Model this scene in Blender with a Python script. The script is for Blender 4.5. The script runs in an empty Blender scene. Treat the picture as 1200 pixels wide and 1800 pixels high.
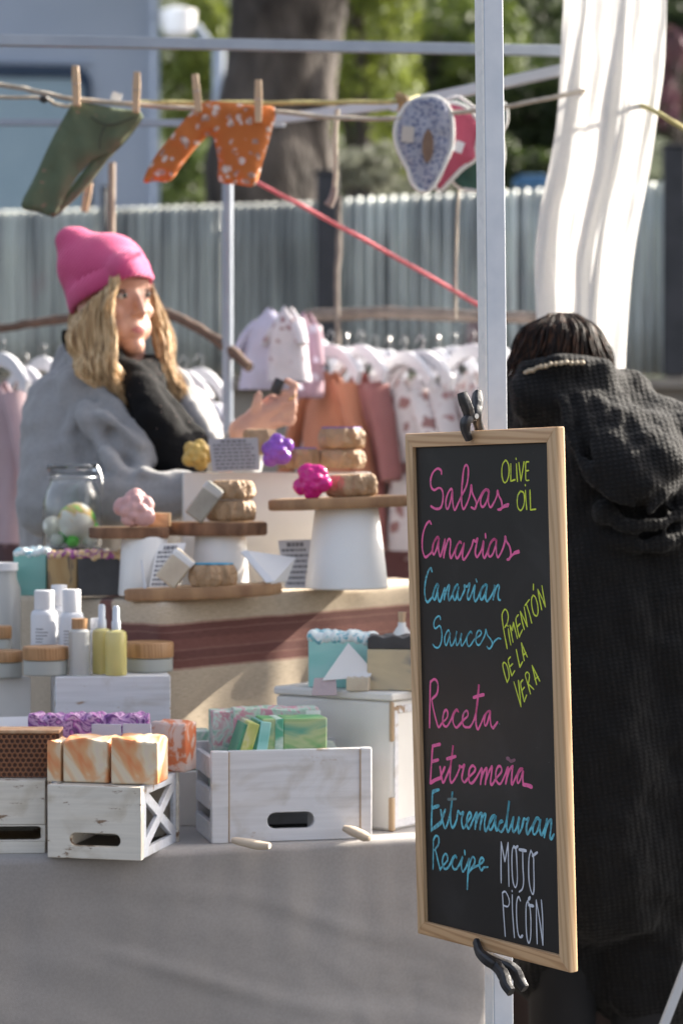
import bpy, bmesh, math, random
from mathutils import Vector, Matrix, noise
R = math.radians
random.seed(11)
sc = bpy.context.scene
COL = sc.collection

# ------------------------------------------------------------------ camera, world, sun, exposure
F = 4250.0                       # focal length in pixels of the 1200 x 1800 photograph
CAMZ = 1.30
PITCH = math.atan(70 / F)
cd = bpy.data.cameras.new('camera')
cam = bpy.data.objects.new('camera', cd)
COL.objects.link(cam)
cam.location = (0, 0, CAMZ)
cam.rotation_euler = (R(90) - PITCH, 0, 0)
cd.sensor_fit = 'VERTICAL'
cd.sensor_height = 36
cd.lens = 85
cd.clip_end = 400
cd.dof.use_dof = True
cd.dof.focus_distance = 3.66
cd.dof.aperture_fstop = 4.0
sc.camera = cam

SUN_AZ, SUN_EL = R(59), R(29)    # azimuth from +Y towards +X
w = bpy.data.worlds.new('World')
sc.world = w
w.use_nodes = True
nt = w.node_tree
sky = nt.nodes.new('ShaderNodeTexSky')
sky.sky_type = 'NISHITA'
sky.sun_disc = False
sky.sun_elevation = SUN_EL
sky.sun_rotation = SUN_AZ
sky.air_density = 0.7
sky.dust_density = 5.0
sky.ozone_density = 0.4
bg = nt.nodes['Background']
bg.inputs[1].default_value = 0.13
hs_ = nt.nodes.new('ShaderNodeHueSaturation')
hs_.inputs['Saturation'].default_value = 0.62      # a slightly hazy winter sky
nt.links.new(sky.outputs[0], hs_.inputs['Color'])
nt.links.new(hs_.outputs[0], bg.inputs[0])
sl = bpy.data.lights.new('sun', 'SUN')
sl.energy = 4.6
sl.angle = R(0.5)
sl.color = (1, 0.92, 0.80)
sun = bpy.data.objects.new('sun', sl)
COL.objects.link(sun)
sd = Vector((math.sin(SUN_AZ) * math.cos(SUN_EL), math.cos(SUN_AZ) * math.cos(SUN_EL), math.sin(SUN_EL)))
sun.rotation_euler = (-sd).to_track_quat('-Z', 'Y').to_euler()
sun.location = sd * 20
vs = sc.view_settings
vs.view_transform = 'Standard'
vs.look = 'None'
vs.gamma = 1
vs.use_curve_mapping = False
vs.exposure = 1.55


def P(px, py, Y):
    """the point at world depth Y that the photograph shows at (px, py)"""
    dx, dz = (px - 600) / F, (900 - py) / F
    d = Vector((dx, math.cos(PITCH) + dz * math.sin(PITCH), -math.sin(PITCH) + dz * math.cos(PITCH)))
    return Vector((0, 0, CAMZ)) + d * (Y / d.y)


def V(*a):
    return Vector(a)


# ------------------------------------------------------------------ object helpers
def MW(o):
    m = o.matrix_basis.copy()
    while o.parent:
        o = o.parent
        m = o.matrix_basis @ m
    return m


def tag(o, label=None, cat=None, group=None, kind=None):
    if label: o['label'] = label
    if cat: o['category'] = cat
    if group: o['group'] = group
    if kind: o['kind'] = kind
    return o


def thing(name, label, cat, loc=(0, 0, 0), rotz=0, group=None):
    o = bpy.data.objects.new(name, None)
    COL.objects.link(o)
    o.empty_display_size = 0.05
    o.location = loc
    o.rotation_euler = (0, 0, rotz)
    return tag(o, label, cat, group)


def fin(bm, name, mats, parent=None, world=False, smooth=True, angle=38, bevel=0, seg=2, loc=None, normals=True):
    if world and parent:
        bm.transform(MW(parent).inverted())
    if normals:
        bmesh.ops.recalc_face_normals(bm, faces=bm.faces)
    me = bpy.data.meshes.new(name)
    bm.to_mesh(me)
    bm.free()
    for m in (mats if isinstance(mats, (list, tuple)) else [mats]):
        me.materials.append(m)
    if smooth:
        me.shade_smooth()
        me.set_sharp_from_angle(angle=R(angle))
    o = bpy.data.objects.new(name, me)
    COL.objects.link(o)
    if parent: o.parent = parent
    if loc is not None: o.location = loc
    if bevel:
        b = o.modifiers.new('bevel', 'BEVEL')
        b.width = bevel
        b.segments = seg
        b.limit_method = 'ANGLE'
        b.angle_limit = R(35)
    return o


NB = bmesh.new


def copy_tree(o, parent=None):
    c = o.copy()
    COL.objects.link(c)
    c.parent = parent
    for ch in list(o.children):
        copy_tree(ch, c)
    return c


# ------------------------------------------------------------------ shapes added to a bmesh
def abox(bm, c, s, rot=None, mat=0):
    m = Matrix.Translation(c) @ (rot.to_4x4() if rot else Matrix()) @ Matrix.Diagonal((s[0], s[1], s[2], 1))
    r = bmesh.ops.create_cube(bm, size=1, matrix=m)
    for f in {f for v in r['verts'] for f in v.link_faces}:
        f.material_index = mat


def atube(bm, pts, rad, n=8, mat=0, caps=True, flat=1.0, twist=0.0):
    pts = [Vector(p) for p in pts]
    k = len(pts)
    if not isinstance(rad, (list, tuple)): rad = [rad] * k
    t0 = (pts[1] - pts[0]).normalized()
    up = Vector((0, 0, 1)) if abs(t0.z) < 0.9 else Vector((0, 1, 0))
    nx = t0.cross(up).normalized()
    rings = []
    for i in range(k):
        t = (pts[min(i + 1, k - 1)] - pts[max(i - 1, 0)])
        if t.length < 1e-9: t = t0
        t = t.normalized()
        nx = (nx - t * nx.dot(t))
        if nx.length < 1e-6: nx = t.orthogonal()
        nx = nx.normalized()
        ny = t.cross(nx)
        ring = []
        for j in range(n):
            a = 2 * math.pi * j / n + twist
            ring.append(bm.verts.new(pts[i] + (nx * math.cos(a) + ny * math.sin(a) * flat) * rad[i]))
        rings.append(ring)
    for i in range(k - 1):
        for j in range(n):
            f = bm.faces.new((rings[i][j], rings[i][(j + 1) % n], rings[i + 1][(j + 1) % n], rings[i + 1][j]))
            f.material_index = mat
    if caps:
        for ring in (rings[0][::-1], rings[-1]):
            f = bm.faces.new(ring)
            f.material_index = mat
    return rings


def alathe(bm, prof, n=28, o=(0, 0, 0), mat=0, rot=None, rfun=None):
    o = Vector(o)
    rings = []
    for r, z in prof:
        if r < 1e-6:
            p = Vector((0, 0, z))
            rings.append([bm.verts.new(o + (rot @ p if rot else p))])
            continue
        ring = []
        for j in range(n):
            a = 2 * math.pi * j / n
            rr = r * (rfun(a, z) if rfun else 1)
            p = Vector((rr * math.cos(a), rr * math.sin(a), z))
            ring.append(bm.verts.new(o + (rot @ p if rot else p)))
        rings.append(ring)
    for a, b in zip(rings, rings[1:]):
        for j in range(n):
            vs_ = []
            if len(a) == 1 and len(b) == 1: continue
            if len(a) == 1: vs_ = [a[0], b[(j + 1) % n], b[j]]
            elif len(b) == 1: vs_ = [a[j], a[(j + 1) % n], b[0]]
            else: vs_ = [a[j], a[(j + 1) % n], b[(j + 1) % n], b[j]]
            f = bm.faces.new(vs_)
            f.material_index = mat
    for ring, flip in ((rings[0], True), (rings[-1], False)):
        if len(ring) > 2:
            f = bm.faces.new(ring[::-1] if flip else ring)
            f.material_index = mat


def aprism(bm, outline, thick, M, holes=(), mat=0):
    """2-D outline (x, y) with holes, extruded by thick along local z, placed by the matrix M"""
    es, newv = [], []
    for loop in [outline] + list(holes):
        vs_ = [bm.verts.new(M @ Vector((x, y, 0))) for x, y in loop]
        newv += vs_
        for i in range(len(vs_)):
            es.append(bm.edges.new((vs_[i], vs_[(i + 1) % len(vs_)])))
    if holes:
        r = bmesh.ops.triangle_fill(bm, use_beauty=True, use_dissolve=False, edges=es)
        faces = [g for g in r['geom'] if isinstance(g, bmesh.types.BMFace)]
    else:
        faces = [bm.faces.new(newv)]
    e = bmesh.ops.extrude_face_region(bm, geom=faces)
    nv = [g for g in e['geom'] if isinstance(g, bmesh.types.BMVert)]
    bmesh.ops.translate(bm, verts=nv, vec=(M.to_3x3() @ Vector((0, 0, thick))))
    allf = {f for v in nv + newv for f in v.link_faces}
    for f in allf: f.material_index = mat


def asheet(bm, nu, nv, fn, mat=0, uvl=None, matfn=None):
    g = [[bm.verts.new(fn(i / nu, j / nv)) for j in range(nv + 1)] for i in range(nu + 1)]
    for i in range(nu):
        for j in range(nv):
            f = bm.faces.new((g[i][j], g[i + 1][j], g[i + 1][j + 1], g[i][j + 1]))
            f.material_index = matfn(i / nu, j / nv) if matfn else mat
    return g


def aell(bm, c, r, rot=None, sub=3, mat=0):
    m = Matrix.Translation(c) @ (rot.to_4x4() if rot else Matrix()) @ Matrix.Diagonal((r[0], r[1], r[2], 1))
    q = bmesh.ops.create_icosphere(bm, subdivisions=sub, radius=1, matrix=m)
    for f in {f for v in q['verts'] for f in v.link_faces}: f.material_index = mat
    return q['verts']


def acaps(bm, p0, p1, r0, r1, n=14):
    p0, p1 = Vector(p0), Vector(p1)
    d = p1 - p0
    if d.length < 1e-5:
        aell(bm, p0, (r0,) * 3, sub=2)
        return
    t = d.normalized()
    pts, rad = [], []
    for a in (-80, -60, -40, -20):
        pts.append(p0 + t * r0 * math.sin(R(a))); rad.append(r0 * math.cos(R(a)))
    for k in range(1, 4):
        q = k / 4
        pts.append(p0.lerp(p1, q)); rad.append(r0 + (r1 - r0) * q)
    for a in (20, 40, 60, 80):
        pts.append(p1 + t * r1 * math.sin(R(a))); rad.append(r1 * math.cos(R(a)))
    atube(bm, pts, rad, n)


def crom(pts, k=6):
    """Catmull-Rom through the points"""
    pts = [Vector(p) for p in pts]
    if len(pts) < 3: 
        return [pts[0].lerp(pts[-1], i / k) for i in range(k + 1)]
    q = [pts[0] * 2 - pts[1]] + pts + [pts[-1] * 2 - pts[-2]]
    out = []
    for i in range(1, len(q) - 2):
        a, b, c, d = q[i - 1:i + 3]
        for s in range(k):
            t = s / k
            out.append(0.5 * ((2 * b) + (c - a) * t + (2 * a - 5 * b + 4 * c - d) * t * t + (3 * b - a - 3 * c + d) * t ** 3))
    out.append(pts[-1])
    return out


def organic(bm, name, mats, parent, voxel=0.008, smooth=6, world=True, post=None, fac=0.5, lump=0, lscale=8):
    """one continuous skin over overlapping primitives"""
    me = bpy.data.meshes.new('tmp')
    bm.to_mesh(me); bm.free()
    o = bpy.data.objects.new('tmp', me)
    COL.objects.link(o)
    m = o.modifiers.new('r', 'REMESH'); m.mode = 'VOXEL'; m.voxel_size = voxel
    s = o.modifiers.new('s', 'SMOOTH'); s.factor = fac; s.iterations = smooth
    dg = bpy.context.evaluated_depsgraph_get(); dg.update()
    res = bpy.data.meshes.new_from_object(o.evaluated_get(dg))
    bpy.data.objects.remove(o); bpy.data.meshes.remove(me)
    b = bmesh.new(); b.from_mesh(res); bpy.data.meshes.remove(res)
    if lump:
        b.normal_update()
        for v in b.verts:
            v.co += v.normal * lump * (noise.fractal(v.co * lscale, 0.9, 2.0, 3))
    for f in b.faces: f.material_index = 0
    if post: post(b)
    return fin(b, name, mats, parent, world=world, angle=80)


# ------------------------------------------------------------------ materials
def nmat(name):
    m = bpy.data.materials.new(name)
    m.use_nodes = True
    n = m.node_tree
    return m, n, n.nodes['Principled BSDF'], n.links


def rgba(c): return (c[0], c[1], c[2], 1)


def coord(n, l, scale=(1, 1, 1), kind='Object', rot=(0, 0, 0)):
    tc = n.nodes.new('ShaderNodeTexCoord')
    mp = n.nodes.new('ShaderNodeMapping')
    mp.inputs['Scale'].default_value = scale
    mp.inputs['Rotation'].default_value = rot
    l.new(tc.outputs[kind], mp.inputs[0])
    return mp.outputs[0]


def tnoise(n, l, co, scale, detail=4, dist=0.0, rough=0.55):
    t = n.nodes.new('ShaderNodeTexNoise')
    t.inputs['Scale'].default_value = scale
    t.inputs['Detail'].default_value = detail
    t.inputs['Distortion'].default_value = dist
    t.inputs['Roughness'].default_value = rough
    l.new(co, t.inputs['Vector'])
    return t.outputs['Fac']


def ramp(n, l, fac, stops, const=False):
    r = n.nodes.new('ShaderNodeValToRGB')
    e = r.color_ramp.elements
    while len(e) < len(stops): e.new(0.5)
    for k, (p, c) in enumerate(stops):
        e[k].position = p; e[k].color = rgba(c)
    if const: r.color_ramp.interpolation = 'CONSTANT'
    l.new(fac, r.inputs[0])
    return r.outputs[0]


def mixc(n, l, fac, a, b, mode='MIX'):
    m = n.nodes.new('ShaderNodeMix'); m.data_type = 'RGBA'; m.blend_type = mode
    for s, v in ((0, fac), (6, a), (7, b)):
        if isinstance(v, (int, float)): m.inputs[s].default_value = v
        elif isinstance(v, tuple): m.inputs[s].default_value = rgba(v)
        else: l.new(v, m.inputs[s])
    return m.outputs[2]


def bumpn(n, l, p, h, strength, dist=0.002):
    b = n.nodes.new('ShaderNodeBump')
    b.inputs['Strength'].default_value = strength
    b.inputs['Distance'].default_value = dist
    l.new(h, b.inputs['Height'])
    l.new(b.outputs[0], p.inputs['Normal'])


def mat(name, c1, c2=None, scale=9, rough=0.6, bump=0.15, bscale=80, metal=0, stretch=(1, 1, 1), dist=0.002, lo=0.35, hi=0.65, sheen=0, spec=0.5):
    m, n, p, l = nmat(name)
    c2 = c2 or tuple(x * 0.8 for x in c1)
    co = coord(n, l, stretch)
    f = tnoise(n, l, co, scale)
    l.new(ramp(n, l, f, [(lo, c1), (hi, c2)]), p.inputs['Base Color'])
    p.inputs['Roughness'].default_value = rough
    p.inputs['Metallic'].default_value = metal
    p.inputs['Specular IOR Level'].default_value = spec
    if sheen: p.inputs['Sheen Weight'].default_value = sheen
    if bump: bumpn(n, l, p, tnoise(n, l, co, bscale, 3), bump, dist)
    return m


def swirl(name, stops, scale=12, dist=2.0, rough=0.45, stretch=(1, 1, 1), sss=0.0, bump=0.15):
    m, n, p, l = nmat(name)
    co = coord(n, l, stretch)
    f = tnoise(n, l, co, scale, 3, dist)
    l.new(ramp(n, l, f, stops), p.inputs['Base Color'])
    p.inputs['Roughness'].default_value = rough
    bumpn(n, l, p, tnoise(n, l, co, 90, 4), bump)
    return m


def wood(name, c1, c2, c3=None, axis=0, scale=30, rough=0.5, bump=0.1, k=0.06):
    """grain runs along local axis"""
    m, n, p, l = nmat(name)
    s = [1, 1, 1]; s[axis] = k
    co = coord(n, l, tuple(s))
    f = tnoise(n, l, co, scale, 5, 1.2)
    wv = n.nodes.new('ShaderNodeTexWave')
    wv.wave_type = 'BANDS'; wv.bands_direction = 'DIAGONAL'
    wv.inputs['Scale'].default_value = scale * 1.3
    wv.inputs['Distortion'].default_value = 7
    wv.inputs['Detail'].default_value = 2
    wv.inputs['Detail Scale'].default_value = 0.7
    l.new(co, wv.inputs[0])
    base = ramp(n, l, f, [(0.3, c1), (0.7, c2)])
    lines = ramp(n, l, wv.outputs['Fac'], [(0.0, c3 or tuple(x * 0.72 for x in c2)), (0.38, c2), (0.55, c1)])
    l.new(mixc(n, l, 0.5, base, lines), p.inputs['Base Color'])
    p.inputs['Roughness'].default_value = rough
    bumpn(n, l, p, f, bump)
    return m


def chipped(name, paint, under, amount=0.36, scale=30, rough=0.65, axis=0):
    """white washed wood with worn spots"""
    m, n, p, l = nmat(name)
    s = [1, 1, 1]; s[axis] = 0.35
    co = coord(n, l, tuple(s))
    f = tnoise(n, l, co, scale, 6, 0.3, 0.7)
    g = tnoise(n, l, coord(n, l), 7, 3)
    ma = n.nodes.new('ShaderNodeMath'); ma.operation = 'MULTIPLY'
    l.new(f, ma.inputs[0]); l.new(g, ma.inputs[1])
    k = ramp(n, l, ma.outputs[0], [(amount * 0.5, (1, 1, 1)), (amount * 0.5 + 0.02, (0, 0, 0))])
    big = tnoise(n, l, coord(n, l, (1, 1, 1.4)), 11, 5, .8)
    s2 = [5, 5, 5]; s2[axis] = 0.25
    gr = tnoise(n, l, coord(n, l, tuple(s2)), 26, 5)
    pt = ramp(n, l, gr, [(0.3, tuple(x * 0.86 for x in paint)), (0.6, paint)])
    pt = mixc(n, l, 1.0, pt, ramp(n, l, big, [(0.30, (0.80, 0.76, 0.70)), (0.48, (1, 1, 1))]), 'MULTIPLY')
    l.new(mixc(n, l, k, pt, under), p.inputs['Base Color'])
    p.inputs['Roughness'].default_value = rough
    bumpn(n, l, p, gr, 0.15)
    return m


def spots(name, base, spot, scale=30, size=0.35, rough=0.85, spot2=None, rnd=0.8):
    """printed cloth"""
    m, n, p, l = nmat(name)
    co = coord(n, l)
    v = n.nodes.new('ShaderNodeTexVoronoi')
    v.inputs['Scale'].default_value = scale
    v.inputs['Randomness'].default_value = rnd
    nz = n.nodes.new('ShaderNodeTexNoise'); nz.inputs['Scale'].default_value = scale * 1.6; nz.inputs['Detail'].default_value = 3
    l.new(co, nz.inputs['Vector'])
    va = n.nodes.new('ShaderNodeVectorMath'); va.operation = 'MULTIPLY_ADD'
    va.inputs[1].default_value = (0.9 / scale,) * 3
    l.new(nz.outputs['Color'], va.inputs[0]); l.new(co, va.inputs[2])
    l.new(va.outputs[0], v.inputs['Vector'])
    k = ramp(n, l, v.outputs['Distance'], [(max(0, size - 0.04), (1, 1, 1)), (size + 0.08, (0, 0, 0))])
    b = tnoise(n, l, co, 14, 3)
    bc = ramp(n, l, b, [(0.3, base), (0.7, tuple(x * 0.88 for x in base))])
    sp = spot
    if spot2:
        sp = ramp(n, l, tnoise(n, l, co, scale * 0.7, 2), [(0.45, spot), (0.55, spot2)])
    l.new(mixc(n, l, k, bc, sp), p.inputs['Base Color'])
    p.inputs['Roughness'].default_value = rough
    bumpn(n, l, p, tnoise(n, l, co, 300, 2), 0.2, 0.001)
    return m


def cloth(name, c, c2=None, rough=0.9, weave=900, var=3, sheen=0.2, bump=0.35, trans=0.0):
    m, n, p, l = nmat(name)
    co = coord(n, l)
    f = tnoise(n, l, co, var, 5)
    c2 = c2 or tuple(x * 0.85 for x in c)
    a = ramp(n, l, f, [(0.3, c), (0.7, c2)])
    fine = tnoise(n, l, co, weave * 0.3, 2)
    b = mixc(n, l, 0.35, a, ramp(n, l, fine, [(0.35, tuple(x * 0.75 for x in c)), (0.65, c)]))
    l.new(b, p.inputs['Base Color'])
    p.inputs['Roughness'].default_value = rough
    p.inputs['Sheen Weight'].default_value = sheen
    bumpn(n, l, p, tnoise(n, l, co, weave, 2), bump, 0.001)
    if trans:
        t = n.nodes.new('ShaderNodeBsdfTranslucent')
        t.inputs[0].default_value = rgba(c)
        ms = n.nodes.new('ShaderNodeMixShader')
        ms.inputs[0].default_value = trans
        l.new(p.outputs[0], ms.inputs[1]); l.new(t.outputs[0], ms.inputs[2])
        l.new(ms.outputs[0], n.nodes['Material Output'].inputs[0])
    return m


def leafmat(name, c1, c2, c3, scale=1.3):
    m, n, p, l = nmat(name)
    co = coord(n, l)
    f = tnoise(n, l, co, scale, 4)
    l.new(ramp(n, l, f, [(0.32, c1), (0.5, c2), (0.68, c3)]), p.inputs['Base Color'])
    p.inputs['Roughness'].default_value = 0.55
    t = n.nodes.new('ShaderNodeBsdfTranslucent')
    t.inputs[0].default_value = rgba(c3)
    ms = n.nodes.new('ShaderNodeMixShader')
    ms.inputs[0].default_value = 0.35
    l.new(p.outputs[0], ms.inputs[1]); l.new(t.outputs[0], ms.inputs[2])
    l.new(ms.outputs[0], n.nodes['Material Output'].inputs[0])
    return m


def glassmat(name, col=(1, 1, 1), rough=0.02, ior=1.45):
    m, n, p, l = nmat(name)
    p.inputs['Base Color'].default_value = rgba(col)
    p.inputs['Transmission Weight'].default_value = 1
    p.inputs['Roughness'].default_value = rough
    p.inputs['IOR'].default_value = ior
    f = tnoise(n, l, coord(n, l), 20, 2)
    bumpn(n, l, p, f, 0.03)
    return m


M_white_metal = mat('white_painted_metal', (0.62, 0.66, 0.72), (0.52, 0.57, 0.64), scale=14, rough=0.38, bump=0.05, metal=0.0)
M_lit_strip = mat('lit_face_white', (0.86, 0.85, 0.82), (0.74, 0.74, 0.72), scale=60, rough=0.6, bump=0.2, bscale=200, lo=0.5, hi=0.75)  # whiter than the tube: bounced light on the pole's left face put into colour
M_grey_tube = mat('grey_steel_tube', (0.34, 0.38, 0.44), (0.27, 0.31, 0.37), scale=9, rough=0.4, bump=0.05, metal=0.3)
M_pine_x = wood('pine_rail', (0.66, 0.43, 0.235), (0.56, 0.335, 0.165), (0.34, 0.16, 0.065), axis=0, scale=42)
M_pine_z = wood('pine_stile', (0.66, 0.455, 0.265), (0.57, 0.37, 0.195), (0.42, 0.245, 0.12), axis=2, scale=42)
M_black_plastic = mat('black_plastic', (0.018, 0.018, 0.02), (0.035, 0.035, 0.037), scale=60, rough=0.42, bump=0.25, bscale=260)
M_white = mat('white_paint', (0.74, 0.74, 0.75), (0.66, 0.66, 0.68), scale=6, rough=0.6, bump=0.1)
M_warm_white = mat('warm_white_paint', (0.76, 0.74, 0.70), (0.66, 0.64, 0.60), scale=5, rough=0.6, bump=0.12)
M_crate = chipped('chipped_white_wood', (0.76, 0.71, 0.62), (0.24, 0.15, 0.09), 0.35, 52)
M_crate2 = chipped('chipped_lilac_white_wood', (0.68, 0.68, 0.70), (0.33, 0.22, 0.13), 0.30, 24)
M_worn = wood('worn_wood_edge', (0.50, 0.36, 0.22), (0.40, 0.27, 0.16), axis=2, scale=30)
M_hollow_shade = mat('hollow_shade', (0.02, 0.016, 0.013), (0.03, 0.025, 0.02))  # near-black colour standing in for the shade inside the crates
M_pot = mat('white_ceramic', (0.80, 0.80, 0.79), (0.76, 0.76, 0.75), scale=4, rough=0.5, bump=0.03)
M_kraft = mat('kraft_paper', (0.44, 0.29, 0.17), (0.33, 0.205, 0.11), scale=24, rough=0.6, bump=0.9, bscale=60, dist=0.010)
M_slab_top = wood('slab_face_wood', (0.55, 0.36, 0.20), (0.44, 0.26, 0.13), axis=2, scale=20, k=0.5)
M_bark = mat('slab_bark', (0.28, 0.15, 0.085), (0.12, 0.06, 0.035), scale=30, rough=0.9, bump=0.8, bscale=60, dist=0.006, stretch=(1, 1, 0.3))
M_slab_light = wood('slab_light_edge', (0.58, 0.38, 0.20), (0.46, 0.27, 0.13), axis=0, scale=26, k=0.3)
M_card = mat('card_paper', (0.60, 0.61, 0.64), (0.55, 0.56, 0.60), rough=0.8, bump=0.02)
M_ink = mat('printed_ink', (0.16, 0.16, 0.18), (0.20, 0.20, 0.22), rough=0.8, bump=0)
M_paper_white = mat('white_paper', (0.80, 0.79, 0.78), (0.75, 0.74, 0.74), rough=0.8, bump=0.02)
M_rope = mat('cream_rope', (0.50, 0.44, 0.36), (0.38, 0.33, 0.27), scale=80, rough=0.9, bump=0.5, bscale=200)
M_rope_y = mat('yellow_rope', (0.52, 0.46, 0.20), (0.38, 0.34, 0.15), scale=120, rough=0.9, bump=0.5, bscale=200)
M_string_red = mat('pink_red_string', (0.70, 0.18, 0.20), (0.60, 0.14, 0.17), scale=90, rough=0.8, bump=0.3)
M_peg = wood('clothes_peg_wood', (0.62, 0.44, 0.28), (0.50, 0.33, 0.20), axis=2, scale=60)
M_bamboo = wood('bamboo_lid', (0.46, 0.26, 0.12), (0.36, 0.19, 0.08), axis=2, scale=60)
M_branch = mat('branch_bark', (0.17, 0.11, 0.08), (0.09, 0.06, 0.045), scale=20, rough=0.9, bump=0.8, bscale=50, dist=0.006)
M_branch_grey = mat('grey_driftwood', (0.24, 0.20, 0.17), (0.16, 0.13, 0.11), scale=24, rough=0.9, bump=0.8, bscale=50, dist=0.006)
M_skin = mat('skin', (0.58, 0.33, 0.24), (0.52, 0.27, 0.20), scale=22, rough=0.5, bump=0.1, bscale=300)
M_lip = mat('lips', (0.45, 0.15, 0.14), (0.38, 0.12, 0.11), rough=0.4, bump=0.05)
M_eye = mat('eye_white', (0.62, 0.60, 0.57), (0.6, 0.58, 0.55), rough=0.15, bump=0)
M_iris = mat('iris', (0.05, 0.045, 0.03), (0.02, 0.02, 0.02), rough=0.1, bump=0)
M_tin = mat('metal_clasp', (0.5, 0.5, 0.5), (0.4, 0.4, 0.4), metal=1, rough=0.3, bump=0)

# ------------------------------------------------------------------ ground, terrace, hillside
M_asphalt = mat('asphalt', (0.06, 0.055, 0.05), (0.04, 0.037, 0.034), scale=3, rough=0.95, bump=0.5, bscale=90)
M_terrace = mat('terrace_gravel', (0.20, 0.18, 0.15), (0.14, 0.13, 0.11), scale=3, rough=0.95, bump=0.5, bscale=40)
M_concrete = mat('beige_concrete', (0.34, 0.30, 0.25), (0.25, 0.22, 0.18), scale=3, rough=0.9, bump=0.3, bscale=30)
M_hill = mat('hill_scrub', (0.030, 0.045, 0.016), (0.055, 0.075, 0.022), scale=0.9, rough=0.95, bump=1.0, bscale=3, dist=0.2)

bm = NB()
asheet(bm, 24, 24, lambda u, v: V(-150 + 300 * u, -100 + 111.2 * v, 0.006 * noise.noise(V(u * 90, v * 90, 0))))
tag(fin(bm, 'ground', M_asphalt, angle=80), kind='structure')
bm = NB()
abox(bm, (0, 15.6, 0.83), (60, 8.7, 1.66))
tag(fin(bm, 'terrace', M_terrace), kind='structure')
bm = NB()
def hillf(u, v):
    x = -70 + 140 * u; y = 19.9 + 60 * v
    z = 0.2 + 14 * (v ** 0.8) * 1.3 + 0.9 * noise.noise(V(x * 0.2, y * 0.2, 3)) * min(1, v * 8)
    return V(x, y, z)
asheet(bm, 60, 40, hillf)
tag(fin(bm, 'hillside', M_hill, angle=90), kind='structure')

bm = NB()
abox(bm, (0, 11.12, 0.84), (40, 0.25, 1.68)); abox(bm, (0, 11.10, 1.70), (40, 0.33, 0.05))
tag(fin(bm, 'retaining_wall', M_concrete, bevel=0.01), 'beige concrete retaining wall under the corrugated metal fence', 'wall')

# ------------------------------------------------------------------ corrugated fence
def corrugated(name, kk, mt):
    m, n, p, l = nmat(name)
    a = tnoise(n, l, coord(n, l, (1, 1, 0.25)), 1.6, 5)
    base = ramp(n, l, a, [(q_, tuple(x * kk for x in c_)) for q_, c_ in ((0.3, (0.36, 0.37, 0.36)), (0.5, (0.54, 0.56, 0.545)), (0.7, (0.68, 0.70, 0.68)))])
    stk_ = tnoise(n, l, coord(n, l, (1, 1, 0.05)), 12, 4, 0, .8)
    base = mixc(n, l, 1.0, base, ramp(n, l, stk_, [(0.38, (0.34, 0.36, 0.37)), (0.49, (0.85, 0.86, 0.84)), (0.60, (1.22, 1.24, 1.18))]), 'MULTIPLY')
    g = tnoise(n, l, coord(n, l, (1, 1, 0.55)), 2.7, 2)
    k = ramp(n, l, g, [(0.66, (0, 0, 0)), (0.74, (0.7, 0.7, 0.7))])
    l.new(mixc(n, l, k, base, (0.46, 0.26, 0.28)), p.inputs['Base Color'])
    p.inputs['Metallic'].default_value = mt
    p.inputs['Roughness'].default_value = 0.40
    return m
M_corr = corrugated('weathered_corrugated_sheet', 1.05, .25)
M_corr2 = corrugated('bright_corrugated_sheet', 1.3, .25)
M_post = mat('dark_fence_post', (0.03, 0.032, 0.035), (0.05, 0.05, 0.055), rough=0.6)
fence = thing('corrugated_fence', 'corrugated galvanised metal fence with dark posts on the beige wall', 'fence', (0, 11, 1.725))
def sheet(x0, x1, pitch, zt0, zt1, y0, y1, amp, mt=None):
    bm = NB()
    n = int((x1 - x0) / pitch * 10)
    def f(u, v):
        x = x0 + (x1 - x0) * u
        a = math.sin(2 * math.pi * (x - x0) / pitch)
        zt = zt0 + (zt1 - zt0) * u
        return V(x, y0 + (y1 - y0) * u + amp * (a + 0.25 * a * abs(a)), 1.74 + (zt - 1.74) * v)
    asheet(bm, n, 4, f)
    o = fin(bm, 'corrugated_sheet', mt or M_corr, fence, world=True, angle=180)
    s = o.modifiers.new('t', 'SOLIDIFY'); s.thickness = 0.0015
def fx(px): return (px - 600) / F * 11
ztop = lambda py: P(600, py, 11).z
sheet(fx(-160), fx(187), 15.5 / F * 11, ztop(372), ztop(364), 11.05, 11.05, 0.018)
sheet(fx(187), fx(393), 15.5 / F * 11, ztop(364), ztop(357), 11.05, 11.05, 0.018)
sheet(fx(393), fx(574), 15 / F * 11, ztop(357), ztop(352), 11.05, 11.05, 0.018)
sheet(fx(576), fx(868), 19.5 / F * 11, ztop(349), ztop(335), 11.03, 11.03, 0.020, M_corr2)
sheet(fx(868), fx(1174), 20 / F * 11, ztop(335), ztop(318), 11.03, 11.03, 0.020, M_corr2)
sheet(fx(1176), fx(1420), 20 / F * 11, ztop(318), ztop(314), 11.03, 11.03, 0.020, M_corr2)
for px, top, w_ in ((187, 335, 11), (575, 308, 38), (1182, 262, 40), (-120, 340, 14)):
    bm = NB()
    s = 11 / F
    z1 = ztop(top)
    abox(bm, (fx(px), 10.97, (1.735 + z1) / 2), (w_ * s, 0.06, z1 - 1.735))
    abox(bm, (fx(px), 10.97, z1 + 0.008), (w_ * s * 1.15, 0.075, 0.016))
    fin(bm, 'fence_post', M_post, fence, world=True, bevel=0.006)
bm = NB()
abox(bm, (fx(600), 11.09, 1.80), (3.9, 0.03, 0.05)); abox(bm, (fx(600), 11.09, 2.40), (3.9, 0.03, 0.04))
fin(bm, 'fence_rail', M_post, fence, world=True)

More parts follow.
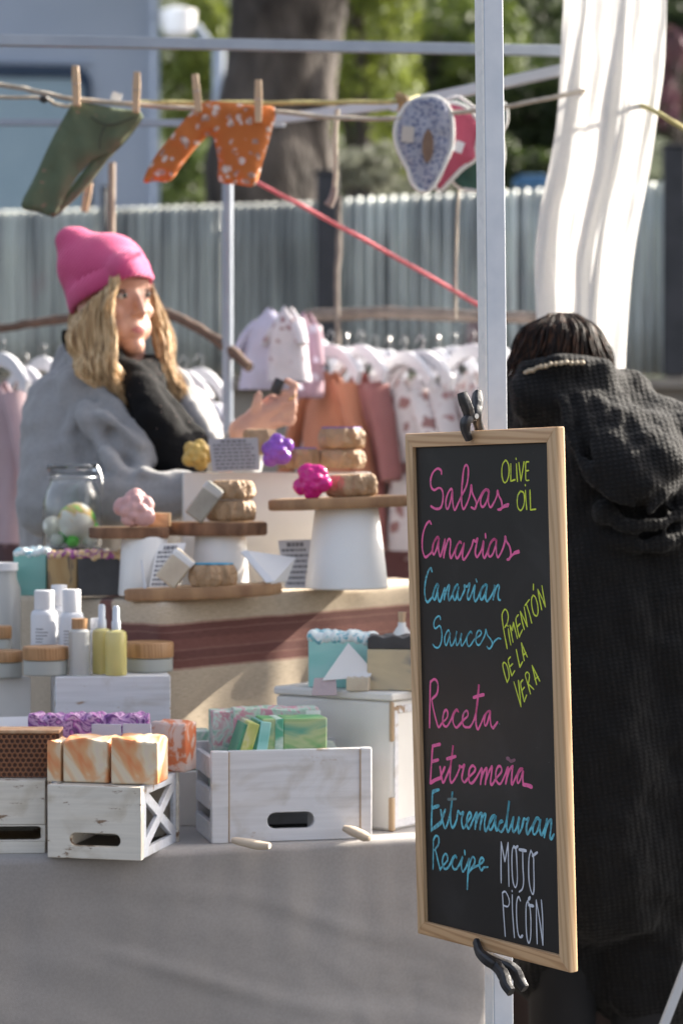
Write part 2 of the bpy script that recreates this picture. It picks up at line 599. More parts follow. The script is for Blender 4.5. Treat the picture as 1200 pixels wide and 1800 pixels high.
# ------------------------------------------------------------------ camper behind the fence
M_camper = mat('camper_white_blue_paint', (0.41, 0.48, 0.60), (0.38, 0.45, 0.57), scale=2, rough=0.45, bump=0.02)
M_navy = mat('navy_window_frame', (0.012, 0.035, 0.08), (0.02, 0.045, 0.09), rough=0.4)
M_blind = mat('pale_blue_window_blind', (0.33, 0.45, 0.53), (0.29, 0.41, 0.49), scale=3, rough=0.25, bump=0.02)
M_tyre = mat('tyre_rubber', (0.02, 0.02, 0.02), (0.03, 0.03, 0.03), rough=0.9)
Yc = 13.6
camper = thing('camper', 'pale blue white camper with a navy framed window behind the fence', 'camper', P(-300, 830, Yc) * 1)
camper.location = ((278 - 600) / F * Yc, Yc, 1.66)
def cx(px, Y=Yc): return (px - 600) / F * Y
bm = NB()
xr, xl = cx(278), cx(278) - 5.2
prof = [(xl, 2.0), (xr - 0.02, 2.0), (xr, 2.05), (xr, 4.35), (xr - 0.12, 4.5), (xl + 0.4, 4.5), (xl, 3.9)]
aprism(bm, prof, 2.2, Matrix.Translation((0, Yc, 0)) @ Matrix(((1, 0, 0), (0, 0, 1), (0, 1, 0))).to_4x4())
fin(bm, 'body', M_camper, camper, world=True, bevel=0.03)
def rrect(x0, x1, z0, z1, r, k=5):
    out = []
    for (cx_, cz_, a0) in ((x1 - r, z1 - r, 0), (x0 + r, z1 - r, 90), (x0 + r, z0 + r, 180), (x1 - r, z0 + r, 270)):
        for i in range(k + 1):
            a = R(a0 + 90 * i / k)
            out.append((cx_ + r * math.cos(a), cz_ + r * math.sin(a)))
    return out
MXZ = lambda y: Matrix.Translation((0, y, 0)) @ Matrix(((1, 0, 0), (0, 0, -1), (0, 1, 0))).to_4x4()   # outline x,z ; extrude towards -y
zz = lambda py, Y=Yc: P(600, py, Y).z
win = fin((lambda b: (aprism(b, rrect(cx(-180), cx(163), zz(410), zz(121), 0.10), 0.03, MXZ(Yc - 0.003), [rrect(cx(-160), cx(150), zz(400), zz(140), 0.08)]), b)[1])(NB()), 'window', M_navy, camper, world=True)
bm = NB(); aprism(bm, rrect(cx(-158), cx(149), zz(399), zz(141), 0.08), 0.012, MXZ(Yc - 0.002))
fin(bm, 'pane', M_blind, win, world=True)
bm = NB(); aprism(bm, rrect(cx(-180), cx(163), zz(118), zz(112), 0.012), 0.02, MXZ(Yc - 0.002)); abox(bm, (cx(276), Yc - 0.012, 3.2), (0.035, 0.02, 2.2))
fin(bm, 'trim', M_camper, camper, world=True)
for x in (xl + 0.9, xr - 0.9):
    bm = NB(); alathe(bm, [(0.0, -0.1), (0.30, -0.1), (0.33, -0.06), (0.33, 0.06), (0.30, 0.1), (0.0, 0.1)], 28, (x, Yc + 0.16, 1.995), rot=Matrix.Rotation(R(90), 3, 'X'))
    fin(bm, 'wheel', M_tyre, camper, world=True)
camper.rotation_euler.z = R(5.5)
# a lamp on a post between camper and trunk
lamp = thing('street_lamp', 'white drum street lamp on a blue grey post between camper and trunk', 'street lamp', (P(385, 500, 16).x, 16, 1.66))
M_lamp_post = mat('blue_grey_lamp_post', (0.25, 0.29, 0.36), (0.20, 0.24, 0.31), rough=0.5)
bm = NB(); p0 = P(385, 84, 16); atube(bm, [V(p0.x, 16, 1.66), V(p0.x, 16, 3.0), p0], [0.05, 0.045, 0.04], 10)
fin(bm, 'post', M_lamp_post, lamp, world=True)
bm = NB(); atube(bm, crom([p0, P(370, 78, 16), P(345, 45, 16)]), 0.025, 8); fin(bm, 'arm', M_lamp_post, lamp, world=True)
bm = NB(); q = P(313, 62, 16); alathe(bm, [(0, 0), (0.09, 0), (0.115, 0.08), (0.12, 0.16), (0.06, 0.18), (0, 0.18)], 20, q)
fin(bm, 'lamp_head', M_white, lamp, world=True)

# ------------------------------------------------------------------ trees and shrubs
def leaves(bm, blobs, size, rng):
    for c, r, n in blobs:
        for i in range(int(n * 1.7)):
            while True:
                d = V(rng.uniform(-1, 1), rng.uniform(-1, 1), rng.uniform(-1, 1))
                if 0.05 < d.length < 1: break
            d = d.normalized() * (d.length ** 0.4)
            if noise.noise(V(c[0] + d.x * 2.1, c[1] + d.y * 2.1, c[2] + d.z * 2.1)) < -0.16: continue
            p = Vector(c) + V(d.x * r[0], d.y * r[1], d.z * r[2])
            s = size * .72 * rng.uniform(0.6, 1.4)
            a = V(rng.gauss(0, 1), rng.gauss(0, 1), rng.gauss(0, 1)).normalized()
            b = a.orthogonal().normalized()
            q = a.cross(b)
            vs_ = [bm.verts.new(p + b * s + q * 0), bm.verts.new(p + q * s * 0.42), bm.verts.new(p - b * s), bm.verts.new(p - q * s * 0.42)]
            bm.faces.new(vs_)
def tree(name, label, cat, px, py, Y, rad, n, leaf, trunk_z0, mleaf, size=0.07, group=None, tr=0.12, nb=9, seed=1):
    rng = random.Random(seed)
    c = P(px, py, Y)
    t = thing(name, label, cat, (c.x, Y, trunk_z0), 0, group)
    blobs = []
    for i in range(nb):
        d = V(rng.uniform(-1, 1), rng.uniform(-1, 1), rng.uniform(-1, 1))
        blobs.append((c + V(d.x * rad[0] * .62, d.y * rad[1] * .62, d.z * rad[2] * .66), (rad[0] * rng.uniform(.32, .55), rad[1] * rng.uniform(.32, .55), rad[2] * rng.uniform(.25, .45)), n // nb))
    bm = NB(); leaves(bm, blobs, size, rng)
    fin(bm, 'crown', mleaf, t, world=True, smooth=False, normals=False)
    bm = NB()
    atube(bm, crom([V(c.x, Y, trunk_z0), V(c.x + .05, Y, (trunk_z0 + c.z) / 2), V(c.x - .03, Y, c.z + rad[2] * .5)]), [tr * (1 - .045 * i) for i in range(13)], 9)
    for k in range(6):
        b = blobs[k % nb][0]
        z = trunk_z0 + (c.z - trunk_z0) * rng.uniform(.5, 1)
        atube(bm, crom([V(c.x, Y, z), V((c.x + b.x) / 2, (Y + b.y) / 2, (z + b.z) / 2 + .1), b], 3), [tr * .45, tr * .4, tr * .34, tr * .28, tr * .22, tr * .16, tr * .1], 6)
    fin(bm, 'trunk', M_trunk, t, world=True, angle=80)
    return t
M_trunk = mat('tree_bark', (0.115, 0.097, 0.086), (0.022, 0.018, 0.016), scale=5.5, rough=0.95, bump=1.0, bscale=14, dist=0.04, stretch=(1, 1, 0.5))
L_yel = leafmat('yellow_green_leaves', (0.075, 0.11, 0.018), (0.13, 0.17, 0.028), (0.20, 0.24, 0.045))
L_mid = leafmat('mid_green_leaves', (0.035, 0.06, 0.014), (0.065, 0.10, 0.020), (0.11, 0.15, 0.03))
L_dark = leafmat('dark_green_leaves', (0.012, 0.024, 0.010), (0.025, 0.042, 0.014), (0.05, 0.075, 0.02))
L_grey = leafmat('grey_green_leaves', (0.10, 0.11, 0.085), (0.16, 0.17, 0.13), (0.21, 0.22, 0.17))
L_purple = leafmat('purple_flowers', (0.10, 0.03, 0.07), (0.20, 0.07, 0.13), (0.10, 0.06, 0.06))

# big plane trunk
Yt = 13.0
tk = thing('plane_tree', 'large tree with a thick mottled grey brown trunk behind the fence', 'tree', (P(500, 500, Yt).x, Yt, 1.66))
bm = NB()
st = Yt / F
pts = [V(P(470, 400, Yt).x, Yt, 1.6), P(468, 330, Yt), P(470, 250, Yt), P(478, 180, Yt), P(492, 90, Yt), P(500, 0, Yt), P(505, -120, Yt), P(515, -300, Yt)]
pts = [Vector((p.x, Yt, p.z)) for p in pts]
path = crom(pts, 5)
rads = []
for i, p in enumerate(path):
    q = i / (len(path) - 1)
    rads.append((98 + 6 * math.sin(q * 9)) * st)
rr = atube(bm, path, rads, 40)
for ring in rr:
    for j, v in enumerate(ring):
        c = sum((x.co for x in ring), Vector()) / len(ring)
        d = (v.co - c)
        v.co += d * (0.10 * noise.noise(V(d.x * 6, d.y * 6, v.co.z * 2.2)) + 0.05 * noise.noise(V(d.x * 20, d.y * 20, v.co.z * 5)))
atube(bm, crom([P(560, 330, Yt), P(545, 200, Yt - .1), P(560, 60, Yt), P(590, -60, Yt), P(680, -200, Yt)]), [0.10] * 6 + [0.13] * 9 + [0.12] * 10, 14)
fin(bm, 'trunk', M_trunk, tk, world=True, angle=80)
bm = NB(); rng = random.Random(5)
leaves(bm, [(P(520, -330, Yt), (1.6, 1.4, 0.7), 1500), (P(760, -260, Yt), (.9, 1, .5), 700)], 0.09, rng)
fin(bm, 'crown', L_mid, tk, world=True, smooth=False, normals=False)

tree('cypress_tree', 'tall yellow green cypress standing right of the thick trunk', 'tree', 630, 80, 18, (0.62, .6, 1.25), 5200, 0, 1.66, L_yel, .06, tr=.1, nb=12, seed=3, group='trees behind the fence')
tree('broadleaf_tree', 'mid green leafy tree beyond the clothesline bibs', 'tree', 770, 160, 20, (0.75, .7, 0.95), 5000, 0, 0.6, L_mid, .07, tr=.1, nb=12, seed=4, group='trees behind the fence')
tree('broadleaf_tree', 'yellow green leafy tree between camper and thick trunk', 'tree', 345, 190, 17, (0.36, .5, 1.0), 3800, 0, 1.66, L_yel, .055, tr=.07, nb=10, seed=6, group='trees behind the fence')
tree('pine_tree', 'dark green pine crown high behind the white pole', 'tree', 830, 20, 24, (1.2, 1, .9), 4200, 0, 1.0, L_dark, .08, tr=.12, nb=11, seed=8, group='trees behind the fence')
tree('pine_tree', 'dark green tree between the white pole and the curtain', 'tree', 930, 230, 19, (0.62, .6, .85), 4200, 0, 1.66, L_dark, .06, tr=.1, nb=11, seed=9, group='trees behind the fence')
tree('broadleaf_tree', 'dark tree right of the white curtain', 'tree', 1185, 120, 20, (0.62, .7, 1.1), 4600, 0, 1.66, L_dark, .065, tr=.1, nb=11, seed=10, group='trees behind the fence')
tree('flowering_shrub', 'dark bush with purple blossom at the right edge above the fence', 'shrub', 1192, 120, 18.6, (.24, .3, .55), 700, 0, 1.66, L_purple, .05, tr=.03, nb=6, seed=12)
tree('shrub', 'grey green shrub above the fence left of the hanging bibs', 'shrub', 645, 305, 15, (.36, .4, .20), 2600, 0, 1.66, L_grey, .035, tr=.02, nb=8, seed=13, group='shrubs above the fence')
tree('shrub', 'dark green shrub above the fence beside the curtain', 'shrub', 915, 300, 15, (.34, .4, .22), 2400, 0, 1.66, L_dark, .04, tr=.02, nb=8, seed=14, group='shrubs above the fence')
tree('shrub', 'low green shrub at the foot of the thick trunk', 'shrub', 330, 310, 15.4, (.22, .4, .25), 1600, 0, 1.66, L_mid, .04, tr=.02, nb=7, seed=15, group='shrubs above the fence')
tree('broadleaf_tree', 'olive green tree crown over the top bar by the trunk', 'tree', 560, 120, 22, (.8, .8, 1.1), 3600, 0, 1.0, L_mid, .07, tr=.1, nb=10, seed=17, group='trees behind the fence')
# far-off wood on the slope
bm = NB(); rng = random.Random(21)
bl = []
for i in range(46):
    u, v = rng.uniform(.25, .75), rng.uniform(.02, .5)
    p = hillf(u, v); r = rng.uniform(.9, 2.0)
    bl.append((p + V(0, 0, r * .6), (r, r, r * .9), 330))
leaves(bm, bl, 0.17, rng)
tag(fin(bm, 'far_wood', L_dark, smooth=False, normals=False), 'dark green wood covering the slope behind the fence', 'wood', kind='stuff')
bm = NB(); c = P(935, 322, 14); abox(bm, c, (0.22, .1, .05)); abox(bm, c + V(.0, 0, .035), (.16, .08, .02)); abox(bm, V(c.x, c.y, (1.66 + c.z) / 2), (.04, .04, c.z - 1.66))
tag(fin(bm, 'blue_box', mat('blue_plastic', (0.05, 0.16, 0.33), (0.04, 0.13, 0.28)), bevel=.01), 'small blue box just above the fence beside the white pole', 'box')

# ------------------------------------------------------------------ display table with grey cloth
M_grey_cloth = cloth('grey_tablecloth', (0.35, 0.325, 0.308), (0.31, 0.288, 0.272), weave=700, var=5)
TZ = 0.67
tu, tv = V(.949, .316, 0), V(-.316, .949, 0)
tf = V(-.554, 3.926, 0)                      # point of the front edge at the left border of the photo
t_right = 0.865
c0 = tf + tu * t_right; c1 = tf - tu * 0.55; c2 = c1 + tv * 0.95; c3 = c0 + tv * 0.95
def rounded_path(pts, r, step):
    out = [pts[0]]
    for i in range(1, len(pts) - 1):
        a, b, c = pts[i - 1], pts[i], pts[i + 1]
        p0 = b + (a - b).normalized() * r; p1 = b + (c - b).normalized() * r
        for k in range(7):
            t = k / 6
            out.append(p0 * (1 - t) ** 2 + b * 2 * t * (1 - t) + p1 * t * t)
    out.append(pts[-1])
    res = [out[0]]
    for a, b in zip(out, out[1:]):
        n = max(1, int((b - a).length / step))
        for k in range(1, n + 1): res.append(a.lerp(b, k / n))
    return res
def drape(bm, corners, r, zb, disp, step=0.012, nv=40, cr=0.02, uvname=None, topfn=None):
    """cloth over a box: open path of top corners (left to right as seen from outside), hanging to zb"""
    path = rounded_path(corners, cr, step)
    uvl = bm.loops.layers.uv.new('UVMap')
    cols, s, ss = [], 0, []
    for i, p in enumerate(path):
        if i: s += (p - path[i - 1]).length
        ss.append(s)
    for i, p in enumerate(path):
        t = (path[min(i + 1, len(path) - 1)] - path[max(i - 1, 0)]).normalized()
        nrm = V(t.y, -t.x, 0).normalized()
        col = []
        prof = [(-r, 0, 0)] + [(-r + r * math.sin(a), -(r - r * math.cos(a)), 0) for a in (R(25), R(50), R(75), R(90))]
        for k in range(1, nv + 1): prof.append((0, -r - (p.z - r - zb) * k / nv, k / nv))
        for o, z, v in prof:
            q = p + nrm * o + V(0, 0, z)
            dn = disp(ss[i], v, q)
            col.append((bm.verts.new(q + nrm * dn), ss[i], p.z - q.z - o * 0))
        cols.append(col)
    for a, b in zip(cols, cols[1:]):
        for k in range(len(a) - 1):
            f = bm.faces.new((a[k][0], a[k + 1][0], b[k + 1][0], b[k][0]))
            for lp, q in zip(f.loops, (a[k], a[k + 1], b[k + 1], b[k])): lp[uvl].uv = (q[1], q[2])
    f = bm.faces.new([c[0][0] for c in cols])
    for lp, c in zip(f.loops, cols): lp[uvl].uv = (c[0][1], -0.02)
    bmesh.ops.triangulate(bm, faces=[f])
    return ss[-1]
bm = NB()
def up(p): return V(p.x, p.y, TZ)
def tdisp(s, v, q):
    a = 0.003 * v * math.sin(s * 17 + 1.5 * math.sin(s * 5 + v * 2)) + 0.005 * v * noise.noise(V(s * 4, v * 2, 0))
    # pulled creases running diagonally towards the right corner
    d = noise.noise(V((s * 1.0 + v * 0.55) * 3.0, (v - s * 0.35) * 10, 5.0))
    b = 0.005 * d * min(1, v * 4)
    cre = 0.012 * max(0, 1 - abs(math.sin((v * 0.9 - s * 0.40) * 15 + 2.2 * noise.noise(V(s * 2.2, v * 2, 1)))) * 3.2) * min(1, v * 5) * (0.3 + noise.noise(V(s * 3, v * 3, 9)) * .7)
    rg = noise.noise(V((s * 1.0 + v * 0.8) * 6.0, (v - s * 0.5) * 17, 11.0))
    b += 0.0045 * max(0, 1 - abs(rg) * 5) * min(1, v * 3) * (.4 + noise.noise(V(s * 2, v * 2, 3)))
    ed = 0.004 * noise.noise(V(s * 22, v * 5, 2))
    return a + b + cre + ed * (1 - v)
drape(bm, [up(c2), up(c1), up(c0), up(c3)], 0.012, 0.03, tdisp, step=0.012, nv=52, cr=0.03)
tab = thing('display_table', 'market stall table draped to the ground in grey cloth', 'table', (c0 + c1 + c2 + c3) / 4)
fin(bm, 'tablecloth', M_grey_cloth, tab, world=True, angle=180, normals=True)
bm = NB()
ctr = (c0 + c1 + c2 + c3) / 4
rz = Matrix.Rotation(math.atan2(.316, .949), 3, 'Z')
abox(bm, V(ctr.x, ctr.y, TZ - .03), (1.40, .88, .03), rz)
fin(bm, 'tabletop', M_worn, tab, world=True)
for a in (-.64, .64):
    for b in (-.38, .38):
        q = ctr + tu * a + tv * b
        bm = NB(); abox(bm, V(q.x, q.y, (TZ - .045) / 2), (.04, .04, TZ - .047), rz); fin(bm, 'leg', M_worn, tab, world=True)

# ------------------------------------------------------------------ chalkboard
ZL, ZR = 3.87, 3.54
TL, TR, BL, BR = P(709, 761, ZL), P(975, 751.5, ZR), P(732, 1643, ZL), P(1000, 1709.5, ZR)
U = ((TR - TL) + (BR - BL)).normalized()
W_ = ((TL - BL) + (TR - BR))
W_ = (W_ - U * W_.dot(U)).normalized()
N_ = U.cross(W_).normalized()
if N_.y > 0: N_ = -N_
BC = (TL + TR + BL + BR) / 4
BW = ((TR - TL).dot(U) + (BR - BL).dot(U)) / 2
BH = ((TL - BL).dot(W_) + (TR - BR).dot(W_)) / 2
MB_ = Matrix((( U.x, W_.x, N_.x, BC.x), (U.y, W_.y, N_.y, BC.y), (U.z, W_.z, N_.z, BC.z), (0, 0, 0, 1)))   # board space: x right, y up, z out of the board
board = thing('chalkboard', 'black menu chalkboard in a pine frame clamped to the white pole', 'chalkboard')
board.matrix_basis = MB_ @ Matrix.Rotation(R(90), 4, 'X').inverted()   # thing space: x right, z up, -y out
T2 = Matrix.Rotation(R(90), 4, 'X')                                     # board space -> thing space
def on_board(px, py, h=0.0):
    """pixel -> board plane (x, y) at height h above the front of the slate"""
    o = V(0, 0, CAMZ); d = P(px, py, 1.0) - o
    pl = BC + N_ * h
    t = (pl - o).dot(N_) / d.dot(N_)
    q = o + d * t - BC
    return q.dot(U), q.dot(W_)
FR, FD, REC = 0.0225, 0.019, 0.007          # rail width, depth, recess of the slate
hw, hh = BW / 2, BH / 2
for nm, m_, poly in (('frame_rail', M_pine_x, [(-hw, hh), (hw, hh), (hw - FR, hh - FR), (-hw + FR, hh - FR)]),
                     ('frame_rail', M_pine_x, [(-hw, -hh), (-hw + FR, -hh + FR), (hw - FR, -hh + FR), (hw, -hh)]),
                     ('frame_stile', M_pine_z, [(-hw, -hh), (-hw, hh), (-hw + FR, hh - FR), (-hw + FR, -hh + FR)]),
                     ('frame_stile', M_pine_z, [(hw, hh), (hw, -hh), (hw - FR, -hh + FR), (hw - FR, hh - FR)])):
    g = 0.0002
    cxp = sum(p[0] for p in poly) / 4; cyp = sum(p[1] for p in poly) / 4
    poly = [(x + (g if cxp > x else -g) * (nm == 'frame_stile') * 0, y) for x, y in poly]
    bm = NB()
    aprism(bm, poly, FD, T2 @ Matrix.Translation((0, 0, -FD)))
    # soften the outer long edges
    es = []
    for e in bm.edges:
        q = [T2.inverted() @ v.co for v in e.verts]
        if all(abs(abs(p.x) - hw) < 1e-5 for p in q) and abs(q[0].y - q[1].y) > .1: es.append(e)
        elif all(abs(abs(p.y) - hh) < 1e-5 for p in q) and abs(q[0].x - q[1].x) > .1: es.append(e)
    bmesh.ops.bevel(bm, geom=es, offset=0.0052, segments=5, affect='EDGES', profile=.5)
    fin(bm, nm, m_, board, angle=35, bevel=0.0008)
def slate():
    m, n, p, l = nmat('black_chalkboard')
    co = coord(n, l)
    f = tnoise(n, l, coord(n, l, (1, 1, 1), rot=(0, R(35), 0)), 7, 6, 0.6)
    l.new(ramp(n, l, f, [(0.3, (0.0115, 0.011, 0.0105)), (0.55, (0.0165, 0.0155, 0.015)), (0.75, (0.030, 0.029, 0.029))]), p.inputs['Base Color'])
    p.inputs['Roughness'].default_value = 0.42
    p.inputs['Specular IOR Level'].default_value = 0.42
    bumpn(n, l, p, tnoise(n, l, co, 500, 2), 0.12, 0.0006)
    return m
bm = NB()
aprism(bm, [(-hw + FR - .004, -hh + FR - .004), (hw - FR + .004, -hh + FR - .004), (hw - FR + .004, hh - FR + .004), (-hw + FR - .004, hh - FR + .004)], .006, T2 @ Matrix.Translation((0, 0, -REC - .006)))
fin(bm, 'slate', slate(), board)
def chalk(name, c, thin, k0=.30):
    m, n, p, l = nmat(name)
    f = tnoise(n, l, coord(n, l), 95, 4, 1.0)
    l.new(ramp(n, l, f, [(k0, thin), (k0 + .16, c)]), p.inputs['Base Color'])
    p.inputs['Roughness'].default_value = 0.75
    p.inputs['Specular IOR Level'].default_value = 0.25
    return m
CH = {'p': chalk('pink_chalk_pen', (0.92, 0.17, 0.39), (0.50, 0.16, 0.28)), 'c': chalk('cyan_chalk_pen', (0.17, 0.58, 0.69), (0.13, 0.32, 0.38), .38),
      'y': chalk('yellow_chalk_pen', (0.72, 0.82, 0.085), (0.44, 0.51, 0.12)), 'w': chalk('white_chalk_pen', (0.66, 0.69, 0.75), (0.45, 0.47, 0.52), .26)}
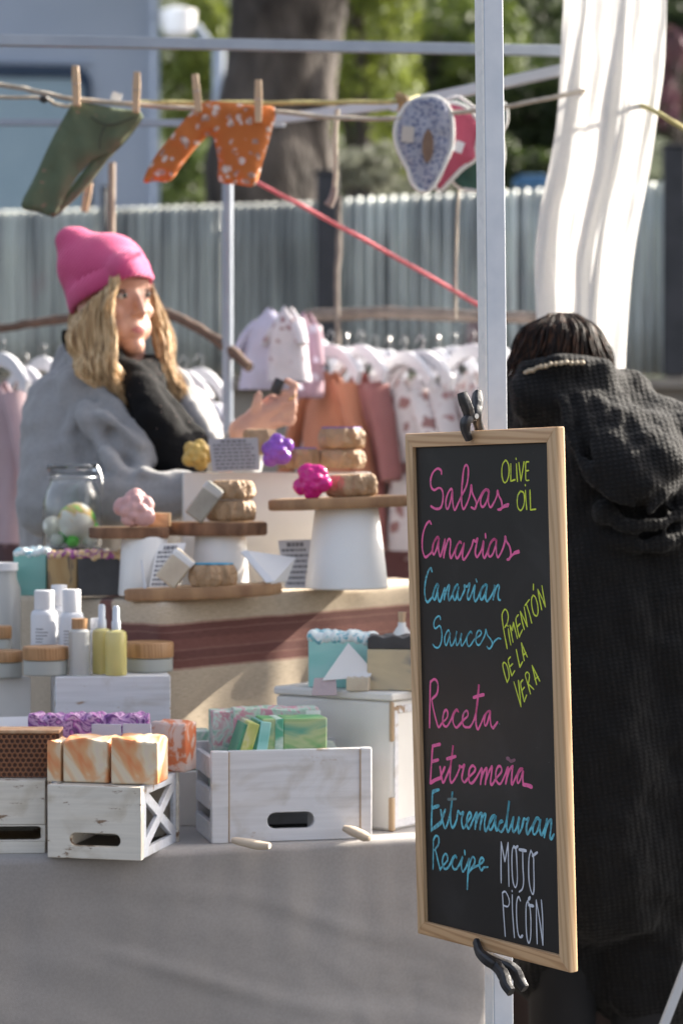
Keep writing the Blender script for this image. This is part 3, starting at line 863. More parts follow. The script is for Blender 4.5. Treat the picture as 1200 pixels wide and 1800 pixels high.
WORDS = [
 ('lettering', 'p', 740, 800, 5.4545, 17, [
  [(195,180),(190,145),(155,130),(115,165),(92,230),(95,300),(125,335),(165,315),(195,325),(210,375),(205,450),(185,505),(140,515),(95,490)],
  [(300,350),(290,322),(262,355),(238,430),(240,500),(258,510),(282,440),(300,345),(300,420),(310,500),(325,525),(358,455),(395,375),(432,300),(450,210),(450,120),(430,95),(410,130),(398,220),(388,350),(387,450),(397,505),(412,515),(445,450),(470,370),(480,285),(490,360),(515,420),(530,470),(515,515),(480,500)],
  [(515,512),(550,430),(590,355),(625,328),(650,360),(640,332),(605,345),(577,400),(568,450),(578,490),(602,490),(632,430),(648,360),(642,430),(650,480),(668,500),(700,450),(725,390),(732,340),(745,390),(765,430),(775,480),(765,520),(735,522)],
  [(740,525),(785,500),(832,488)],[(790,485),(835,472)]]),
 ('lettering', 'y', 740, 800, 5.4545, 11, [
  [(805,50),(780,90),(772,160),(780,230),(800,265),(825,240),(840,180),(838,100),(820,58),(805,50)],
  [(858,85),(858,170),(858,250)],[(858,250),(898,236)],[(912,85),(916,170),(922,250)],[(908,30),(910,40)],
  [(935,72),(945,160),(955,245)],[(955,245),(970,160),(985,65)],[(1032,64),(1003,72),(1001,150),(1003,236),(1033,241)],[(1003,152),(1030,147)],
  [(950,345),(925,390),(920,460),(930,510),(955,530),(980,490),(990,420),(980,360),(950,345)],
  [(998,340),(1003,430),(1011,520)],[(996,284),(998,292)],[(1042,335),(1045,430),(1048,525)],[(1048,525),(1098,518)]]),
 ('lettering', 'p', 730, 900, 6, 19, [
  [(165,125),(150,97),(115,130),(85,210),(72,300),(75,400),(95,465),(112,475),(140,455),(175,412),(200,310),(235,264),(250,285),(236,268),(205,295),(183,362),(180,420),(192,448),(216,410),(240,325),(250,275),(242,350),(247,420),(264,466),(290,380),(312,288),(305,380),(299,480)],
  [(299,468),(320,370),(345,292),(366,290),(370,340),(362,430),(376,485),(410,420),(440,350),(468,313),(485,328),(465,315),(437,360),(420,430),(430,480),(452,478),(490,400),(513,328),(501,400),(495,470),(511,502),(550,450),(590,370),(612,298),(632,312),(656,278),(642,350),(630,420),(640,468),(656,470),(695,400),(718,305),(712,390),(711,450),(727,485),(760,420),(790,330),(826,284),(850,302),(828,286),(795,325),(771,390),(769,450),(786,470),(816,440),(846,345),(852,290),(850,380),(856,450),(874,475),(915,400),(940,320),(946,258),(960,310),(990,360),(1005,430),(996,488),(966,502)],
  [(737,230),(740,268)],[(985,500),(1005,468),(1040,440),(1092,425)],[(1040,428),(1088,410)]]),
 ('lettering', 'c', 735, 985, 7.5, 23, [
  [(180,145),(165,100),(135,140),(105,230),(88,330),(85,430),(100,520),(125,550),(160,515),(190,470),(215,375),(250,312),(268,335),(250,315),(217,372),(192,450),(202,510),(222,512),(247,430),(270,335),(257,420),(262,500),(287,540),(320,450),(350,360),(345,440),(341,515)],
  [(345,480),(375,380),(400,325),(410,350),(396,440),(399,510),(413,525),(440,470),(480,370),(512,318),(525,335),(502,330),(467,390),(457,470),(471,515),(491,515),(517,430),(532,345),(521,440),(526,510),(547,520),(580,460),(610,385),(606,330),(640,345),(676,303),(665,380),(646,450),(651,500),(671,510),(710,420),(747,328),(736,420),(736,500),(754,540),(790,480),(840,362),(882,315),(906,332),(884,320),(846,362),(817,450),(821,508),(846,508),(882,430),(907,328),(892,430),(887,500),(907,540),(960,470),(1000,380),(1005,325),(996,420),(986,515)],
  [(990,480),(1020,372),(1050,325),(1066,350),(1051,440),(1056,510),(1082,524)],[(761,250),(771,280)]]),
 ('lettering', 'c', 750, 1070, 8.571, 20, [
  [(205,160),(195,115),(160,120),(120,170),(105,240),(122,295),(152,285),(193,255),(218,310),(228,410),(215,510),(180,580),(130,582),(90,535)],
  [(338,345),(325,320),(290,370),(268,450),(275,530),(297,545),(330,450),(352,365),(346,450),(356,530),(372,560),(410,500),(440,400),(450,335),(436,430),(441,520),(457,550),(492,490),(522,370),(513,470),(516,540),(532,556),(580,480),(620,392),(660,345),(682,372),(655,345),(612,410),(602,500),(627,566),(662,545),(720,460),(790,412),(822,365),(800,330),(765,345),(740,420),(740,500),(767,545),(802,533),(850,450),(880,380),(888,310),(910,390),(960,460),(985,520),(962,588),(930,600),(905,570)],
  [(960,590),(985,550),(1015,495),(1060,455),(1085,445),(1112,455)]]),
 ('lettering', 'y', 870, 1020, 7.83, 16, [
  [(165,940),(145,830),(120,700),(95,510),(105,440),(135,400),(165,430),(180,500),(165,590),(130,650)],[(180,670),(195,780),(215,890)],[(170,624),(174,632)],
  [(245,850),(220,720),(202,620)],[(202,620),(235,690)],[(235,690),(250,580)],[(250,580),(280,700),(305,800)],
  [(320,475),(285,530),(300,640),(330,780)],[(330,780),(375,680)],[(305,640),(342,598)],
  [(400,675),(370,560),(345,430)],[(345,430),(395,530),(442,635)],[(442,635),(420,500),(398,370)],
  [(410,345),(470,265)],[(430,330),(470,460),(502,585)],
  [(520,205),(500,260),(505,360),(530,460),(570,490),(590,430),(580,320),(550,230),(520,205)],[(526,55),(525,130)],
  [(640,405),(610,260),(585,125)],[(585,125),(640,240),(690,365)],[(690,365),(665,220),(642,75)],
  [(165,1405),(130,1290),(105,1170),(125,1130),(160,1170),(185,1260),(190,1340),(165,1405)],[(210,1055),(180,1100),(200,1210),(228,1315)],[(228,1315),(268,1245)],[(200,1190),(240,1150)],
  [(290,955),(315,1080),(340,1195)],[(340,1195),(376,1122)],[(400,1105),(380,1000),(362,865)],[(362,865),(400,960),(442,1055)],[(385,1032),(422,998)],
  [(258,1400),(310,1580),(355,1740)],[(355,1740),(338,1560),(320,1380)],[(380,1370),(350,1420),(370,1540),(400,1670)],[(400,1670),(432,1580)],[(365,1520),(402,1473)],
  [(485,1560),(450,1430),(415,1310),(440,1265),(470,1300),(462,1390),(445,1425)],[(445,1420),(490,1460),(530,1500)],
  [(570,1435),(540,1310),(508,1175)],[(508,1175),(560,1280),(612,1385)],[(545,1362),(592,1328)]]),
 ('lettering', 'p', 740, 1180, 8, 24, [
  [(120,788),(122,600),(125,400),(128,250),(132,140)],[(132,155),(180,112),(225,142),(238,220),(220,320),(150,392)],
  [(148,400),(180,560),(215,700),(247,785),(300,720),(360,660),(375,590),(355,542),(325,570),(306,650),(311,740),(340,775),(372,765),(420,680),(460,582),(496,535),(525,570),(493,545),(455,610),(447,700),(472,772),(502,790),(542,750),(600,680),(655,630),(655,570),(630,557),(596,600),(580,690),(600,770),(650,787),(692,775),(740,690),(775,560),(800,400),(812,185),(800,300),(787,450),(772,600),(772,740),(797,815),(840,740),(890,620),(947,560),(968,575),(940,562),(902,620),(887,710),(902,765),(932,720),(962,600),(972,560),(971,680),(986,770),(1012,800)],
  [(1010,800),(1042,760),(1072,715)]]),
 ('lettering', 'p', 740, 1180, 8, 42, [[(738,368),(800,348),(878,328)]]),
 ('lettering', 'p', 740, 1295, 6, 20, [
  [(122,97),(115,200),(105,350),(97,490)],[(200,320),(215,420),(232,485),(270,410),(310,300),(338,90),(320,220),(308,350),(305,440),(322,485),(370,420),(405,332),(402,305),(430,320),(457,293),(440,370),(430,440),(457,480),(500,430),(560,370),(570,330),(542,305),(512,340),(501,420),(511,480),(542,485),(590,420),(640,330),(635,420),(626,500)],
  [(632,450),(660,370),(690,330),(688,400),(676,500)],[(685,450),(715,370),(747,310),(740,400),(731,480),(747,505),(790,440),(845,372),(842,320),(815,312),(791,360),(787,440),(811,490),(842,490),(885,400),(916,322),(905,420),(891,495)],
  [(900,440),(930,352),(965,312),(962,335),(955,420),(957,505),(1000,420),(1040,342),(1072,345),(1055,342),(1025,382),(1011,450),(1021,490),(1047,450),(1076,358),(1070,430),(1077,510)],
  [(250,320),(225,380),(198,440)]]),
 ('lettering', 'p', 740, 1295, 6, 27, [[(122,97),(160,88),(198,80)],[(99,488),(150,455),(203,435)],[(117,262),(180,243)],[(274,234),(363,207)],[(1077,505),(1120,512),(1163,528)]]),
 ('lettering', 'c', 745, 1380, 5, 17, [
  [(75,60),(72,150),(68,280),(66,402)],[(148,220),(165,320),(187,380),(215,310),(240,200),(250,55),(240,180),(232,300),(252,375),(285,310),(300,228),(320,255),(347,238),(330,310),(347,380),(385,320),(415,270),(400,240),(380,280),(376,350),(397,380),(430,310),(465,240),(455,320),(449,385)],
  [(455,340),(480,270),(507,245),(500,320),(491,390)],[(495,345),(520,270),(542,255),(531,340),(542,405),(575,340),(615,267),(627,280),(605,267),(577,320),(571,380),(592,388),(622,320),(632,268),(626,350),(640,400),(668,320),(692,318),(666,332),(651,380),(681,410),(717,340),(737,230),(748,137),(736,250),(726,350),(737,412),(765,350),(787,278),(775,360),(787,412),(815,370),(837,283),(829,360),(832,425),(860,370),(877,298),(895,305),(922,288),(901,360),(907,430),(945,370),(987,290),(1012,303),(990,297),(961,350),(957,420),(981,428),(1011,360),(1022,298),(1016,380),(1032,440),(1065,370),(1080,293),(1070,380),(1056,457)],
  [(1060,412),(1090,332),(1117,303),(1115,380),(1106,460),(1121,470),(1141,433)],[(188,215),(165,280),(142,338)]]),
 ('lettering', 'c', 745, 1380, 5, 24, [[(77,60),(105,48),(132,40)],[(68,392),(110,362),(150,328)],[(77,200),(130,182)]]),
 ('lettering', 'c', 750, 1460, 10, 30, [
  [(115,170),(150,100),(190,97),(215,150),(200,250),(135,345)],[(155,350),(190,500),(237,695)],
  [(240,675),(300,600),(365,520),(350,422),(310,420),(277,500),(277,600),(312,670),(362,660),(420,570),(460,472),(502,440),(525,480),(497,445),(460,510),(447,600),(472,670),(522,670),(580,580),(632,460),(605,570),(612,670),(642,720),(700,620),(747,490),(735,600),(720,800),(711,1025)],
  [(725,760),(750,600),(780,500),(815,460),(845,510),(835,580),(790,650),(735,745)],[(740,722),(820,650),(900,612),(960,570),(1000,520),(985,482),(950,490),(922,560),(932,660),(962,700),(1002,650),(1072,640)],
  [(665,350),(670,420)]]),
 ('lettering', 'c', 750, 1460, 10, 22, [[(110,675),(112,500),(115,300),(115,170)]]),
 ('lettering', 'w', 860, 1470, 9, 19, [
  [(185,735),(183,400),(185,90)],[(185,90),(215,250),(243,400)],[(243,400),(270,250),(295,100)],[(295,100),(300,400),(308,790)],
  [(385,150),(360,230),(355,450),(370,700),(410,810),(440,700),(435,450),(420,220),(390,150)],[(525,230),(530,500),(540,700),(520,830),(470,880)],
  [(655,220),(625,350),(620,600),(640,800),(685,920),(705,800),(700,500),(695,330),(655,220)],
  [(250,1580),(230,1300),(205,900)],[(205,893),(250,875),(295,950),(315,1040),(290,1110),(225,1095)],[(360,930),(365,1200),(395,1600)],[(357,858),(359,872)],
  [(490,1020),(460,955),(430,1050),(430,1300),(450,1520),(485,1600),(520,1575)],
  [(605,1020),(580,1100),(578,1350),(590,1580),(620,1690),(650,1600),(655,1350),(640,1130),(605,1020)],
  [(755,1700),(745,1400),(738,1010)],[(738,1010),(790,1300),(845,1720)],[(845,1720),(840,1300),(820,1010)]]),
 ('lettering', 'w', 860, 1470, 9, 32, [[(385,165),(415,180),(445,158)],[(473,210),(575,228)],[(682,310),(755,255)],[(640,965),(622,995)],[(622,1090),(690,1102)],[(500,1595),(522,1572)]]),
]
M_faint_p = mat('faded_pink_chalk', (0.30, 0.13, 0.19), (0.22, 0.10, 0.14), scale=90, bump=0)
M_faint_c = mat('faded_green_chalk', (0.17, 0.25, 0.25), (0.12, 0.16, 0.16), scale=90, bump=0)
slate_o = [c for c in board.children if c.name.startswith('slate')][0]
lift = [0.0003]
def stroke(bm, pts, wd):
    """a flat pen line on the slate, rounded ends, slightly uneven width"""
    q = crom([V(x, y, 0) for x, y in pts], 5) if len(pts) > 2 else [V(pts[0][0], pts[0][1], 0).lerp(V(pts[1][0], pts[1][1], 0), i / 4) for i in range(5)]
    lift[0] += 0.0000012
    h = lift[0]
    wob = random.random() * 50
    L, Rr = [], []
    k = len(q)
    for i in range(k):
        t = q[min(i + 1, k - 1)] - q[max(i - 1, 0)]
        t = t.normalized() if t.length > 1e-9 else V(1, 0, 0)
        n = V(-t.y, t.x, 0)
        wv_ = wd * (0.5 + 0.17 * noise.noise(V(i * .16, wob, 0)) + .05 * noise.noise(V(i * .6, wob, 4))) * (0.90 if i in (0, k - 1) else 1)
        L.append(q[i] + n * wv_); Rr.append(q[i] - n * wv_)
    def vv(p): return bm.verts.new(T2 @ V(p.x, p.y, -REC + h))
    lv = [vv(p) for p in L]; rv = [vv(p) for p in Rr]
    for i in range(k - 1): bm.faces.new((lv[i], lv[i + 1], rv[i + 1], rv[i]))
    for c_, a_, b_, t in ((q[0], lv[0], rv[0], q[0] - q[1]), (q[-1], rv[-1], lv[-1], q[-1] - q[-2])):
        r_ = (a_.co - b_.co).length / 2
        a0 = math.atan2((T2.inverted() @ a_.co).y - c_.y, (T2.inverted() @ a_.co).x - c_.x)
        arc = [vv(c_ + V(math.cos(a0 + s * math.pi * i / 6), math.sin(a0 + s * math.pi * i / 6), 0) * r_) for i in range(1, 6) for s in (1,)]
        try: bm.faces.new([a_] + arc + [b_])
        except ValueError: pass
def letters(mt, ox, oy, sc_, wd, strokes, bm=None):
    last = bm is None
    bm = bm or NB()
    # pen width in metres from the vertical scale of the board at that spot
    x0, y0 = on_board(ox, oy, -REC); x1, y1 = on_board(ox, oy + 100, -REC)
    mpp = (y0 - y1) / 100
    for st_ in strokes:
        stroke(bm, [on_board(ox + x / sc_, oy + y / sc_, -REC) for x, y in st_], wd / sc_ * mpp * 1.38)
    if last: fin(bm, 'lettering', mt, slate_o, smooth=False)
for key in dict.fromkeys((w[1], w[2], w[3]) for w in WORDS):       # all strokes of a word share one mesh
    bw = NB()
    for nm, c, ox, oy, s_, wd, strokes in WORDS:
        if (c, ox, oy) == key: letters(CH[c], ox, oy, s_, wd, strokes, bw)
    fin(bw, 'lettering', CH[key[0]], slate_o, smooth=False)
letters(M_faint_p, 740, 1295, 6, 26, [[(905,228),(925,235),(945,258),(985,245)]])
letters(M_faint_c, 745, 1380, 5, 20, [[(212,125),(282,122)]])
letters(M_faint_c, 740, 1180, 8, 14, [[(1095,736),(1105,744)]])
# chalk dust specks
bm = NB(); rng = random.Random(3)
for i in range(130):
    x, y = rng.uniform(-hw + FR, hw - FR), rng.uniform(-hh + FR, hh - FR)
    if rng.random() < .5: x = -hw + FR + abs(rng.gauss(0, .05))
    r_ = rng.uniform(.0002, .0007)
    lift[0] += 1e-6
    bm.faces.new([bm.verts.new(T2 @ V(x + r_ * math.cos(a), y + r_ * math.sin(a), -REC + lift[0])) for a in (0, 1.2, 2.5, 3.8, 5)])
fin(bm, 'chalk_dust', mat('chalk_dust', (0.13, 0.13, 0.13), (0.08, 0.08, 0.08), bump=0), slate_o, smooth=False)

# ------------------------------------------------------------------ foreground pole
a_, b_ = P(860, 690, 3.79), P(880, 1750, 3.79)
ax = (P(860, 0, 3.80) - P(881, 1800, 3.80)).normalized()
pole = thing('stall_pole', 'white square metal pole carrying the chalkboard', 'pole', (P(881, 1800, 3.80).x + 0, 3.80, 0))
base = P(878, 1800, 3.80); topp = P(859.5, 0, 3.80)
dirp = (topp - base).normalized()
p_lo = base - dirp * (base.z / dirp.z); p_hi = topp + dirp * 0.9
pole.location = p_lo
q3 = dirp.to_track_quat('Z', 'Y').to_matrix()
pr = Matrix.Rotation(R(18), 3, 'Z')
Mp = (q3 @ Matrix.Rotation(R(0), 3, 'Z'))
yv = V(math.sin(R(19)), -math.cos(R(19)), 0)        # normal of the wide face
xv = V(math.cos(R(19)), math.sin(R(19)), 0)
bm = NB()
hs = 0.0165
Lp = (p_hi - p_lo).length
rm = Matrix(((xv.x, -yv.x, dirp.x), (xv.y, -yv.y, dirp.y), (0, 0, dirp.z)))
abox(bm, (p_lo + p_hi) / 2, (hs * 2, hs * 2, Lp), rm)
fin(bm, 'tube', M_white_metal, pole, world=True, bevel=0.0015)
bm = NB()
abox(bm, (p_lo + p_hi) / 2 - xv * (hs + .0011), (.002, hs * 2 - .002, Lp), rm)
fin(bm, 'lit_side_strip', M_lit_strip, pole, world=True)  # strip added to carry the painted brightness of the left face
bm = NB(); abox(bm, p_lo + V(0, 0, .004), (.09, .09, .008)); fin(bm, 'foot_plate', M_white_metal, pole, world=True, bevel=.002)

# ------------------------------------------------------------------ spring clamps
def flatbar(bm, pts, wid, thick, nrm, mat=0):
    """bar of rectangular section along pts; thick measured along nrm"""
    pts = [Vector(p) for p in pts]
    k = len(pts); rings = []
    for i in range(k):
        t = (pts[min(i + 1, k - 1)] - pts[max(i - 1, 0)]).normalized()
        b = (nrm - t * nrm.dot(t)).normalized(); c = t.cross(b)
        w_ = wid[i] / 2; h_ = thick[i] / 2
        ring = []
        for sx, sy in ((1, .55), (.6, 1), (-.6, 1), (-1, .55), (-1, -.55), (-.6, -1), (.6, -1), (1, -.55)):
            ring.append(bm.verts.new(pts[i] + c * w_ * sx + b * h_ * sy))
        rings.append(ring)
    for a, b in zip(rings, rings[1:]):
        for j in range(8): bm.faces.new((a[j], a[(j + 1) % 8], b[(j + 1) % 8], b[j])).material_index = mat
    bm.faces.new(rings[0][::-1]); bm.faces.new(rings[-1])
def clamp(name, label, jaw, back, piv, h1, h2, loc):
    t = thing(name, label, 'clamp', loc, 0, 'black spring clamps on the chalkboard')
    side = U
    def arm(nm, tip, handle, off):
        bm = NB()
        ctl = tip + [piv + off] + handle
        pth = crom(ctl, 5)
        n = len(pth)
        wd_, th_ = [], []
        for i in range(n):
            q = i / (n - 1)
            wd_.append(0.012 + 0.006 * math.sin(min(1, q * 1.1) * math.pi) + (0.004 if q > .6 else 0))
            th_.append(0.009 + 0.006 * math.sin(q * math.pi) + (.002 if q > .7 else 0))
        flatbar(bm, pth, wd_, th_, N_)
        return fin(bm, nm, M_black_plastic, t, world=True, angle=50, bevel=.001)
    arm('jaw_arm', jaw, h1, N_ * .006)
    arm('jaw_arm', back, h2, N_ * -.006)
    bm = NB()
    alathe(bm, [(0, -.011), (.004, -.011), (.0045, -.009), (.0045, .009), (.004, .011), (0, .011)], 14, piv, rot=side.to_track_quat('Z', 'Y').to_matrix())
    atube(bm, [piv + side * (-.006 + .012 * i / 40) + (N_ * math.cos(i * .9) + W_ * math.sin(i * .9)) * .0065 for i in range(41)], .0011, 6)
    fin(bm, 'spring_pin', M_tin, t, world=True)
def bq(px, py, h):      # pixel on a plane parallel to the board, h in front of its face
    x, y = on_board(px, py, h)
    return BC + U * x + W_ * y + N_ * h
clamp('spring_clamp', 'black spring clamp gripping the top rail of the chalkboard',
      [bq(824, 774, .006), bq(818, 757, .012), bq(818, 742, .014)], [bq(840, 772, -.026), bq(842, 755, -.028)], bq(830, 732, .0), [bq(820, 716, .012), bq(814, 700, .018), bq(811, 690, .020)], [bq(838, 716, -.012), bq(838, 700, -.02), bq(838, 690, -.024)], bq(830, 732, 0))
clamp('spring_clamp', 'black spring clamp gripping the bottom rail of the chalkboard',
      [bq(836, 1654, .006), bq(843, 1675, .013), bq(857, 1688, .015)], [bq(846, 1660, -.026), bq(856, 1680, -.028)], bq(878, 1697, 0), [bq(885, 1716, .013), bq(890, 1732, .018), bq(898, 1744, .018)], [bq(902, 1704, -.012), bq(912, 1722, -.018), bq(922, 1738, -.02)], bq(878, 1697, 0))

# ------------------------------------------------------------------ things on the table
def scal(Y): return Y / F
def yawM(yaw, o): return Matrix.Translation(o) @ Matrix.Rotation(yaw, 4, 'Z')
FRONT = Matrix(((1, 0, 0), (0, 0, 1), (0, 1, 0))).to_4x4()        # outline x,z ; extrude along +y
SIDE = Matrix(((0, 0, 1), (1, 0, 0), (0, 1, 0))).to_4x4()         # outline y,z ; extrude along +x
def oval(x0, x1, z0, z1, k=7):
    r = (z1 - z0) / 2
    out = []
    for cx_, a0 in ((x1 - r, -90), (x0 + r, 90)):
        for i in range(k + 1):
            a = R(a0 + 180 * i / k); out.append((cx_ + r * math.cos(a), (z0 + z1) / 2 + r * math.sin(a)))
    return out
def rect(x0, x1, z0, z1): return [(x0, z0), (x1, z0), (x1, z1), (x0, z1)]
def plain_box(name, label, cat, o, yaw, w_, d, h, m, bevel=.002, group=None, lid=None):
    t = thing(name, label, cat, o, yaw, group)
    bm = NB(); abox(bm, (w_ / 2, d / 2, h / 2), (w_, d, h)); fin(bm, 'box_body', m, t, bevel=bevel)
    return t

# crate with hand hole at the front and an X lattice on its right side
oA = P(84, 1512, 3.945); oA.z = TZ
cA = thing('crate', 'white crate with an X lattice side carrying three orange soaps', 'crate', oA, R(-13), 'white wooden crates on the table')
w_, d, h = .160, .215, .119
bm = NB(); aprism(bm, rect(0, w_, 0, h), .016, FRONT, [oval(.038, .125, .020, .042)]); fin(bm, 'front_panel', M_crate, cA, bevel=.0012)
bm = NB(); aprism(bm, rect(0, w_, 0, h), .010, FRONT @ Matrix.Translation((0, 0, d - .010))); fin(bm, 'back_panel', M_crate, cA, bevel=.001)
y0, y1 = .028, d - .012
tri = lambda a, b, c: [a, b, c]
my, mz = (y0 + y1) / 2, h / 2
g = .016
holes = [[(y0 + g * 1.6, g), (y1 - g * 1.6, g), (my, mz - g * .75)], [(y0 + g * 1.6, h - g), (my, mz + g * .75), (y1 - g * 1.6, h - g)],
         [(y0 + g * .6, mz - .030), (my - g * 1.0, mz), (y0 + g * .6, mz + .030)], [(y1 - g * .6, mz - .030), (y1 - g * .6, mz + .030), (my + g * 1.0, mz)]]
M_lattice_shade = chipped('shaded_lattice_wood', (0.62, 0.65, 0.71), (0.3, 0.2, 0.12), 0.26, 40)  # bluish copy of the crate paint, shade from the next crate put into colour
bm = NB(); aprism(bm, rect(.018, d - .011, 0, h), .008, SIDE @ Matrix.Translation((0, 0, w_ - .011)), holes); fin(bm, 'lattice_side', M_lattice_shade, cA, bevel=.001)
bm = NB(); aprism(bm, rect(.017, d - .011, 0, h), .008, SIDE @ Matrix.Translation((0, 0, .002)), ); fin(bm, 'side_panel', M_crate, cA)
bm = NB(); abox(bm, (w_ / 2, d / 2 + .003, h - .005), (w_ - .03, d - .032, .008)); fin(bm, 'top_board', M_crate, cA)
bm = NB(); abox(bm, (w_ / 2, d / 2 + .003, .005), (w_ - .03, d - .032, .006)); fin(bm, 'bottom_board', M_hollow_shade, cA)

# slatted crate at the far left
oB = P(-95, 1510, 3.975); oB.z = TZ
cB = thing('crate', 'white slatted crate carrying the honeycomb block at the left edge', 'crate', oB, R(4), 'white wooden crates on the table')
wB = .163; hB = .121
for z0, z1 in ((0, .020), (.048, hB)):
    bm = NB(); abox(bm, (wB / 2, .005, (z0 + z1) / 2), (wB, .010, z1 - z0)); fin(bm, 'slat', M_crate, cB, bevel=.0015)
bm = NB(); aprism(bm, rect(0, wB, .0205, .0475), .010, FRONT, [oval(.006, wB - .003, .0225, .0455)]); fin(bm, 'slat', M_crate, cB)
bm = NB(); abox(bm, (wB / 2, .115, hB - .006), (wB, .208, .012)); fin(bm, 'top_board', M_crate, cB)
bm = NB(); abox(bm, (.004, .115, .056), (.008, .2, .11)); abox(bm, (wB - .004, .115, .056), (.008, .2, .11)); abox(bm, (wB / 2, .216, .06), (wB, .008, .12)); fin(bm, 'side_panel', M_crate, cB)
bm = NB(); abox(bm, (wB / 2, .12, .004), (wB - .02, .18, .006)); fin(bm, 'bottom_board', M_worn, cB)

# middle crate with soaps
oD = P(372, 1487, 4.085); oD.z = TZ
yD = R(12.5)
cD = thing('crate', 'white worn crate with a hand hole, filled with green soaps', 'crate', oD, yD, 'white wooden crates on the table')
w_, d, h = .279, .17, .157
bm = NB(); aprism(bm, rect(.030, w_ - .021, .001, h), .010, FRONT @ Matrix.Translation((0, 0, .002)), [oval(.096, .178, .022, .050)]); fin(bm, 'front_panel', M_crate2, cD, bevel=.0012)
bm = NB(); abox(bm, (.0148, .008, h / 2), (.0295, .016, h)); fin(bm, 'corner_post', M_crate2, cD, bevel=.0022)
bm = NB(); abox(bm, (w_ - .0105, .008, h / 2), (.0205, .016, h)); fin(bm, 'corner_post', M_crate2, cD, bevel=.0022)
for z in (.0005, .055, .11):
    bm = NB(); abox(bm, (.005, d / 2 + .009, z + .0165), (.010, d - .020, .033 if z < .1 else .036)); fin(bm, 'slat', M_crate2, cD, bevel=.001)
    bm = NB(); abox(bm, (w_ - .005, d / 2 + .009, z + .0165), (.010, d - .020, .033)); fin(bm, 'slat', M_crate2, cD, bevel=.001)
bm = NB(); abox(bm, (w_ / 2, d - .004, h / 2), (w_ - .002, .008, h)); fin(bm, 'back_panel', M_crate2, cD, bevel=.001)
bm = NB(); abox(bm, (w_ / 2, d / 2 + .004, .004), (w_ - .03, d - .03, .006)); fin(bm, 'bottom_board', M_hollow_shade, cD)
bm = NB(); abox(bm, (w_ / 2, d / 2 + .004, .058), (w_ - .024, d - .03, .006)); fin(bm, 'false_floor', M_hollow_shade, cD)  # added dark floor so the hand hole looks shaded
for x0, z0, x1, z1 in ((.0298, .0, .031, h), (w_ - .0212, .0, w_ - .020, h)):
    bm = NB(); abox(bm, ((x0 + x1) / 2, .0012, h / 2), (.0016, .002, h - .004)); fin(bm, 'worn_joint', M_worn, cD)

# tall white box at the right
oE = P(688, 1472, 4.23); oE.z = TZ
tE = thing('display_box', 'tall white worn wooden box behind the chalkboard edge carrying teal soap', 'box', oE, R(-34), 'white display boxes')
w1, d1, h1 = .25, .21, .243       # left face length (along -x), depth
bm = NB(); abox(bm, (-w1 / 2, d1 / 2, h1 / 2 - .008), (w1, d1, h1 - .016)); fin(bm, 'box_body', M_warm_white, tE, bevel=.006, seg=3)
bm = NB(); abox(bm, (-w1 / 2, d1 / 2, h1 - .0075), (w1 + .006, d1 + .006, .015)); fin(bm, 'lid', M_warm_white, tE, bevel=.004)
bm = NB(); abox(bm, (.0008, -.0008, .03), (.010, .010, .06)); fin(bm, 'worn_edge', M_worn, tE, bevel=.003)
bm = NB(); abox(bm, (.0005, -.0005, h1 - .05), (.008, .008, .07)); fin(bm, 'worn_edge', M_worn, tE, bevel=.003)
bm = NB()
abox(bm, (.0015, .012, h1 / 2 - .01), (.003, .012, h1 - .03)); abox(bm, (.0015, d1 / 2, .012), (.003, d1 - .03, .014)); abox(bm, (.0015, d1 / 2, h1 - .03), (.003, d1 - .03, .014)); fin(bm, 'side_moulding', M_crate2, tE, bevel=.001)

# white riser with cosmetics
oF = P(98, 1262, 4.30)
oF = V(oF.x, oF.y, TZ)
zF = P(98, 1190, 4.30).z
tF = thing('display_box', 'low white riser box carrying bottles and jars at the left', 'box', oF, R(9), 'white display boxes')
wF = .205; dF = .22
bm = NB(); abox(bm, (wF / 2, dF / 2, (zF - TZ) / 2), (wF, dF, zF - TZ)); fin(bm, 'box_body', M_crate2, tF, bevel=.002)
oF2 = P(-60, 1200, 4.42); 
tF2 = plain_box('display_box', 'white riser box under the frosted jars at the left border', 'box', V(oF2.x - .02, 4.36, TZ), R(20), .15, .2, P(0, 1192, 4.4).z - TZ, M_warm_white, group='white display boxes')

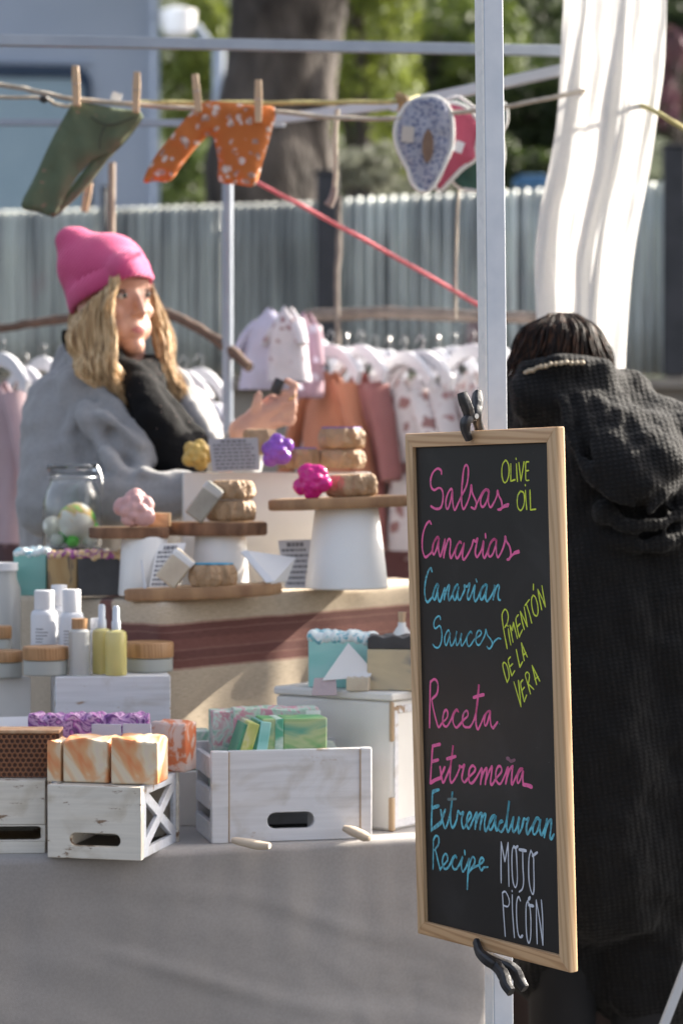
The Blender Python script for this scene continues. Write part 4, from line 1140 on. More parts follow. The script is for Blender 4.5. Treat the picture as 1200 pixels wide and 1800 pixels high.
# striped cloth over a riser
def striped():
    m, n, p, l = nmat('striped_linen')
    tc = n.nodes.new('ShaderNodeTexCoord')
    sp = n.nodes.new('ShaderNodeSeparateXYZ'); l.new(tc.outputs['UV'], sp.inputs[0])
    # the band climbs over the left corner fold
    mn = n.nodes.new('ShaderNodeMath'); mn.operation = 'MINIMUM'; mn.inputs[1].default_value = 0
    sb = n.nodes.new('ShaderNodeMath'); sb.operation = 'SUBTRACT'; sb.inputs[1].default_value = UCORNER
    l.new(sp.outputs[0], sb.inputs[0]); l.new(sb.outputs[0], mn.inputs[0])
    mu = n.nodes.new('ShaderNodeMath'); mu.operation = 'MULTIPLY_ADD'; mu.inputs[1].default_value = -2.3
    l.new(mn.outputs[0], mu.inputs[0])
    nz = tnoise(n, l, tc.outputs['UV'], 14, 3)
    ad = n.nodes.new('ShaderNodeMath'); ad.operation = 'MULTIPLY_ADD'; ad.inputs[1].default_value = .006; l.new(nz, ad.inputs[0]); l.new(sp.outputs[1], ad.inputs[2])
    l.new(ad.outputs[0], mu.inputs[2])
    sc_ = n.nodes.new('ShaderNodeMath'); sc_.operation = 'MULTIPLY'; sc_.inputs[1].default_value = 4.0; l.new(mu.outputs[0], sc_.inputs[0])
    beige, mar, pale = (0.56, 0.46, 0.34), (0.165, 0.066, 0.055), (0.40, 0.25, 0.19)
    st = ramp(n, l, sc_.outputs[0], [(0.0, beige), (.175, pale), (.190, mar), (.235, (.27, .14, .11)), (.245, mar), (.30, (0.21, .085, .068)), (.375, (.25, .12, .095)), (.387, mar), (.45, (.26, .13, .10)), (.46, (0.19, .075, .06)), (.515, pale), (.53, beige)], const=True)
    mp = n.nodes.new('ShaderNodeMapping'); mp.inputs['Scale'].default_value = (60, 900, 1); l.new(tc.outputs['UV'], mp.inputs[0])
    th = tnoise(n, l, mp.outputs[0], 1, 3)
    mp2 = n.nodes.new('ShaderNodeMapping'); mp2.inputs['Scale'].default_value = (900, 60, 1); l.new(tc.outputs['UV'], mp2.inputs[0])
    th2 = tnoise(n, l, mp2.outputs[0], 1, 3)
    a = mixc(n, l, .55, st, ramp(n, l, th, [(.3, (.62, .60, .58)), (.62, (1.25, 1.28, 1.30))]), 'MULTIPLY')
    a = mixc(n, l, .35, a, ramp(n, l, th2, [(.3, (.6, .56, .54)), (.7, (1.1, 1.1, 1.1))]), 'MULTIPLY')
    l.new(a, p.inputs['Base Color']); p.inputs['Roughness'].default_value = .95; p.inputs['Sheen Weight'].default_value = .15
    bumpn(n, l, p, th, .4, .001)
    return m
gl, gc, gr = P(22, 1046, 4.85), P(287, 1058, 4.47), P(760, 1022, 4.86)
gc.z = gc.z
gback = V(gr.x - .35, 5.1, gr.z)
UCORNER = (gl - gc).length
G = thing('striped_cloth', 'beige linen cloth with a maroon stripe over the display riser', 'cloth', V((gl.x + gr.x) / 2, 4.8, TZ))
bm = NB()
def gdisp(s, v, q):
    f = 0.010 * v * math.sin(s * 30 + 2 * noise.noise(V(s * 5, v * 2, 0))) * min(1, abs(s - UCORNER) * 14) + .004 * noise.noise(V(s * 9, v * 5, 2))
    return f * 1.0
drape(bm, [V(gl.x - .02, 5.0, gl.z), gl, gc, gr, V(gr.x - .06, 5.03, gr.z)], .012, TZ + .004, gdisp, step=.01, nv=30, cr=.02)
fin(bm, 'cloth_drape', striped(), G, world=True, angle=180)
GZ = lambda px, py, Y: P(px, py, Y)

# --- generic small things
def card(name, label, pts, thick=.002, m=None, lines=0, cat='card', group='printed price cards', fold=None):
    """a stiff card with the photographed outline pts=(px,py,Y)"""
    q = [P(*p) for p in pts]
    t = thing(name, label, cat, (q[0] + q[1]) / 2, 0, group)
    bm = NB()
    n = (q[1] - q[0]).cross(q[3 if len(q) > 3 else 2] - q[0]).normalized()
    if n.y > 0: n = -n
    a = [bm.verts.new(p) for p in q]; b = [bm.verts.new(p - n * thick) for p in q]
    bm.faces.new(a); bm.faces.new(b[::-1])
    for i in range(len(q)): bm.faces.new((a[i], b[i], b[(i + 1) % len(q)], a[(i + 1) % len(q)]))
    fin(bm, 'paper', m or M_card, t, world=True, smooth=False)
    if lines:
        bm = NB(); rng = random.Random(len(label))
        bl, br, tr_, tl = q
        for k in range(lines):
            v = .90 - .8 * k / max(1, lines - 1)
            u0 = .08 if k else .25; u1 = rng.uniform(.8, .93) if k else .75
            hh_ = .030 if k else .045
            u = u0
            while u < u1:
                du = rng.uniform(.05, .14)
                e = min(u + du, u1)
                def at(x, y): return (bl * (1 - x) + br * x) * (1 - y) + (tl * (1 - x) + tr_ * x) * y + n * .0006
                bm.faces.new([bm.verts.new(at(*p)) for p in ((u, v - hh_), (e, v - hh_), (e, v + hh_), (u, v + hh_))])
                u = e + .025
        tag(fin(bm, 'printed_text', M_ink, t, world=True, smooth=False), kind='stuff')
    return t
def bars(bm, w_, d, h, top=0.0, waves=3, nx=14, ny=5, lean=0.0, seed=0):
    """soap block, base centre at the origin, with a piped wavy top"""
    def f(u, v):
        x = (u - .5) * w_; y = (v - .5) * d
        z = h + top * (math.sin(u * waves * 2 * math.pi + 2 * math.sin(v * 5 + seed)) * .6 + .5 * noise.noise(V(u * 9 + seed, v * 5, seed))) 
        return V(x + lean * z, y, z)
    g_ = asheet(bm, nx, ny, f)
    lo = {}
    def b(i, j):
        if (i, j) not in lo:
            c = g_[i][j].co; lo[(i, j)] = bm.verts.new((c.x - lean * c.z, c.y, 0))
        return lo[(i, j)]
    edge = [(i, 0) for i in range(nx)] + [(nx, j) for j in range(ny)] + [(i, ny) for i in range(nx, 0, -1)] + [(0, j) for j in range(ny, 0, -1)]
    for k in range(len(edge)):
        a_, c_ = edge[k], edge[(k + 1) % len(edge)]
        bm.faces.new((b(*a_), b(*c_), g_[c_[0]][c_[1]], g_[a_[0]][a_[1]]))
    bm.faces.new([b(*e) for e in edge][::-1])
def soap(label, px, py, Y, wpx, dpx, hpx, m, yaw=0, top=0.0, waves=3, z=None, tiltx=0, lean=0, group='handmade soap bars', name='soap_bar', bevel=.003, seed=0):
    s = scal(Y)
    o = P(px, py, Y)
    if z is not None: o.z = z
    t = bpy.data.objects
    bm = NB(); bars(bm, wpx * s, dpx * s, hpx * s, top * s, waves, lean=lean, seed=seed)
    if tiltx: bm.transform(Matrix.Rotation(tiltx, 4, 'Y'))
    ob = fin(bm, name, m, None, angle=50, bevel=bevel)
    ob.location = o; ob.rotation_euler.z = yaw
    return tag(ob, label, 'soap', group)

S_orange = swirl('orange_cream_soap', [(.32, (.72, .20, .06)), (.44, (.72, .38, .18)), (.52, (.74, .62, .44)), (.66, (.70, .56, .50)), (.8, (.68, .55, .16))], 8.5, .9, stretch=(1.2, 1, 1.0))
S_orange2 = swirl('orange_marbled_soap', [(.30, (.62, .13, .04)), (.42, (.55, .18, .08)), (.5, (.62, .47, .42)), (.7, (.60, .50, .47))], 15, 2.2)
S_purple = swirl('purple_swirl_soap', [(.30, (.04, .015, .06)), (.40, (.20, .05, .26)), (.47, (.66, .40, .62)), (.53, (.10, .03, .16)), (.60, (.50, .14, .46)), (.68, (.72, .50, .66)), (.75, (.10, .03, .15))], 20, 3.0)
S_black = mat('charcoal_soap', (.035, .035, .038), (.055, .055, .058), scale=20, rough=.5, bump=.3, bscale=120)
S_green = swirl('green_marbled_soap', [(.30, (.06, .26, .16)), (.43, (.12, .36, .13)), (.53, (.42, .50, .26)), (.62, (.10, .33, .24)), (.75, (.48, .60, .50))], 11, 1.0, stretch=(.6, 1, 1.5))
S_green2 = swirl('green_white_soap', [(.32, (.05, .30, .20)), (.45, (.10, .38, .24)), (.55, (.55, .66, .58)), (.7, (.10, .34, .20))], 13, 1.4, stretch=(1, 1, 1.6))
S_lime = swirl('lime_cream_soap', [(.32, (.30, .40, .06)), (.48, (.55, .55, .20)), (.6, (.60, .60, .50)), (.75, (.16, .38, .26))], 15, 1.8)
S_teal = swirl('teal_layer_soap', [(.33, (.22, .55, .50)), (.45, (.30, .63, .58)), (.58, (.42, .68, .64)), (.72, (.60, .50, .40))], 7, .5, stretch=(.3, .3, 1.8))
S_foam = swirl('white_teal_piping', [(.35, (.75, .78, .76)), (.52, (.66, .76, .76)), (.60, (.05, .38, .48)), (.75, (.70, .74, .72))], 45, 1.5)
S_blackcream = swirl('cream_black_soap', [(.36, (.55, .46, .30)), (.50, (.48, .40, .27)), (.60, (.10, .13, .17)), (.75, (.05, .05, .06))], 10, 1.0, stretch=(.5, .5, 1.3))
S_gold = swirl('gold_purple_piping', [(.34, (.62, .38, .16)), (.48, (.70, .52, .30)), (.55, (.34, .08, .26)), (.72, (.45, .12, .36))], 40, 1.5)
S_wax = mat('beeswax', (.27, .11, .045), (.20, .075, .03), scale=20, rough=.5, bump=.2)
S_waxhole = mat('beeswax_cells', (.085, .03, .014), (.06, .022, .010), rough=.6)
S_cream = mat('cream_soap', (.62, .54, .42), (.52, .43, .33), scale=22, rough=.5, bump=.2)

ztA = TZ + .119
# orange soaps
oo = lambda px, Y: V(P(px, 900, Y).x, Y, ztA)
def onA(label, pxc, Y, wpx, dpx, hpx, m, yaw, **k): 
    return soap(label, pxc, 1378, Y, wpx, dpx, hpx, m, yaw, z=ztA + .0005, **k)
onA('thin orange soap slice at the left of the three on the X sided crate', 108, 4.018, 25, 72, 70, S_orange, R(-14), top=3, waves=1, seed=3)
onA('middle one of the three orange soap bars on the X sided crate', 162, 4.003, 82, 74, 75, S_orange, R(-12), top=6, waves=1.1, seed=5, bevel=.005)
onA('big orange and cream soap bar at the right end of the X sided crate', 246, 3.980, 84, 76, 78, S_orange, R(-10), top=8, waves=.6, seed=8, bevel=.006)
onA('orange marbled soap bar standing behind on the lattice crate', 306, 4.135, 66, 50, 86, S_orange2, R(-20), top=4, waves=.7, seed=2)
bm = NB(); s = scal(4.0)
# purple loaf, price block
zP = ztA + .001
o = P(158, 1346, 4.15); o.z = zP
t = thing('soap_loaf', 'charcoal soap loaf with a purple swirl top behind the orange soaps', 'soap', o, R(2), 'handmade soap bars')
s = scal(4.15)
bm = NB(); bars(bm, 212 * s, 60 * s, 52 * s); fin(bm, 'base', S_black, t, bevel=.002)
bm = NB()
def pf(u, v):
    return V((u - .5) * 212 * s, (v - .5) * 60 * s, 52.3 * s + 45 * s * (1 if 0 < v < 1 else .96) + 5 * s * math.sin(u * 9 * 2 * math.pi + v * 4))
bars(bm, 211 * s, 59.5 * s, 42 * s, 8 * s, 6, nx=60, ny=8); bmesh.ops.translate(bm, verts=bm.verts[:], vec=(0, 0, 52.2 * s)); fin(bm, 'swirl_top', S_purple, t, angle=60, bevel=.002)
t2 = thing('price_block', 'pale lilac folded price tag in front of the purple soap', 'price tag', V(P(214, 1300, 4.09).x, 4.09, zP), R(-6), 'printed price cards')
s = scal(4.09)
M_lilac_card = mat('lilac_card', (.50, .52, .62), (.46, .48, .58), rough=.8, bump=.02)
bm = NB(); abox(bm, (-27 * s, 0, 43 * s), (52 * s, 4 * s, 86 * s)); fin(bm, 'paper', M_lilac_card, t2)
bm = NB(); abox(bm, (27 * s, 3 * s, 43.5 * s), (50 * s, 4 * s, 87 * s)); fin(bm, 'paper', M_lilac_card, t2)
card('price_card', 'cream card leaning behind the honeycomb block', [(-60, 1340, 4.16), (54, 1340, 4.16), (56, 1259, 4.2), (-60, 1262, 4.2)], m=M_paper_white)
# honeycomb block
t = thing('beeswax_block', 'brown honeycomb beeswax block on the slatted crate', 'beeswax', V(P(8, 1370, 4.0).x, 4.015, TZ + hB + .0005), R(0))
s = scal(4.01); ww, dd, h_ = 190 * s, 60 * s, 79 * s
bm = NB(); abox(bm, (0, dd / 2 + .0025, h_ / 2), (ww - .001, dd, h_ - .002)); fin(bm, 'wax_core', S_waxhole, t)
bm = NB(); cr_ = 5.6 * s; dx = cr_ * math.sqrt(3)
nrow = int(h_ / (1.5 * cr_)); ncol = int(ww / dx)
cell_v = {}
def cv(x, y, z):
    k = (round(x * 2e4), round(y * 2e4), round(z * 2e4))
    if k not in cell_v: cell_v[k] = bm.verts.new((x, y, z))
    return cell_v[k]
for j in range(nrow):
    for i in range(ncol):
        cx_ = -ww / 2 + dx * (i + .5 + .5 * (j % 2)); cz_ = cr_ + 1.5 * cr_ * j
        O = [(cx_ + cr_ * math.sin(R(60 * k)), cz_ + cr_ * math.cos(R(60 * k))) for k in range(6)]
        I = [(cx_ + .70 * cr_ * math.sin(R(60 * k)), cz_ + .70 * cr_ * math.cos(R(60 * k))) for k in range(6)]
        for k in range(6):
            k2 = (k + 1) % 6
            bm.faces.new((cv(O[k][0], 0, O[k][1]), cv(O[k2][0], 0, O[k2][1]), cv(I[k2][0], .0006, I[k2][1]), cv(I[k][0], .0006, I[k][1])))
            bm.faces.new((cv(I[k][0], .0006, I[k][1]), cv(I[k2][0], .0006, I[k2][1]), cv(I[k2][0], .0026, I[k2][1]), cv(I[k][0], .0026, I[k][1])))
fin(bm, 'honeycomb_face', S_wax, t, smooth=False, normals=False)
bm = NB(); abox(bm, (0, dd / 2 + .001, h_ + .002), (ww, dd + .002, .006)); fin(bm, 'wax_rim', mat('pale_wax', (.55, .36, .22), (.42, .22, .11), scale=60), t, bevel=.0015)

# soaps inside the middle crate
mD = yawM(yD, oD)
def inD(x, y, w_, d, h, m, label, lean=0, ty=0, top=0, seed=1):
    h -= .052
    bm = NB(); bars(bm, w_, d, h, top, 1.2, seed=seed)
    if ty: bm.transform(Matrix.Rotation(ty, 4, 'Y'))
    ob = fin(bm, 'soap_bar', m, None, angle=50, bevel=.002)
    ob.location = mD @ V(x, y, .062); ob.rotation_euler.z = yD + lean
    return tag(ob, label, 'soap', 'handmade soap bars')
S_dkgreen = swirl('dark_green_soap', [(.32, (.04, .22, .15)), (.48, (.07, .28, .17)), (.6, (.12, .34, .20)), (.75, (.36, .48, .36))], 10, .8)
inD(.019, .050, .013, .072, .197, S_dkgreen, 'thin dark green soap slab leaning leftmost in the middle crate', ty=R(19), seed=11)
inD(.033, .047, .020, .072, .199, S_lime, 'lime yellow soap slab leaning second from the left in the middle crate', ty=R(17), seed=1)
inD(.060, .050, .013, .072, .197, S_dkgreen, 'thin dark green soap slab right of the lime one', ty=R(12), seed=12)
inD(.074, .047, .018, .072, .196, S_teal, 'teal soap slab leaning in the middle of the crate', ty=R(9), seed=2)
inD(.097, .046, .024, .066, .199, S_green, 'narrow marbled green soap bar left of the white striped one', ty=R(2), seed=3)
inD(.117, .045, .014, .066, .199, S_green2, 'thin white striped green soap slab beside the widest one', ty=R(1), seed=13)
inD(.164, .045, .076, .060, .199, S_green, 'widest green soap bar at the right in the middle crate', seed=4, ty=R(.5))
inD(.130, .120, .150, .050, .208, swirl('pink_green_soap', [(.35, (.30, .48, .36)), (.5, (.52, .62, .54)), (.6, (.62, .22, .32)), (.75, (.40, .55, .46))], 26, 2.0), 'pink flecked green soap loaf behind the standing bars', top=.004, seed=6)
inD(.046, .128, .052, .05, .205, swirl('mint_pink_soap', [(.35, (.22, .45, .34)), (.5, (.58, .66, .60)), (.62, (.60, .24, .30)), (.75, (.30, .50, .40))], 30, 2.0), 'mint soap bar with pink flecks inside the middle crate at its left back', seed=7)
plain_box('display_box', 'small white block hidden behind the middle crate', 'box', V(P(312, 900, 4.31).x, 4.29, TZ), R(8), .075, .06, .098, M_warm_white, group='white display boxes')
soap('mint soap bar with pink flecks standing behind the left end of the middle crate', 338, 1300, 4.325, 58, 40, 70, swirl('mint_fleck_soap', [(.35, (.25, .48, .36)), (.5, (.60, .68, .62)), (.62, (.60, .24, .30)), (.75, (.32, .52, .42))], 24, 2.0), R(8), z=TZ + .0985, seed=9)
t = thing('price_card', 'small white tag with grey print standing behind the wide green soap', 'price tag', V(P(547, 1330, 4.2).x, 4.2, TZ + .012), R(8), 'printed price cards')
s = scal(4.2)
bm = NB(); a = [(-13, 100), (13, 100), (17, 156), (-9, 156)]; aprism(bm, [(x * s, (y + 50) * s) for x, y in a], .0015, FRONT); fin(bm, 'paper', M_paper_white, t)
bm = NB()
for k in range(4): abox(bm, ((0 + k * .6) * s, -.0008, (168 + k * 9) * s), (13 * s, .0008, 4 * s))
tag(fin(bm, 'printed_text', M_ink, t), kind='stuff')
bm = NB(); aprism(bm, [(-6 * s, 0), (64 * s, 0), (58 * s, 118 * s), (40 * s, 150 * s), (-4 * s, 165 * s)], .002, FRONT @ Matrix.Translation((0, 0, .006))); fin(bm, 'stand', M_card, t)

# soaps on the tall white box
zE = TZ + h1 + .0005
def onE(label, px, Y, w_, d, h, m, yaw, top=0, waves=3, seed=0):
    return soap(label, px, 1215, Y, w_, d, h, m, yaw, z=zE, top=top, waves=waves, seed=seed)
t = thing('soap_loaf', 'teal and cream soap loaf with white piped top on the tall white box', 'soap', V(P(604, 1215, 4.36).x, 4.36, zE), R(-16), 'handmade soap bars')
s = scal(4.36)
bm = NB(); bars(bm, 112 * s, 62 * s, 82 * s); fin(bm, 'base', S_teal, t, bevel=.002)
bm = NB()
rng = random.Random(2)
for i in range(8):
    for j in range(3):
        aell(bm, ((-50 + i * 14) * s, (-22 + j * 22) * s, (84 + rng.uniform(-1, 5)) * s), (11 * s, 14 * s, 13 * s), sub=2)
organic(bm, 'piped_top', S_foam, t, voxel=.0022, smooth=2, world=False)
t = thing('soap_loaf', 'cream soap loaf with a black top beside the chalkboard frame', 'soap', V(P(712, 1215, 4.30).x, 4.30, zE), R(-8), 'handmade soap bars')
s = scal(4.30)
bm = NB(); bars(bm, 128 * s, 60 * s, 72 * s); fin(bm, 'base', S_blackcream, t, bevel=.002)
bm = NB(); bars(bm, 127 * s, 59 * s, 22 * s, 5 * s, 4, seed=4); bmesh.ops.translate(bm, verts=bm.verts[:], vec=(0, 0, 72.3 * s)); fin(bm, 'black_top', S_black, t, bevel=.002)
onE('small cream soap sample lying before the teal loaf', 630, 4.275, 40, 26, 24, S_cream, R(-10), top=2, seed=5)
card('price_card', 'white folded card leaning on the teal soap loaf', [(566, 1196, 4.285), (650, 1190, 4.275), (655, 1178, 4.28), (612, 1130, 4.30)], m=M_paper_white)
card('price_card', 'mauve card lying at the foot of the teal soap loaf', [(548, 1222, 4.27), (592, 1222, 4.26), (590, 1190, 4.29), (552, 1192, 4.29)], m=mat('mauve_card', (.45, .36, .36), (.40, .31, .31)))
bt = thing('glass_vial', 'small white vial with a cork beside the chalkboard, behind the teal loaf', 'bottle', V(P(706, 1200, 4.44).x, 4.44, zE), 0)
s = scal(4.44)
bm = NB(); alathe(bm, [(0, 0), (14 * s, 0), (15 * s, 5 * s), (15 * s, 88 * s), (7 * s, 100 * s), (7 * s, 106 * s), (0, 106 * s)], 16); fin(bm, 'vial_body', M_pot, bt)
bm = NB(); alathe(bm, [(0, 104 * s), (6 * s, 104 * s), (7 * s, 124 * s), (0, 124 * s)], 12); fin(bm, 'cork', M_peg, bt)

# wooden feet lying at the crates
M_cream_wood = mat('cream_driftwood', (.58, .50, .40), (.48, .38, .28), scale=16, rough=.8, bump=.3)
def driftwood(label, pts, r):
    bm = NB(); q = crom([P(*p) for p in pts], 5)
    n = len(q)
    q = [V(p.x, p.y, max(p.z, TZ + r * .72)) for p in q]
    atube(bm, q, [r * (.45 + .65 * math.sin(math.pi * (.12 + .76 * i / (n - 1)))) for i in range(n)], 10, flat=.75)
    for v in bm.verts: v.co += V(*[.0012 * noise.noise(v.co * 90 + V(k * 9, 0, 0)) for k in range(3)])
    o = fin(bm, 'driftwood', M_cream_wood, None, angle=70)
    return tag(o, label, 'driftwood', 'cream driftwood pieces at the crate')
driftwood('long cream driftwood piece lying under the middle crate', [(408, 1477, 4.04), (432, 1481, 4.035), (458, 1487, 4.03), (474, 1492, 4.025)], .0092)
driftwood('short forked cream driftwood piece at the right corner of the middle crate', [(604, 1455, 4.115), (622, 1462, 4.11), (640, 1470, 4.105), (650, 1474, 4.10)], .0105)

# ------------------------------------------------------------------ cosmetics on the white riser
def on(z, px, Y): return V(P(px, 900, Y).x, Y, z)
zF += .0005
def lathe_thing(name, label, cat, o, parts, group=None, n=26):
    t = thing(name, label, cat, o, 0, group)
    for nm, prof, m in parts:
        bm = NB(); alathe(bm, prof, n); fin(bm, nm, m, t, angle=40)
    return t
M_frost = mat('frosted_glass', (.60, .62, .58), (.56, .58, .54), rough=.35, bump=0); M_frost.node_tree.nodes['Principled BSDF'].inputs['Transmission Weight'].default_value = .35
M_clear = mat('pale_bottle_plastic', (.78, .79, .77), (.74, .75, .73), rough=.2, bump=0); M_clear.node_tree.nodes['Principled BSDF'].inputs['Transmission Weight'].default_value = .6
M_oil = mat('yellow_oil', (.82, .73, .30), (.78, .68, .26), rough=.15, bump=0); M_oil.node_tree.nodes['Principled BSDF'].inputs['Transmission Weight'].default_value = .3
M_label = mat('bottle_label', (.70, .71, .74), (.66, .67, .70), rough=.6, bump=0)
def jar(label, px, Y, r, h, lid, z=None):
    s = scal(Y); r *= s; h *= s; lid *= s
    return lathe_thing('cosmetic_jar', label, 'jar', on(zF if z is None else z, px, Y), [
        ('jar_body', [(0, 0), (r * .94, 0), (r, h * .08), (r, h * .93), (r * .9, h), (0, h)], M_frost),
        ('lid', [(0, h + .0002), (r * 1.02, h + .0002), (r * 1.03, h + lid * .1), (r * 1.03, h + lid * .9), (r * .98, h + lid), (0, h + lid)], M_bamboo)], 'frosted jars with bamboo lids')
jar('frosted jar with bamboo lid in front of the white bottles', 80, 4.345, 39, 27, 23)
jar('frosted jar with bamboo lid right of the yellow bottles', 262, 4.42, 42, 25, 27)
jar('frosted jar with bamboo lid at the left border of the photo', 8, 4.40, 31, 27, 20, z=P(0, 1190, 4.4).z)
jar('taller frosted jar with bamboo lid half hidden at the left border', -2, 4.50, 22, 60, 22, z=P(0, 1190, 4.4).z)
def white_bottle(label, px, Y, r, h, cap, z=None):
    s = scal(Y); r *= s; h *= s; cap *= s
    t = lathe_thing('lotion_bottle', label, 'bottle', on(zF if z is None else z, px, Y), [
        ('bottle_body', [(0, 0), (r * .95, 0), (r, h * .03), (r, h * .90), (r * .9, h * .97), (r * .7, h), (0, h)], M_label),
        ('cap', [(0, h + .0002), (r * .74, h + .0002), (r * .74, h + cap * .95), (r * .68, h + cap), (0, h + cap)], M_white)], 'white lotion bottles')
    bm = NB(); rng = random.Random(int(px))
    for k in range(11):
        zz_ = h * (.16 + .052 * k)
        a0 = -R(90) - .55; a1 = a0 + rng.uniform(.5, 1.1)
        if k in (4, 5): continue
        N = 6
        for q in range(N):
            u0 = a0 + (a1 - a0) * q / N; u1 = a0 + (a1 - a0) * (q + .8) / N
            bm.faces.new([bm.verts.new((1.006 * r * math.cos(a), 1.006 * r * math.sin(a), z_)) for a, z_ in ((u0, zz_), (u1, zz_), (u1, zz_ + h * .018), (u0, zz_ + h * .018))])
    tag(fin(bm, 'printed_text', M_ink, t, smooth=False), kind='stuff')
    return t
white_bottle('white lotion bottle standing leftmost on the riser', 78, 4.43, 24, 108, 34)
white_bottle('white lotion bottle between the other white one and the bamboo capped bottle', 126, 4.41, 22, 105, 40)
white_bottle('white lotion bottle half hidden between the two front white ones', 104, 4.47, 19, 112, 36)
s = scal(4.36)
lathe_thing('clear_bottle', 'clear bottle with a short bamboo cap left of the yellow bottles', 'bottle', on(zF, 140, 4.335), [
    ('bottle_body', [(0, 0), (18 * s, 0), (19 * s, 3 * s), (19 * s, 76 * s), (14 * s, 81 * s), (0, 81 * s)], M_clear),
    ('cap', [(0, 81.2 * s), (14 * s, 81.2 * s), (14 * s, 99 * s), (0, 99 * s)], M_bamboo)])
def oil(label, px, Y, r):
    s = scal(Y); r *= s
    lathe_thing('oil_bottle', label, 'bottle', on(zF, px, Y), [
        ('bottle_body', [(0, 0), (r * .95, 0), (r, 3 * s), (r, 70 * s), (r * .92, 76 * s), (r * .5, 80 * s), (0, 80 * s)], M_oil),
        ('pump', [(0, 80.2 * s), (8 * s, 80.2 * s), (8 * s, 94 * s), (6.4 * s, 96 * s), (6.2 * s, 118 * s), (4 * s, 122 * s), (0, 122 * s)], M_white_metal)], 'yellow oil bottles')
oil('yellow oil bottle with a silver white pump, left one of the pair', 179, 4.37, 17)
oil('yellow oil bottle with a silver white pump, right one nearer the camera', 204, 4.335, 19)
white_bottle('white label bottle partly hidden behind the clear and yellow bottles', 168, 4.44, 12, 72, 20)
lathe_thing('storage_jar', 'tall pale grey jar at the left border behind the bamboo lid jars', 'jar', V(P(6, 900, 4.62).x, 4.62, P(0, 1190, 4.4).z), [
    ('jar_body', [(0, 0), (.033, 0), (.034, .01), (.034, .15), (.026, .17), (.026, .185), (0, .185)], M_clear),
    ('lid', [(0, .1855), (.028, .1855), (.028, .20), (0, .20)], M_white)])
bm = NB(); 

# ------------------------------------------------------------------ upper display on the striped cloth
bm.free()
zt = lambda px: (gc.z + (gr.z - gc.z) * max(0, min(1, (px - 287) / 473)))       # height of the cloth top at a pixel column
def upper(px, Y):  # stands on the cloth; slopes slightly with it
    return V(P(px, 900, Y).x, Y, zt(px) + .0015)
def slab(label, px, py, Y, rpx, th, m2=None, seed=1, sx=1.0, tilt=0.0):
    """round slice of a trunk, top centre at the pixel"""
    s = scal(Y); r = rpx * s; th *= s
    o = P(px, py, Y)
    t = thing('wood_slab', label, 'wood slab', o - V(0, 0, th), 0, 'wooden slabs on the display')
    def rf(a, z): return 1 + .05 * math.sin(3 * a + seed) + .035 * math.sin(7 * a + seed * 2) + .03 * noise.noise(V(math.cos(a) * 4, math.sin(a) * 4, seed))
    bm = NB(); alathe(bm, [(r * .97, .0006), (r * 1.0, th * .15), (r * 1.0, th * .85), (r * .975, th - .0008)], 44, rfun=rf); bm.transform(Matrix.Diagonal((1, sx, 1, 1))); 
    fin(bm, 'bark_rim', m2 or M_bark, t, angle=60)
    bm = NB(); alathe(bm, [(0, 0), (r * .955, 0), (r * .955, th), (0, th)], 44, rfun=rf); bm.transform(Matrix.Diagonal((1, sx, 1, 1))); fin(bm, 'wood_disc', M_slab_top, t, angle=40)
    if tilt: t.rotation_euler.y = tilt
    return t
M_rim_light = mat('slab_cut_rim', (.42, .25, .13), (.24, .13, .07), scale=18, rough=.85, bump=.5, bscale=50, stretch=(1, 1, .3))
def pot(label, px, Y, rt, rb, ptop, pbot):
    s = scal(Y)
    zt_ = P(px, ptop, Y).z; zb = P(px, pbot, Y).z
    h = zt_ - zb
    rt *= s; rb *= s
    return lathe_thing('upturned_pot', label, 'pot', V(P(px, 900, Y).x, Y, zb), [
        ('pot_wall', [(rb * .97, 0), (rb, .003), (rt, h - .002), (rt * .97, h), (0, h)], M_pot)], 'white upturned pots under the slabs', n=40)
# pots standing on the cloth
pot('narrow white upturned pot under the slab with the pink flower soap', 254, 4.62, 40, 46, 943, 1046)
pot('white upturned pot under the slab with the stacked kraft packages', 387, 4.68, 44, 52, 936, 1048)
pot('largest white upturned pot under the slab with the magenta soap', 609, 4.66, 55, 73, 889, 1034)
slab('dark slab on the narrow pot carrying the pink flower soap', 226, 926, 4.62, 70, 20, seed=2, sx=.7)
slab('dark slab in the middle carrying two kraft packages', 384, 917, 4.68, 90, 24, seed=5, sx=.7)
slab('large slab on the biggest pot carrying the magenta flower soap', 592, 874, 4.66, 122, 20, M_rim_light, seed=8, sx=.7, tilt=R(-2.0))
slab('low light brown slab lying on the striped cloth', 362, 1029, 4.53, 134, 22, M_rim_light, seed=12, sx=.42, tilt=R(-2.6))
